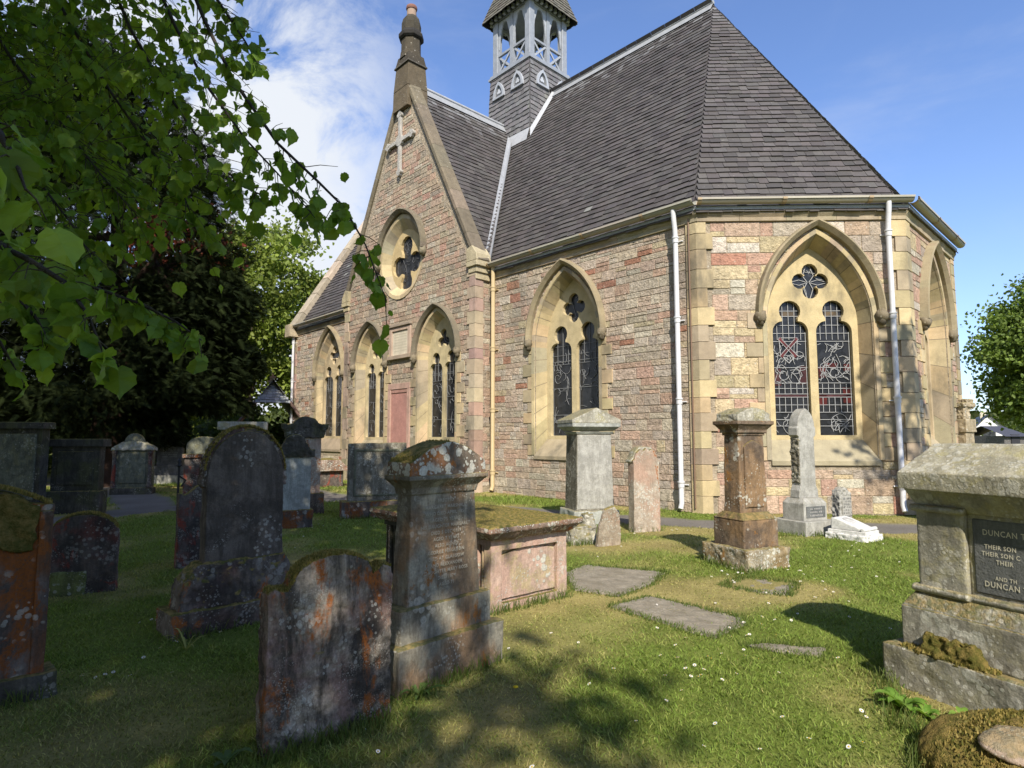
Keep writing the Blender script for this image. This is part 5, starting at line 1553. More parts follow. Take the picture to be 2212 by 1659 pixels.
for r_ in range(4):
    yq = 0.38 - 0.035 * r_
    for k in range(5):
        x = 0.185 + 0.025 * k
        zq = 0.284 + (yq - 0.33) * 0.44
        mb.add([(x, yq, zq), (x + 0.017, yq, zq), (x + 0.017, yq + 0.012, zq + 0.006), (x, yq + 0.012, zq + 0.006)], [(0, 1, 2, 3)], (0.4, 0.39, 0.36))
mb.build('inscription', M_PLAIN, t)

# big monument at the right edge
t = stone_thing('chest_monument', (1912, 1468), -66, 'massive lichened grey monument with sloping cap and dark inscribed panel, right edge', 'monument')
box_part(0, 0, -0.12, 1.66, 0.95, 0.245, 'base', G_GREYB, t, s1=0.03, vox=0.016)
mb = MB(); mb.box(0.07, 0.09, 0.235, 0.83, 0.86, 0.50); part(mb, 'plinth', G_GREYB, t, 0.013, 0.014)
mb = MB(); mb.box(0.838, 0.09, 0.235, 1.59, 0.86, 0.50); part(mb, 'plinth', G_GREYB, t, 0.013, 0.014)
mb = MB(); mb.frust((0.07, 0.09, 1.59, 0.86, 0.49), (0.135, 0.165, 1.525, 0.79, 0.60)); part(mb, 'weathering', G_GREYB, t, 0.013, 0.008)
mb = MB()
for x0, x1, y_ in ((0.12, 0.46, 0.160), (0.46, 1.2, 0.178), (1.2, 1.54, 0.160)):
    mb.tube([(x0, y_, 0.615), (x1, y_, 0.615)], 0.026, 10)
mb.tube([(0.135, 0.17, 0.615), (0.135, 0.79, 0.615)], 0.026, 10)
part(mb, 'bead', G_GREYL, t, 0.007, 0.004)
mb = MB(); mb.box(0.15, 0.17, 0.60, 0.445, 0.78, 1.13); part(mb, 'pilaster', G_GREYL, t, 0.012, 0.008)
mb = MB(); mb.box(1.215, 0.17, 0.60, 1.51, 0.78, 1.13); part(mb, 'pilaster', G_GREYL, t, 0.012, 0.008)
box_part(0.44, 0.205, 0.60, 1.22, 0.76, 1.14, 'die', G_GREYL, t)
box_part(0.475, 0.198, 0.65, 1.185, 0.22, 1.10, 'inscription_panel', G_PANEL, t, vox=0)
mb = MB(); mb.tube([(0.135, 0.165, 1.135), (0.46, 0.165, 1.135)], 0.024, 10); mb.tube([(1.2, 0.165, 1.135), (1.525, 0.165, 1.135)], 0.024, 10); mb.tube([(0.135, 0.165, 1.135), (0.135, 0.78, 1.135)], 0.024, 10); part(mb, 'bead', G_GREYL, t, 0.007, 0.004)
mb = MB(); mb.frust((0.16, 0.19, 1.50, 0.77, 1.125), (0.13, 0.155, 1.53, 0.80, 1.20)); mb.frust((0.13, 0.155, 1.53, 0.80, 1.195), (0.10, 0.13, 1.56, 0.83, 1.262)); part(mb, 'frieze', G_GREYL, t, 0.012, 0.006)
mb = MB(); mb.box(0.095, 0.085, 1.255, 1.615, 0.885, 1.372); mb.frust((0.095, 0.085, 1.615, 0.885, 1.37), (0.16, 0.40, 1.50, 0.60, 1.555)); part(mb, 'cap', G_MONUM, t, 0.008, 0.010, 0.2, 0.004)
mb = MB()
for s, x, z, h in (("DUNCAN T", 0.50, 1.008, 0.052), ("THEIR SON", 0.507, 0.928, 0.040), ("THEIR SON C", 0.49, 0.885, 0.040), ("THEIR", 0.565, 0.842, 0.040), ("AND TH", 0.555, 0.748, 0.036), ("DUNCAN T", 0.495, 0.702, 0.052)):
    text_mb(s, h, (lambda xx, zz: (lambda u, d, v: (xx + 0.035 + u * 0.76, 0.1945, zz + v * 0.92)))(x, z), (0.62, 0.58, 0.45), mb=mb, spacing=1.12)
mb.build('inscription', M_PLAIN, t)
mb = MB(); mb.frust((0.20, 0.0, 0.62, 0.095, 0.235), (0.26, 0.05, 0.52, 0.10, 0.36)); part(mb, 'moss_clump', M_MOSS, t, 0.009, 0.07, 0.06, 0.03)
moss_cap(lambda: (rg.uniform(0.1, 0.66), rg.uniform(0.0, 0.09), 0.25), 900, M_GRASS, t, rg, (0.01, 0.025))

# flat slabs in the turf
for i, (poly, lab) in enumerate(FLATS):
    pts = [G(*p) for p in poly]
    c = (sum(p[0] for p in pts) / len(pts), sum(p[1] for p in pts) / len(pts))
    mb = MB(); n = len(pts)
    zt = 0.014
    vs = [(p[0] - c[0], p[1] - c[1], -0.08) for p in pts] + [(p[0] - c[0], p[1] - c[1], zt) for p in pts]
    mb.add(vs, [tuple(reversed(range(n))), tuple(range(n, 2 * n))] + [(k, (k + 1) % n, n + (k + 1) % n, n + k) for k in range(n)])
    o = mb.build('grave_slab', G_FLAT, None, (c[0], c[1], 0)); weather(o, 0.014, 0.02, 0.2, 0.006, 0.05)
    tag(o, lab, 'grave slab', 'flat grave slabs set in the lawn')

# mossy boulder
def boulder(mb, rx, ry, rz, n=28, m=16):
    vs = []
    for i in range(m + 1):
        for k in range(n):
            th = math.pi * i / m; ph = 2 * math.pi * k / n
            vs.append((rx * math.sin(th) * math.cos(ph), ry * math.sin(th) * math.sin(ph), rz * math.cos(th) if i < m / 2 else rz * 0.5 * math.cos(th)))
    mb.add(vs, [(i * n + k, i * n + (k + 1) % n, (i + 1) * n + (k + 1) % n, (i + 1) * n + k) for i in range(m) for k in range(n)], smooth=True)
bx_, by_ = 2.58, 2.93
t = empty('boulder', (bx_, by_, 0), R(-28), 'moss covered boulder with a bare pinkish top at the bottom right corner', 'boulder')
mb = MB(); boulder(mb, 0.62, 0.40, 0.27); part(mb, 'rock', M_MOSS, t, 0.013, 0.06, 0.25, 0.02)
mb = MB(); boulder(mb, 0.40, 0.17, 0.075); o = part(mb, 'bare_top', G_ROCK, t, 0.011, 0.04, 0.15, 0.012); o.location = (0.0, -0.09, 0.176); o.rotation_euler = (0.24, 0.05, 0.3)
moss_cap(lambda: (lambda a, q: (0.61 * q * math.cos(a), 0.40 * q * math.sin(a), 0.272 * math.sqrt(max(0, 1 - q * q))))(rg.uniform(0, 6.28), math.sqrt(rg.random())), 7000, M_GRASS, t, rg, (0.008, 0.02))

# ---- stones further back
def back_stone(px, yaw, w, h, kind, rise, mat, label, base=None, th=0.18, bmat=None, name='headstone', cat='gravestone', extra=None):
    t = stone_thing(name, px, yaw, label, cat)
    z0 = base[1] if base else 0.0
    ex = base[0] if base else 0.0
    pr = [(x, max(z, z0 - 0.02)) if base else (x, z) for x, z in slab_profile(w, h, kind, rise)]
    prism_part(pr, 0, th, 'slab', mat, t, vox=0.016, s1=0.02)
    if base: box_part(-ex, -ex, -0.1, w + ex, th + ex, z0, 'base', bmat or mat, t, vox=0.018, s1=0.03)
    return t

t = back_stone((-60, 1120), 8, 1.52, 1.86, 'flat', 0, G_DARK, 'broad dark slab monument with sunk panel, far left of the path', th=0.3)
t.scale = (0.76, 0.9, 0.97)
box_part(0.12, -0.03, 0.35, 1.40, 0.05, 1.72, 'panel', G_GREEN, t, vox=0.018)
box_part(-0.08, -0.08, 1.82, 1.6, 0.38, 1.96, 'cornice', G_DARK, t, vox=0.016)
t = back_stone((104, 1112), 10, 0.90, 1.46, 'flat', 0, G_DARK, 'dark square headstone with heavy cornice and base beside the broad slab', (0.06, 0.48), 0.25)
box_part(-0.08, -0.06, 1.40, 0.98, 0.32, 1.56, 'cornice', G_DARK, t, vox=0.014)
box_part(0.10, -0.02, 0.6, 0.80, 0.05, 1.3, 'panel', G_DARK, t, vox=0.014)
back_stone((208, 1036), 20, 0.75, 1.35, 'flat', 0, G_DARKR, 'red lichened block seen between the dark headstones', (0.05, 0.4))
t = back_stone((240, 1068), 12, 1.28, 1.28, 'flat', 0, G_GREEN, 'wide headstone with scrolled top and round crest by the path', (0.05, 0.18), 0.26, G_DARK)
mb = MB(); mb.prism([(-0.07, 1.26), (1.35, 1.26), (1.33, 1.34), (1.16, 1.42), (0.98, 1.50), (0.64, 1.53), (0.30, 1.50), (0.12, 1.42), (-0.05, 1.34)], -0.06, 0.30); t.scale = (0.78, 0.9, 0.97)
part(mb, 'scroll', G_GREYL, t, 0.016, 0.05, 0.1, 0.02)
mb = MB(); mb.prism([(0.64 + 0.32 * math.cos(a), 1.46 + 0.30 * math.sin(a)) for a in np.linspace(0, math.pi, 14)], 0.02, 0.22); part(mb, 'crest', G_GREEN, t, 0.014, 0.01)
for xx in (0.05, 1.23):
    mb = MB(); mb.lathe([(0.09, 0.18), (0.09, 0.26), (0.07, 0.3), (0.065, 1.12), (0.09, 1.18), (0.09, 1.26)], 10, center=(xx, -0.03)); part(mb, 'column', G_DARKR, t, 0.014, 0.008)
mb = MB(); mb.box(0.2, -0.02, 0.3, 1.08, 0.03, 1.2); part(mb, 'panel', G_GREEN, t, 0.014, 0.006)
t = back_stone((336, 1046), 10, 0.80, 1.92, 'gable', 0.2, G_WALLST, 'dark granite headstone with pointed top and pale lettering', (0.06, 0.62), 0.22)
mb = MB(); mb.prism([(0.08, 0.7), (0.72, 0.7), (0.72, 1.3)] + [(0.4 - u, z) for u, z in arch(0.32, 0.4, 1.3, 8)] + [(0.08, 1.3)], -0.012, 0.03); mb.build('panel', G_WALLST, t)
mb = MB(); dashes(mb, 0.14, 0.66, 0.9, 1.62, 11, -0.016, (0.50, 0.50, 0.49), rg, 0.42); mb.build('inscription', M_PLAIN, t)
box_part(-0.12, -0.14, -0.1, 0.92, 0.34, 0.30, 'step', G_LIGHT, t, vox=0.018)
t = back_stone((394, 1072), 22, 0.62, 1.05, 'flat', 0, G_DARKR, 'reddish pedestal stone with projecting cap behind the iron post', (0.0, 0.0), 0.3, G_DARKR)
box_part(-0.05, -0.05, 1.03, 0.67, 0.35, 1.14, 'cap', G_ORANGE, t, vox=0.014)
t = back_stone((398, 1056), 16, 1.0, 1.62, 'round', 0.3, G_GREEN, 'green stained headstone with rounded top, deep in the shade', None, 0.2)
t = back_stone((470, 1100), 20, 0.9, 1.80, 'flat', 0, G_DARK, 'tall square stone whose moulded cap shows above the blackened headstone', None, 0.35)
box_part(-0.07, -0.07, 1.76, 0.97, 0.42, 1.95, 'cap', G_GREYL, t, vox=0.016)
# scroll-topped pair
t = stone_thing('headstone', (596, 1142), 24, 'light grey headstone with winged scroll top, right of the blackened one')
prism_part([(0, 0.3), (0.56, 0.3), (0.56, 1.26), (0, 1.26)], 0, 0.2, 'slab', G_GREY, t, vox=0.013, s1=0.012)
box_part(-0.05, -0.05, -0.1, 0.61, 0.28, 0.31, 'base', G_ORANGE, t, s1=0.03, vox=0.014)
sc = [(-0.05, 1.24), (0.61, 1.24), (0.63, 1.38), (0.56, 1.36), (0.50, 1.44), (0.43, 1.58), (0.33, 1.645), (0.23, 1.645), (0.13, 1.58), (0.06, 1.44), (0.0, 1.36), (-0.07, 1.38)]
prism_part(sc, -0.04, 0.24, 'scroll', G_DARK, t, vox=0.012, s1=0.04, sc1=0.08)
t = stone_thing('headstone', (618, 1112), 24, 'tall mossy headstone with curled acroterion against the left nave wall')
prism_part([(0, 0.4), (0.66, 0.4), (0.66, 1.60), (0, 1.60)], 0, 0.25, 'slab', G_PALE, t, vox=0.014, s1=0.012)
box_part(-0.06, -0.06, -0.1, 0.74, 0.32, 0.42, 'base', G_BLACKB, t, s1=0.04, vox=0.016)
sc = [(-0.05, 1.58), (0.71, 1.58), (0.74, 1.72), (0.80, 1.80), (0.80, 1.88), (0.68, 1.86), (0.58, 1.90), (0.50, 2.0), (0.33, 2.04), (0.18, 2.0), (0.10, 1.90), (-0.02, 1.86), (-0.14, 1.88), (-0.14, 1.80), (-0.08, 1.72)]
prism_part(sc, -0.05, 0.30, 'scroll', G_DARK, t, vox=0.013, s1=0.05, sc1=0.1)
# tomb against the wall
t = stone_thing('table_tomb', (664, 1050), 30, 'low table tomb with thick mossy lid against the nave wall', 'tomb')
t.location = (at(664, 1000, 19.2).x, 19.2, 0)
box_part(0.05, 0.05, -0.1, 1.15, 1.4, 0.52, 'chest', G_DARKR, t, vox=0.02)
mb = MB(); mb.prism([(-0.08, 0.52), (1.28, 0.52), (1.28, 0.62), (1.0, 0.88), (0.2, 0.88), (-0.08, 0.62)], -0.08, 1.55); part(mb, 'lid', G_PINKT, t, 0.02, 0.03)
# grey panelled slab on red plinth behind the pedestal
t = stone_thing('headstone', (738, 1122), 22, 'wide grey headstone with sunk panel on a rust red plinth')
box_part(0, 0, -0.1, 1.36, 0.42, 0.33, 'base', G_ORANGE, t, s1=0.03, vox=0.014)
prism_part([(0.12, 0.3), (1.28, 0.3), (1.28, 1.49), (0.12, 1.47)], 0.10, 0.30, 'slab', G_SLATEY, t, vox=0.013, s1=0.012)
mb = MB()
for q in ((0.22, 0.085, 0.42, 0.27, 0.13, 1.36), (1.13, 0.085, 0.42, 1.18, 0.13, 1.36), (0.27, 0.085, 1.31, 1.13, 0.13, 1.36), (0.27, 0.085, 0.42, 1.13, 0.13, 0.46)): mb.box(*q)
part(mb, 'panel_frame', G_GREEN, t, 0.010, 0.012)

# iron post
t = empty('iron_post', (*G(382, 1112), 0), 0.2, 'thin black iron railing post beside the dark path', 'railing post')
mb = MB(); mb.tube([(0, 0, 0), (0, 0, 0.98)], 0.022, 8, (0.02, 0.02, 0.022)); mb.build('post', M_PAINT, t)
mb = MB(); mb.lathe([(0.02, 0.98), (0.06, 1.0), (0.06, 1.02), (0.03, 1.05), (0.055, 1.09), (0.03, 1.13), (0.01, 1.16)], 10, (0.02, 0.02, 0.022)); mb.build('finial', M_PAINT, t)
mb = MB(); mb.tube([(0, 0, 0.32), (0.25, 0.12, 0.30)], 0.014, 6, (0.02, 0.02, 0.022)); mb.tube([(0, 0, 0.8), (0.12, 0.06, 0.7), (0.05, 0.03, 0.58)], 0.02, 6, (0.02, 0.02, 0.022)); mb.build('bracket', M_PAINT, t)

# carved stone by the far apse corner
p = at(2092, 960, 15.2)
t = stone_thing('carved_monument', None, 25, 'weathered carved stone monument just right of the apse', 'monument', xy=(p.x - 0.05, p.y))
box_part(0, 0, -0.1, 0.36, 0.4, 1.75, 'shaft', G_RUIN, t, vox=0.016, s1=0.03)
mb = MB(); mb.box(-0.03, -0.04, 1.72, 0.42, 0.42, 2.05); part(mb, 'block', G_RUIN, t, 0.014, 0.03)
mb = MB(); mb.box(0.0, 0.02, 2.03, 0.30, 0.36, 2.35); mb.box(0.18, 0.02, 2.3, 0.44, 0.36, 2.55); mb.box(-0.05, -0.02, 2.36, 0.50, 0.4, 2.46); part(mb, 'carved_top', G_RUIN, t, 0.014, 0.08, 0.1, 0.03)

t = stone_thing('headstone', None, 10, 'pointed headstone close to the apse wall, hidden behind the big right monument', xy=(8.12, 11.55))
prism_part(slab_profile(0.62, 1.28, 'gable', 0.26), 0, 0.16, 'slab', G_DARK, t, vox=0.016)
# ------------------------------------------------------------------ lych gate, far buildings
def lych():
    p = at(596, 940, 29.0)
    t = empty('lych_gate', (p.x - 0.3, p.y, 0), R(24), 'slate roofed open timber gateway shelter behind the graves on the left', 'gate shelter')
    t.scale = (1.15, 1.15, 1.15)
    rng = random.Random(61)
    w, dp, ze, zr = 1.6, 2.0, 1.35, 3.6
    for sx in (-1, 1):
        mb = MB()
        v = Vector((-sx * w, 0, zr - ze)); L = v.length
        slates(mb, (sx * w, 0, ze), (0, 1, 0), v, [(-dp, 0), (dp, 0), (dp - 0.45, L), (-dp + 0.1, L)], rng, 0.16, 0.2, (0.21, 0.20, 0.17))
        mb.build('roof', M_SLATE, t)
        for yy in (-dp + 0.25, dp - 0.25):
            mb = MB(); mb.box(sx * (w - 0.2) - 0.08, yy - 0.08, 0, sx * (w - 0.2) + 0.08, yy + 0.08, ze + 0.2, (0.09, 0.06, 0.05)); mb.build('post', M_WOOD, t)
        mb = MB(); a = Vector((sx * (w + 0.02), -dp - 0.02, ze - 0.06)); b = Vector((sx * 0.60, -dp - 0.02, 2.76))
        mb.tube([a, b], 0.075, 4, (0.15, 0.10, 0.085)); mb.build('bargeboard', M_WOOD, t)
    mb = MB()
    slates(mb, (0, -dp - 0.08, 2.72), (1, 0, 0), (0, 0.62, 0.86), [(-0.66, 0), (0.66, 0), (0.03, 1.05), (-0.03, 1.05)], rng, 0.14, 0.18, (0.33, 0.34, 0.35))
    mb.build('half_hip', M_SLATE, t)
    mb = MB(); mb.tube([(-0.5, -dp, 2.76), (0.5, -dp, 2.76)], 0.06, 4, (0.06, 0.045, 0.04)); mb.build('collar_beam', M_WOOD, t)
    for yy in (-1.12, 0.9):
        mb = MB(); mb.box(-0.03, yy - 0.03, zr, 0.03, yy + 0.03, zr + 0.32, (0.24, 0.15, 0.10)); mb.box(-0.12, yy - 0.025, zr + 0.16, 0.12, yy + 0.025, zr + 0.22, (0.24, 0.15, 0.10)); mb.build('cross_finial', M_WOOD, t)
lych()

def house():
    p = at(2137, 944, 60.0)
    t = empty('white_house', (p.x, p.y, 0), R(15), 'distant white rendered house with dark slate roof, far right', 'house')
    t.rotation_euler = (0, 0, R(-32))
    mb = MB(); mb.prism([(-1.0, 0), (1.0, 0), (1.0, 2.6), (0.0, 3.7), (-1.0, 2.6)], -0.2, 9, (0.78, 0.78, 0.76)); mb.build('wall', M_PLAIN, t)
    mb = MB()
    for sx in (-1, 1):
        mb.add([(sx * 1.2, -0.35, 2.50), (sx * 1.2, 9.3, 2.50), (0, 9.3, 3.82), (0, -0.35, 3.82), (sx * 1.2, -0.35, 2.4), (sx * 1.2, 9.3, 2.4), (0, 9.3, 3.71), (0, -0.35, 3.71)], [(0, 1, 2, 3), (4, 5, 6, 7), (0, 3, 7, 4), (0, 1, 5, 4)], (0.08, 0.085, 0.095))
    mb.build('roof', M_SLATE, t)
    mb = MB(); mb.box(-0.5, -0.24, 1.0, 0.5, -0.15, 2.3, (0.05, 0.055, 0.06)); mb.build('window', M_GLASS, t)
    mb = MB(); mb.box(-0.3, 3, 3.0, 0.3, 3.6, 4.2, (0.6, 0.55, 0.4)); mb.build('chimney', M_PLAIN, t)
    p = at(2190, 944, 48.0)
    t = empty('stone_shed', (p.x, p.y, 0), R(10), 'low grey stone shed with dark roof under the right-hand tree', 'shed')
    mb = MB(); mb.prism([(-0.9, 0), (1.2, 0), (1.2, 1.7), (-0.9, 1.7)], 0, 4, (0.12, 0.115, 0.11)); mb.build('wall', M_MASON, t)
    mb = MB(); mb.add([(-1.1, -0.3, 1.65), (1.4, -0.3, 1.65), (1.3, 2, 2.5), (-0.8, 2, 2.5), (1.4, 4.3, 1.65), (-1.1, 4.3, 1.65)], [(0, 1, 2, 3), (3, 2, 4, 5)], (0.06, 0.06, 0.07)); mb.build('roof', M_SLATE, t)
    mb = MB(); mb.box(-0.3, -0.06, 0, 0.5, 0.04, 1.8, (0.03, 0.03, 0.035)); mb.build('door', M_PLAIN, t)
house()

# ------------------------------------------------------------------ trees
LEAF_V = np.array([(0, 0, 0), (-0.34, -0.06, 0.05), (-0.52, 0.26, 0.10), (-0.36, 0.66, 0.05), (0, 1.08, -0.12), (0.36, 0.66, 0.05), (0.52, 0.26, 0.10), (0.34, -0.06, 0.05), (0, 0.45, -0.02)])
LEAF_F = np.array([(8, 0, 1), (8, 1, 2), (8, 2, 3), (8, 3, 4), (8, 4, 5), (8, 5, 6), (8, 6, 7), (8, 7, 0)])
QV = np.array([(-0.38, 0, 0), (0, -0.08, 0.04), (0.40, 0.05, 0.0), (0.30, 0.75, 0.06), (0, 1.0, -0.08), (-0.32, 0.7, 0.05)])
QF = np.array([(0, 1, 4, 5), (1, 2, 3, 4)])
def spray():
    v = []; f = []
    n = 11
    for i in range(n):
        y = i / n
        for s in (-1, 1):
            b = len(v)
            L = 0.34 * (1 - 0.55 * y)
            v += [(0, y, 0), (s * L, y + 0.16, 0.03 * (i % 2)), (0, y + 0.075, 0)]
            f.append((b, b + 1, b + 2))
    return np.array(v), np.array(f)
SPV, SPF = spray()

def fine_leaf():
    o = []
    for i in range(22):
        a = 2 * math.pi * i / 22
        x = 0.52 * math.sin(a) * (1 - 0.12 * math.cos(a))
        y = 0.42 - 0.5 * math.cos(a)
        if math.cos(a) < 0: x *= 1 - 0.30 * math.cos(a) ** 2; y += 0.26 * max(0, 1 - abs(math.sin(a)) / 0.45) ** 1.5
        if i == 0: y += 0.10
        k = 1 + 0.06 * (1 if i % 2 else -1)
        x *= k
        o.append((x, y, 0.20 * abs(x) + 0.05 * math.sin(9 * y + 4 * x) - 0.22 * max(0, y - 0.4) ** 2))
    v = o + [(0, 0.12, -0.01), (0, 0.42, -0.03), (0, 0.72, -0.05)]
    f = []
    for i in range(22):
        j = (i + 1) % 22
        m = 22 if (i < 4 or i >= 18) else (23 if (i < 8 or i >= 14) else 24)
        f.append((m, j, i))
    f += [(22, 23, 4), (23, 22, 18), (23, 24, 8), (24, 23, 14)]
    return np.array(v), np.array(f)
FLV, FLF = fine_leaf()

def hang_rot(g, n, droop=0.75, spread=0.6):
    """y axis (leaf tip) mostly hanging, blade facing anywhere"""
    y = g.normal(size=(n, 3)) * spread + np.array([0, 0, -droop]); y /= np.linalg.norm(y, axis=1, keepdims=True)
    z = g.normal(size=(n, 3)); z -= y * np.sum(z * y, 1, keepdims=True); z /= np.linalg.norm(z, axis=1, keepdims=True)
    x = np.cross(y, z)
    return np.stack([x, y, z], -1)

def mixcol(g, n, a, b, v=0.25):
    k = g.random((n, 1))
    return (np.array(a) * (1 - k) + np.array(b) * k) * (1 + g.uniform(-v, v, (n, 1)))

def trunk_mb(base, top, r0, r1, rng, limbs, c=(0.09, 0.07, 0.055)):
    mb = MB()
    b = Vector(base); t = Vector(top); n = 8
    pts = [b.lerp(t, i / n) + Vector((rng.uniform(-1, 1), rng.uniform(-1, 1), 0)) * r0 * 0.25 * (0 < i < n) for i in range(n + 1)]
    mb.tube(pts, [r0 * (1.35 if i == 0 else 1) + (r1 - r0) * i / n for i in range(n + 1)], 12, c)
    for (q, r) in limbs:
        s = b.lerp(t, rng.uniform(0.45, 0.95)); q = Vector(q)
        m = s.lerp(q, 0.5) + Vector((rng.uniform(-0.3, 0.3), rng.uniform(-0.3, 0.3), rng.uniform(0.2, 0.5)))
        mb.tube([s, s.lerp(m, 0.5) + Vector((0, 0, 0.1)), m, m.lerp(q, 0.55), q], [r, r * 0.85, r * 0.6, r * 0.4, r * 0.15], 7, c)
    return mb

def crown(g, center, rad, clumps, per, cr, shell=0.55, zmin=None, flat=0.6):
    c = g.normal(size=(clumps, 3)); c /= np.linalg.norm(c, axis=1, keepdims=True)
    r = shell + (1 - shell) * g.random((clumps, 1)) ** 0.6
    c = c * r * np.array(rad) + np.array(center)
    s = cr * g.uniform(0.6, 1.35, (clumps, 1))
    P = np.repeat(c, per, 0) + g.normal(size=(clumps * per, 3)) * np.repeat(s, per, 0) * np.array([1, 1, flat])
    cid = np.repeat(np.arange(clumps), per)
    if zmin is not None:
        k = P[:, 2] > zmin; P = P[k]; cid = cid[k]
    return P, cid, c

def broad_tree(name, base, height, center, rad, clumps, per, cr, ls, ca, cb, label, cat='tree', seed=1, zmin=1.0, group=None, shell=0.5, tr=0.3, keep=None, trunk=True):
    g = np.random.default_rng(seed); rng = random.Random(seed)
    t = empty(name, base, 0, label, cat, group)
    B = np.array(base)
    P, cid, cc = crown(g, np.array(center) - B, rad, clumps, per, cr, shell, zmin)
    if keep is not None:
        k = keep(P + B); P = P[k]; cid = cid[k]
    n = len(P)
    tint = 1 + g.uniform(-0.28, 0.28, (clumps, 1))
    C = mixcol(g, n, ca, cb) * tint[cid]
    inst('crown', QV, QF, hang_rot(g, n, 0.35, 0.9), g.uniform(0.7, 1.3, n) * ls, P, C, M_LEAF, t)
    if trunk:
        lim = [(tuple(cc[i]), tr * 0.35) for i in g.choice(clumps, min(9, clumps), replace=False)]
        trunk_mb((0, 0, -0.1), (0, 0, height * 0.72), tr, tr * 0.35, rng, lim).build('trunk', M_BARK, t)
    return t

TG = 'trees beyond the churchyard'
# sunlit sycamore right of the yew
broad_tree('sycamore_tree', (-16.5, 38, 0), 15, (-16.2, 38, 9.3), (4.8, 4.5, 6.3), 170, 150, 0.62, 0.23, (0.14, 0.195, 0.030), (0.21, 0.25, 0.05), 'tall sunlit yellow green tree between the yew and the church', seed=5, group=TG, tr=0.4)
broad_tree('sycamore_tree', (-12.0, 43, 0), 9, (-12.2, 43, 4.8), (3.6, 3.0, 3.6), 80, 110, 0.6, 0.25, (0.20, 0.24, 0.03), (0.28, 0.30, 0.05), 'low bright green tree behind the slate roofed gateway', seed=6, group=TG, zmin=0.6)
broad_tree('sycamore_tree', (-24, 44, 0), 14, (-24, 44, 7.5), (6, 4, 6), 120, 90, 0.9, 0.32, (0.15, 0.19, 0.03), (0.21, 0.24, 0.045), 'green tree glimpsed through the yew, furthest left of the far trees', seed=7, group=TG)
broad_tree('copper_beech', (-17.6, 30.5, 0), 12, (-17.4, 30.5, 11.4), (2.2, 2.0, 2.2), 45, 90, 0.6, 0.22, (0.10, 0.022, 0.016), (0.16, 0.04, 0.022), 'dark red copper beech showing behind the yew', seed=8, group=TG, tr=0.25)
broad_tree('maple_tree', (27.9, 31, 0), 9.5, (29.0, 31, 5.7), (4.0, 3.4, 4.3), 230, 170, 0.48, 0.17, (0.11, 0.17, 0.03), (0.17, 0.23, 0.05), 'leafy green maple at the right edge beyond the apse', seed=9, group=TG, tr=0.22)
for i, (x, y, rx, rz, lab) in enumerate(((-20, 27.0, 4.2, 1.9, 'dim green bush behind the dark headstones, left'), (-13.5, 30.5, 3.2, 1.6, 'dim green bush beneath the yew, nearest the gateway'), (-27, 24.5, 4.0, 2.2, 'dim bush at the far left edge behind the slab monument'), (46, 62, 9, 2.0, 'low hedge by the white house, far right'))):
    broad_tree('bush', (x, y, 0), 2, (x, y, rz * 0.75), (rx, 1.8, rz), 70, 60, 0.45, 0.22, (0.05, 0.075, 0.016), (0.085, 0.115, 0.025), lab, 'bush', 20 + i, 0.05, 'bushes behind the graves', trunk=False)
# far wood closing the horizon
g = np.random.default_rng(77)
n = 26000
ang = g.uniform(-1.15, 1.15, n); dist = g.uniform(95, 150, n)
X = np.sin(ang) * dist; Y = np.cos(ang) * dist
hgt = 3.0 + 7.5 * vnoise(X, Y, 16, 4) * (np.where(X < 10, 1.0, 0.35))
P = np.stack([X, Y, g.random(n) ** 0.7 * hgt], -1)
tag(inst('far_wood', QV, QF, hang_rot(g, n, 0.35, 0.9), g.uniform(0.9, 1.9, n), P, mixcol(g, n, (0.055, 0.075, 0.018), (0.09, 0.11, 0.03)), M_LEAF), 'distant line of woodland along the horizon', 'woodland', None, 'stuff')

BG = 'churchyard trees behind the viewer'  # unseen ring of trees added to darken the ambient light on the left
for i, (x, y, h) in enumerate(((-20, -9, 9), (-10, -18, 9), (1.5, -22, 10), (12, -19, 10), (20, -8, 9))):
    broad_tree('churchyard_tree', (x, y, 0), h, (x, y, h * 0.55), (4.6, 4.2, h * 0.45), 90, 60, 0.9, 0.5, (0.07, 0.11, 0.02), (0.10, 0.15, 0.03), ['leafy tree left of and behind the viewer', 'leafy tree behind the viewer, second from the left', 'leafy tree straight behind the viewer', 'leafy tree behind the viewer to the right', 'leafy tree furthest right behind the viewer'][i], seed=60 + i, group=BG)
def apse_tree():
    gg = np.random.default_rng(88)
    t = empty('ash_tree', (12.5, 2.0, 0), 0, 'tall light crowned tree out to the right, dappling the apse wall', 'tree')
    P, cid, cc = crown(gg, (-3.4, 2.3, 9.6), (1.0, 1.4, 1.3), 26, 30, 0.28, 0.2)
    P2, _, _ = crown(gg, (1.5, -0.5, 10.5), (2.4, 2.4, 2.4), 40, 30, 0.5, 0.3)
    P = np.concatenate([P, P2])
    inst('crown', QV, QF, hang_rot(gg, len(P), 0.3, 0.9), gg.uniform(0.12, 0.2, len(P)), P, mixcol(gg, len(P), (0.08, 0.12, 0.02), (0.12, 0.16, 0.03)), M_LEAF, t)
    trunk_mb((0, 0, -0.1), (0.4, 0, 10), 0.25, 0.08, random.Random(3), [((-3.4, 2.3, 9.6), 0.07), ((1.5, -0.5, 10.5), 0.07)]).build('trunk', M_BARK, t)
apse_tree()

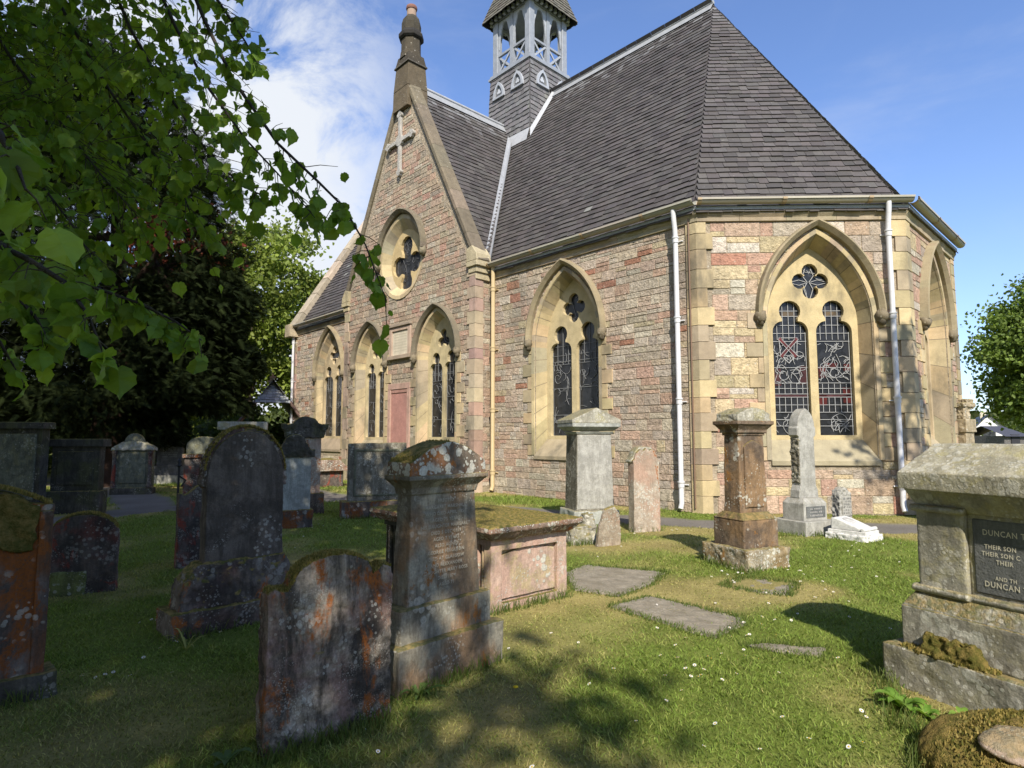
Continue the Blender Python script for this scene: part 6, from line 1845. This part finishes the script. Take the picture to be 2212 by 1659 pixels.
# the dark yew
def yew():
    g = np.random.default_rng(15); rng = random.Random(15)
    base = np.array([-13.6, 20.5, 0.0])
    t = empty('yew_tree', tuple(base), 0, 'huge dark yew filling the left side behind the graves', 'tree')
    Ps = []
    for c, r, n in (((-0.8, 0, 7.6), (5.0, 4.2, 6.6), 330), ((-5.5, 0, 5.2), (4.0, 3.5, 4.6), 170), ((2.0, 1.0, 4.6), (3.3, 3.0, 3.4), 190), ((-1.5, -0.5, 12.6), (2.6, 2.4, 3.0), 60)):
        P, cid, cc = crown(g, c, r, n, 110, 0.55, 0.5, 1.35, 0.45)
        Ps.append(P)
    P = np.concatenate(Ps)
    x, y, d = pjn(P + base)
    k = (x < 545 + 25 * np.sin(y * 0.05)) & ~((y < 430) & (x > 330 + (y - 100) * 0.62)) & ~((x > 400) & (y > 890))
    k &= ~((np.abs(x - 335) < 70) & (np.abs(y - 478) < 42) & (g.random(len(P)) < 0.8))
    P = P[k]; n = len(P)
    out = P - np.array([-0.8, 0, 7.0]); out[:, 2] *= 0.2
    yv = out / (np.linalg.norm(out, axis=1, keepdims=True) + 1e-6) + np.array([0, 0, -0.35]) + g.normal(size=(n, 3)) * 0.8
    yv /= np.linalg.norm(yv, axis=1, keepdims=True)
    z = np.array([0, 0, 1.0]) + g.normal(size=(n, 3)) * 0.45
    z -= yv * np.sum(z * yv, 1, keepdims=True); z /= np.linalg.norm(z, axis=1, keepdims=True)
    Rm = np.stack([np.cross(yv, z), yv, z], -1)
    inst('crown', SPV, SPF, Rm, g.uniform(0.2, 0.40, n), P, mixcol(g, n, (0.008, 0.013, 0.005), (0.020, 0.028, 0.009)), M_YEW, t)
    mb = trunk_mb((0, 0, -0.1), (0, 0, 11), 0.6, 0.15, rng, [((math.cos(a) * 3.6, math.sin(a) * 3, z), 0.16) for a, z in ((0.2, 3.4), (1.5, 6), (2.9, 4), (3.6, 7), (4.6, 5), (5.6, 8), (0.5, 9))], (0.06, 0.035, 0.025))
    mb.build('trunk', M_BARK, t)
yew()

# the lime overhanging the camera
ALLOW = [(-600, -900), (470, -900), (470, 0), (505, 60), (560, 110), (580, 165), (640, 300), (750, 420), (800, 480), (868, 690), (800, 640), (740, 520), (640, 470), (560, 420), (500, 470), (440, 520), (400, 560), (440, 740), (330, 700), (240, 800), (60, 840), (-600, 900)]
def lime():
    g = np.random.default_rng(25); rng = random.Random(25)
    base = np.array([-5.6, -2.5, 0.0])
    t = empty('lime_tree', tuple(base), 0, 'lime tree whose leafy branches hang into the picture from the upper left', 'tree')
    # crown overhead
    P1_, cid, cc = crown(g, (-5.8, -2.4, 8.2), (6.0, 9.4, 3.0), 640, 74, 0.66, 0.2, 4.4, 0.6)
    P2_, _, _ = crown(g, (-11.5, 1.0, 8.0), (5.0, 9.0, 2.8), 300, 64, 0.65, 0.25, 4.4, 0.6)
    P3_, _, _ = crown(g, (0.85, -8.5, 10.2), (1.1, 1.8, 1.4), 11, 34, 0.62, 0.3, 4.6, 0.6)
    P4_, _, _ = crown(g, (-9.0, 7.6, 8.8), (4.2, 3.6, 2.4), 110, 60, 0.65, 0.2, 5.0, 0.6)
    P5_, _, _ = crown(g, (-3.0, -7.0, 8.6), (3.0, 3.4, 2.2), 110, 60, 0.6, 0.15, 5.0, 0.6)
    P = np.concatenate([P1_, P2_, P4_, P5_])
    # crown leaves cut away so their shadow misses the lawn and table tomb
    gx = P[:, 0] - SUN.x / SUN.z * P[:, 2]; gy = P[:, 1] - SUN.y / SUN.z * P[:, 2]
    lim_x = np.where(gy < 4.2, 0.6, np.where(gy < 6.0, -0.28, -0.35)) + g.normal(size=len(P)) * 0.12
    P = np.concatenate([P[~((gx > lim_x) & (gy > 1.5))], P3_])
    x, y, d = pjn(P)
    vis = (d > 0.3) & (x > -30) & (x < 2250) & (y > -40)
    okp = inpoly(x, y, ALLOW) & (x < 430) & (y < 430) & (g.random(len(P)) < 0.5)
    P = P[~vis | okp]
    sz = g.uniform(0.14, 0.26, len(P))
    x, y, d = pjn(P)
    sz = np.where((d > 0.3) & (y > -150) & (x > -150) & (x < 900), sz * 0.45, sz)
    n = len(P)
    inst('crown', LEAF_V, LEAF_F, hang_rot(g, n, 0.45, 0.8), sz, P - base, mixcol(g, n, (0.10, 0.165, 0.022), (0.155, 0.225, 0.034)), M_LIME, t)
    lim = [(tuple(cc[i] - base), 0.12) for i in range(0, 640, 42)]
    trunk_mb((0, 0, -0.1), (0, 0.3, 8.5), 0.42, 0.14, rng, lim, (0.10, 0.085, 0.07)).build('trunk', M_BARK, t)
    # hanging boughs
    def bough(pts, leaf, nl, twig=0.2, dens=1.0, side=1.0, r0=0.012):
        pts = [Vector(at(a, b, c)) for a, b, c in pts]
        mb = MB(); LP = []; LS = []
        mb.tube([p - Vector(base) for p in pts], [r0 * (1 - 0.8 * i / (len(pts) - 1)) for i in range(len(pts))], 6, (0.05, 0.04, 0.03))
        seg = [(pts[i + 1] - pts[i]).length for i in range(len(pts) - 1)]; L = sum(seg)
        nt = int(nl)
        for k in range(nt):
            s = L * (k + rng.random()) / nt; i = 0
            while i < len(seg) - 1 and s > seg[i]: s -= seg[i]; i += 1
            p = pts[i].lerp(pts[i + 1], min(1, s / seg[i])); d = (pts[i + 1] - pts[i]).normalized()
            fr_ = 1 - 0.5 * k / nt
            e = p + (d * rng.uniform(0.1, 0.7) + Vector((rng.uniform(-1, 1), rng.uniform(-1, 1), rng.uniform(-0.9, 0.35))) * side) * twig * fr_
            mb.tube([p - Vector(base), p.lerp(e, 0.5) - Vector(base) + Vector((0, 0, 0.01)), e - Vector(base)], [0.0028, 0.002, 0.0012], 4, (0.07, 0.06, 0.03))
            m = max(1, int(round(dens * rng.uniform(2.2, 4.4))))
            for q in range(m):
                f = (q + 1) / m
                LP.append(p.lerp(e, f) + Vector((rng.uniform(-1, 1), rng.uniform(-1, 1), rng.uniform(-1.2, 0.2))) * leaf * 0.35); LS.append(leaf * rng.choice([rng.uniform(0.4, 0.8), rng.uniform(0.75, 1.2)]))
        LP = np.array([tuple(p) for p in LP]) - base; n = len(LP)
        br = mb.build('bough', M_BARK, t)
        inst('leaves', FLV, FLF, hang_rot(g, n, 0.95, 0.42), np.array(LS) * 0.92, LP, mixcol(g, n, (0.125, 0.225, 0.028), (0.22, 0.325, 0.05), 0.3), M_LIME, br)
    bough([(360, -160, 3.5), (440, 40, 3.3), (505, 175, 3.2), (600, 310, 3.0), (690, 395, 2.9), (745, 450, 2.85), (790, 530, 2.75), (835, 650, 2.7)], 0.075, 60, 0.22, 0.9)
    bough([(420, -120, 3.8), (470, 0, 3.7), (530, 90, 3.6), (565, 150, 3.5)], 0.08, 26, 0.2, 1.1)
    bough([(300, -120, 3.9), (380, 60, 3.7), (450, 190, 3.5), (530, 300, 3.4), (600, 375, 3.3), (680, 470, 3.2)], 0.075, 60, 0.28, 1.0)
    bough([(200, -140, 4.0), (280, 60, 3.8), (360, 200, 3.6), (450, 330, 3.5), (520, 400, 3.4), (560, 420, 3.3)], 0.08, 90, 0.42, 1.2)
    bough([(60, -140, 4.2), (150, 50, 4.0), (240, 200, 3.8), (330, 330, 3.7), (400, 430, 3.6), (425, 500, 3.5)], 0.085, 120, 0.5, 1.3)
    bough([(-80, -50, 4.2), (20, 120, 4.0), (120, 250, 3.8), (220, 380, 3.6), (300, 470, 3.5)], 0.085, 120, 0.5, 1.3)
    bough([(-120, 150, 3.8), (0, 300, 3.6), (90, 400, 3.4), (160, 490, 3.3), (200, 560, 3.2)], 0.085, 100, 0.42, 1.3)
    bough([(-60, 20, 5.0), (100, 60, 5.0), (250, 120, 4.9), (380, 160, 4.8)], 0.09, 120, 0.6, 1.3)
    bough([(-100, -20, 4.6), (60, 180, 4.5), (200, 300, 4.4), (300, 400, 4.3)], 0.09, 120, 0.6, 1.3)
    bough([(-80, 480, 2.9), (80, 570, 2.7), (200, 620, 2.6), (300, 655, 2.5), (380, 695, 2.45), (435, 735, 2.4)], 0.072, 55, 0.14, 1.1)
    bough([(-60, 500, 2.0), (60, 560, 1.9), (140, 610, 1.8), (190, 680, 1.72), (222, 760, 1.68)], 0.088, 24, 0.12, 1.0)
    bough([(-60, 560, 2.4), (20, 620, 2.35), (80, 690, 2.3), (110, 745, 2.3)], 0.08, 22, 0.14, 1.0)
    bough([(-60, 230, 1.35), (0, 290, 1.25), (35, 350, 1.18), (55, 410, 1.15)], 0.085, 9, 0.08, 0.8)
    bough([(-60, 680, 2.6), (0, 740, 2.6), (35, 800, 2.6)], 0.07, 12, 0.12, 1.0)
lime()

# ------------------------------------------------------------------ grass
def grass():
    g = np.random.default_rng(99)
    zones = [(2.2, 4.6, 6500, (0.014, 0.036)), (4.6, 8.0, 2900, (0.016, 0.038)), (8.0, 13.0, 1000, (0.02, 0.045)), (13.0, 22.0, 260, (0.04, 0.085))]
    Vs = []; Cs = []
    polys = [[G(*p) for p in poly] for poly, _ in FLATS]
    for y0, y1, dens, (h0, h1) in zones:
        half = 0.90
        A = (y1 ** 2 - y0 ** 2) * half
        n = int(A * dens)
        Y = np.sqrt(g.uniform(y0 ** 2, y1 ** 2, n)); X = g.uniform(-half, half, n) * Y
        lx = (X - CH_P[0]) * math.cos(CH_A) + (Y - CH_P[1]) * math.sin(CH_A)
        ly = -(X - CH_P[0]) * math.sin(CH_A) + (Y - CH_P[1]) * math.cos(CH_A)
        inside = (ly > -0.02) & (ly - lx > 0.0) & (lx > -30)
        inside |= (ly > -0.6) & (lx > -14.7) & (lx < -6.8)
        k = ~inside & (path_mask(X, Y) < 0.45)
        for poly in polys:
            k &= ~(inpoly(X, Y, poly) & (g.random(n) < 0.90 - 0.5 * (vnoise(X, Y, 0.3, 8) > 0.68)))
        d = dry(X, Y)
        k &= g.random(n) > d * 0.45
        X, Y, d = X[k], Y[k], d[k]; n = len(X)
        tuft = vnoise(X, Y, 0.22, 9)
        lush = vnoise(X, Y, 0.9, 19)
        H = g.uniform(h0, h1, n) * (0.55 + 0.8 * tuft) * (1 - 0.45 * d) * (0.8 + 0.5 * lush)
        an = g.uniform(0, 2 * math.pi, n); w = g.uniform(0.0014, 0.0028, n) * (1 + Y * 0.16)
        lean = g.uniform(0.3, 1.9, n) * H; la = g.uniform(0, 2 * math.pi, n)
        Z = gz(X, Y) * np.clip((26 - np.hypot(X, Y)) / 6, 0, 1) - 0.003
        dx, dy = np.cos(an) * w, np.sin(an) * w
        lx_, ly_ = np.cos(la) * lean, np.sin(la) * lean
        V = np.stack([np.stack([X - dx, Y - dy, Z], -1), np.stack([X + dx, Y + dy, Z], -1),
                      np.stack([X + dx * 0.7 + lx_ * 0.4, Y + dy * 0.7 + ly_ * 0.4, Z + H * 0.6], -1), np.stack([X - dx * 0.7 + lx_ * 0.4, Y - dy * 0.7 + ly_ * 0.4, Z + H * 0.6], -1),
                      np.stack([X + lx_, Y + ly_, Z + H], -1)], 1)
        dk = np.clip(d * 0.75 + g.normal(size=n) * 0.22, 0, 1)[:, None]
        C = np.array([0.165, 0.232, 0.040]) * (1 - dk) + np.array([0.38, 0.315, 0.13]) * dk
        C = C * (1 + g.uniform(-0.45, 0.5, (n, 1)))
        Vs.append(V.reshape(-1, 3)); Cs.append(np.repeat(C, 5, 0))
    # taller unmown grass against the stones
    V = np.concatenate(Vs); C = np.concatenate(Cs); n = len(V) // 5
    i = np.arange(n)[:, None] * 5
    F = np.concatenate([np.concatenate([i, i + 1, i + 2], 1), np.concatenate([i, i + 2, i + 3], 1), np.concatenate([i + 3, i + 2, i + 4], 1)])
    tag(np_mesh('grass', V, F, C, M_GRASS), 'short patchy churchyard lawn with dry mossy patches', 'grass', None, 'stuff')
    # longer tufts around stone bases
    spots = []
    def edge(px0, px1, n, s=0.05):
        a, b = Vector(G(*px0)), Vector(G(*px1))
        for _ in range(n):
            p = a.lerp(b, g.random()); spots.append((p.x + g.normal() * s * 0.6, p.y - abs(g.normal()) * s, 1.0))
    edge((560, 1645), (850, 1548), 420); edge((862, 1516), (1080, 1425), 320); edge((1060, 1330), (1225, 1288), 260); edge((1525, 1218), (1620, 1245), 160); edge((1620, 1245), (1700, 1210), 160)
    edge((1900, 1450), (1930, 1560), 260, 0.09); edge((1930, 1560), (2200, 1640), 200, 0.06); edge((375, 1392), (600, 1330), 260, 0.07); edge((10, 1530), (100, 1505), 120); edge((1800, 1165), (1910, 1165), 120); edge((1685, 1160), (1800, 1160), 120); edge((1215, 1180), (1350, 1170), 160); edge((97, 1282), (215, 1270), 120); edge((735, 1122), (860, 1118), 120); edge((1358, 1152), (1432, 1148), 90); edge((1960, 1659), (1985, 1600), 120, 0.05)
    for poly in polys:
        for a, b in zip(poly, poly[1:] + poly[:1]):
            L = math.hypot(b[0] - a[0], b[1] - a[1])
            for _ in range(int(L * 420)):
                q = g.random(); spots.append((a[0] + (b[0] - a[0]) * q + g.normal() * 0.035, a[1] + (b[1] - a[1]) * q + g.normal() * 0.035, 0.42))
    S = np.array(spots); n = len(S); X, Y = S[:, 0], S[:, 1]
    H = g.uniform(0.05, 0.13, n) * S[:, 2]; an = g.uniform(0, 6.28, n); w = g.uniform(0.0018, 0.003, n) * (1 + Y * 0.1); la = g.uniform(0, 6.28, n); lean = H * g.uniform(0.2, 0.8, n)
    dx, dy = np.cos(an) * w, np.sin(an) * w; lx_, ly_ = np.cos(la) * lean, np.sin(la) * lean; Z = gz(X, Y) - 0.003
    V = np.stack([np.stack([X - dx, Y - dy, Z], -1), np.stack([X + dx, Y + dy, Z], -1), np.stack([X + dx * 0.7 + lx_ * 0.4, Y + dy * 0.7 + ly_ * 0.4, Z + H * 0.6], -1), np.stack([X - dx * 0.7 + lx_ * 0.4, Y - dy * 0.7 + ly_ * 0.4, Z + H * 0.6], -1), np.stack([X + lx_, Y + ly_, Z + H], -1)], 1).reshape(-1, 3)
    i = np.arange(n)[:, None] * 5
    F = np.concatenate([np.concatenate([i, i + 1, i + 2], 1), np.concatenate([i, i + 2, i + 3], 1), np.concatenate([i + 3, i + 2, i + 4], 1)])
    tag(np_mesh('long_grass', V, F, np.repeat(mixcol(g, n, (0.08, 0.14, 0.022), (0.15, 0.17, 0.05)), 5, 0), M_GRASS), 'longer unmown grass around the stone bases', 'grass', None, 'stuff')
grass()

# ------------------------------------------------------------------ small plants
def daisy():
    mb = MB()
    for k in range(11):
        a = 2 * math.pi * k / 11; b = a + 0.22; c_ = a - 0.22
        mb.add([(0.003 * math.cos(a), 0.003 * math.sin(a), 0.034), (0.0115 * math.cos(c_), 0.0115 * math.sin(c_), 0.036), (0.013 * math.cos(a), 0.013 * math.sin(a), 0.0355), (0.0115 * math.cos(b), 0.0115 * math.sin(b), 0.036)], [(0, 1, 2, 3)], (0.82, 0.82, 0.80))
    mb.lathe([(0.0042, 0.034), (0.004, 0.037), (0.002, 0.0385)], 8, (0.55, 0.36, 0.03))
    mb.tube([(0, 0, 0), (0.001, 0, 0.034)], 0.0009, 5, (0.10, 0.15, 0.03))
    return mb
DPX = [(352, 1338), (336, 1342), (340, 1350), (330, 1348), (305, 1352), (178, 1470), (174, 1478), (210, 1474), (223, 1472), (245, 1465), (283, 1474), (373, 1466), (375, 1400), (348, 1413), (310, 1434), (478, 1376), (376, 1374), (779, 1582), (814, 1625), (1101, 1407), (1279, 1484), (1250, 1396), (1192, 1376), (1480, 1387), (1463, 1404), (1466, 1430), (1538, 1434), (1838, 1616), (1860, 1612), (1518, 1456), (1519, 1470), (1490, 1470), (1484, 1455), (1506, 1473), (1637, 1430), (1610, 1427), (1577, 1383)]
DPX += [(660, 1145), (668, 1148), (675, 1142), (655, 1162), (640, 1178), (636, 1186), (690, 1140), (700, 1138), (712, 1137), (735, 1135), (665, 1138), (690, 1135), (720, 1146)]
_g = np.random.default_rng(4)
for cx_, cy_, sx_, sy_, n_ in ((1760, 1235, 90, 28, 46), (1580, 1235, 40, 12, 18), (1850, 1180, 60, 12, 16), (1420, 1150, 40, 10, 14), (1700, 1300, 120, 30, 24), (1450, 1420, 130, 60, 24), (1600, 1560, 200, 60, 12), (1300, 1190, 60, 10, 10), (1680, 1345, 40, 10, 6)):
    for _ in range(n_): DPX.append((cx_ + _g.normal() * sx_, cy_ + _g.normal() * sy_))
src = None
for px_ in DPX:
    x, y = G(*px_)
    if y < 2.2 or y > 13: continue
    z = float(gz(np.array([x]), np.array([y]))[0])
    if src is None:
        src = daisy().build('daisy', M_PLAIN); o = src
    else:
        o = src.copy(); COL.objects.link(o)
    o.location = (x, y, z - 0.002); k = float(_g.uniform(0.75, 1.1)); o.scale = (k, k, k)
    o.rotation_euler = (float(_g.uniform(0.1, 0.6)), float(_g.uniform(-0.3, 0.3)), float(_g.uniform(0, 6.28)))
    tag(o, 'tiny white daisy open in the churchyard grass', 'daisy', 'daisies scattered over the lawn')

def plant(name, px, n, ln, wd, ca, cb, label, cat, up=0.5, seed=1, flower=False):
    g = np.random.default_rng(seed)
    x, y = G(*px)
    t = empty(name, (x, y, float(gz(np.array([x]), np.array([y]))[0])), 0, label, cat)
    mb = MB()
    for k in range(n):
        a = 2 * math.pi * k / n + g.uniform(-0.3, 0.3); L = ln * g.uniform(0.65, 1.15); w = wd * g.uniform(0.8, 1.2); e = up * g.uniform(0.6, 1.2)
        d = Vector((math.cos(a), math.sin(a), 0)); s = Vector((-d.y, d.x, 0)); pts = []
        for i in range(6):
            f = i / 5; ww = w * math.sin(math.pi * min(1, f * 0.85 + 0.12)) ** 0.7 * (0 if i == 5 else 1)
            p = d * L * f + Vector((0, 0, L * (e * 1.6 * f - e * 1.1 * f * f)))
            pts += [p - s * ww + Vector((0, 0, ww * 0.4)), p, p + s * ww + Vector((0, 0, ww * 0.4))]
        q = g.random(); c = tuple(ca[j] * (1 - q) + cb[j] * q for j in range(3))
        mb.add([tuple(p) for p in pts], [(3 * i + j, 3 * i + j + 1, 3 * i + j + 4, 3 * i + j + 3) for i in range(5) for j in (0, 1)], c, True)
    mb.build('leaves', M_LEAF, t)
    if flower:
        mb = MB()
        for k in range(3):
            a = g.uniform(0, 6.28); r = ln * 0.35; p = Vector((math.cos(a) * r, math.sin(a) * r, ln * 0.6))
            mb.tube([(0, 0, 0), tuple(p)], 0.0018, 5, (0.16, 0.2, 0.06))
            for q in range(5):
                b = 2 * math.pi * q / 5
                mb.add([tuple(p), tuple(p + Vector((math.cos(b - 0.5), math.sin(b - 0.5), 0.3)) * 0.014), tuple(p + Vector((math.cos(b), math.sin(b), 0.2)) * 0.019), tuple(p + Vector((math.cos(b + 0.5), math.sin(b + 0.5), 0.3)) * 0.014)], [(0, 1, 2, 3)], (0.62, 0.60, 0.18))
        mb.build('flower', M_PLAIN, t)
    return t
LG = ((0.12, 0.24, 0.03), (0.22, 0.34, 0.06))
plant('primrose_plant', (1950, 1530), 12, 0.15, 0.026, *LG, 'bright green primrose clump at the corner of the big monument', 'plant', 0.9, 2)
plant('primrose_plant', (2002, 1545), 7, 0.10, 0.02, *LG, 'small primrose clump just right of the bigger one', 'plant', 0.9, 3)
plant('primrose_plant', (2085, 1562), 5, 0.09, 0.034, *LG, 'round leaved plant with pale flowers above the boulder', 'plant', 1.1, 4, True)
plant('primrose_plant', (2128, 1578), 4, 0.08, 0.032, *LG, 'middle round leaved seedling behind the boulder', 'plant', 1.1, 5)
plant('primrose_plant', (2165, 1592), 3, 0.08, 0.032, *LG, 'rightmost round leaved seedling behind the boulder', 'plant', 1.1, 6)
plant('dock_plant', (905, 1505), 8, 0.17, 0.015, (0.07, 0.13, 0.03), (0.12, 0.19, 0.05), 'long leaved weed at the foot of the tall pedestal', 'plant', 0.8, 7)
plant('wild_plant', (490, 1648), 6, 0.12, 0.02, (0.07, 0.12, 0.03), (0.11, 0.17, 0.05), 'broad leaved weed left of the wide lichened headstone', 'plant', 0.9, 8)
plant('strappy_plant', (402, 1412), 9, 0.17, 0.006, (0.26, 0.27, 0.06), (0.34, 0.33, 0.10), 'clump of yellowing strap leaves in the shaded grass', 'plant', 1.2, 9)
x, y = G(1114, 1497)
t = empty('dandelion', (x, y, 0.0), 0, 'single yellow dandelion in the sunlit grass', 'flower')
mb = MB(); mb.lathe([(0.004, 0.03), (0.017, 0.036), (0.016, 0.041), (0.006, 0.045)], 14, (0.72, 0.50, 0.02)); mb.build('flower', M_PLAIN, t)
mb = MB(); mb.tube([(0, 0, 0), (0, 0, 0.032)], 0.0016, 6, (0.14, 0.18, 0.06)); mb.build('stem', M_PLAIN, t)
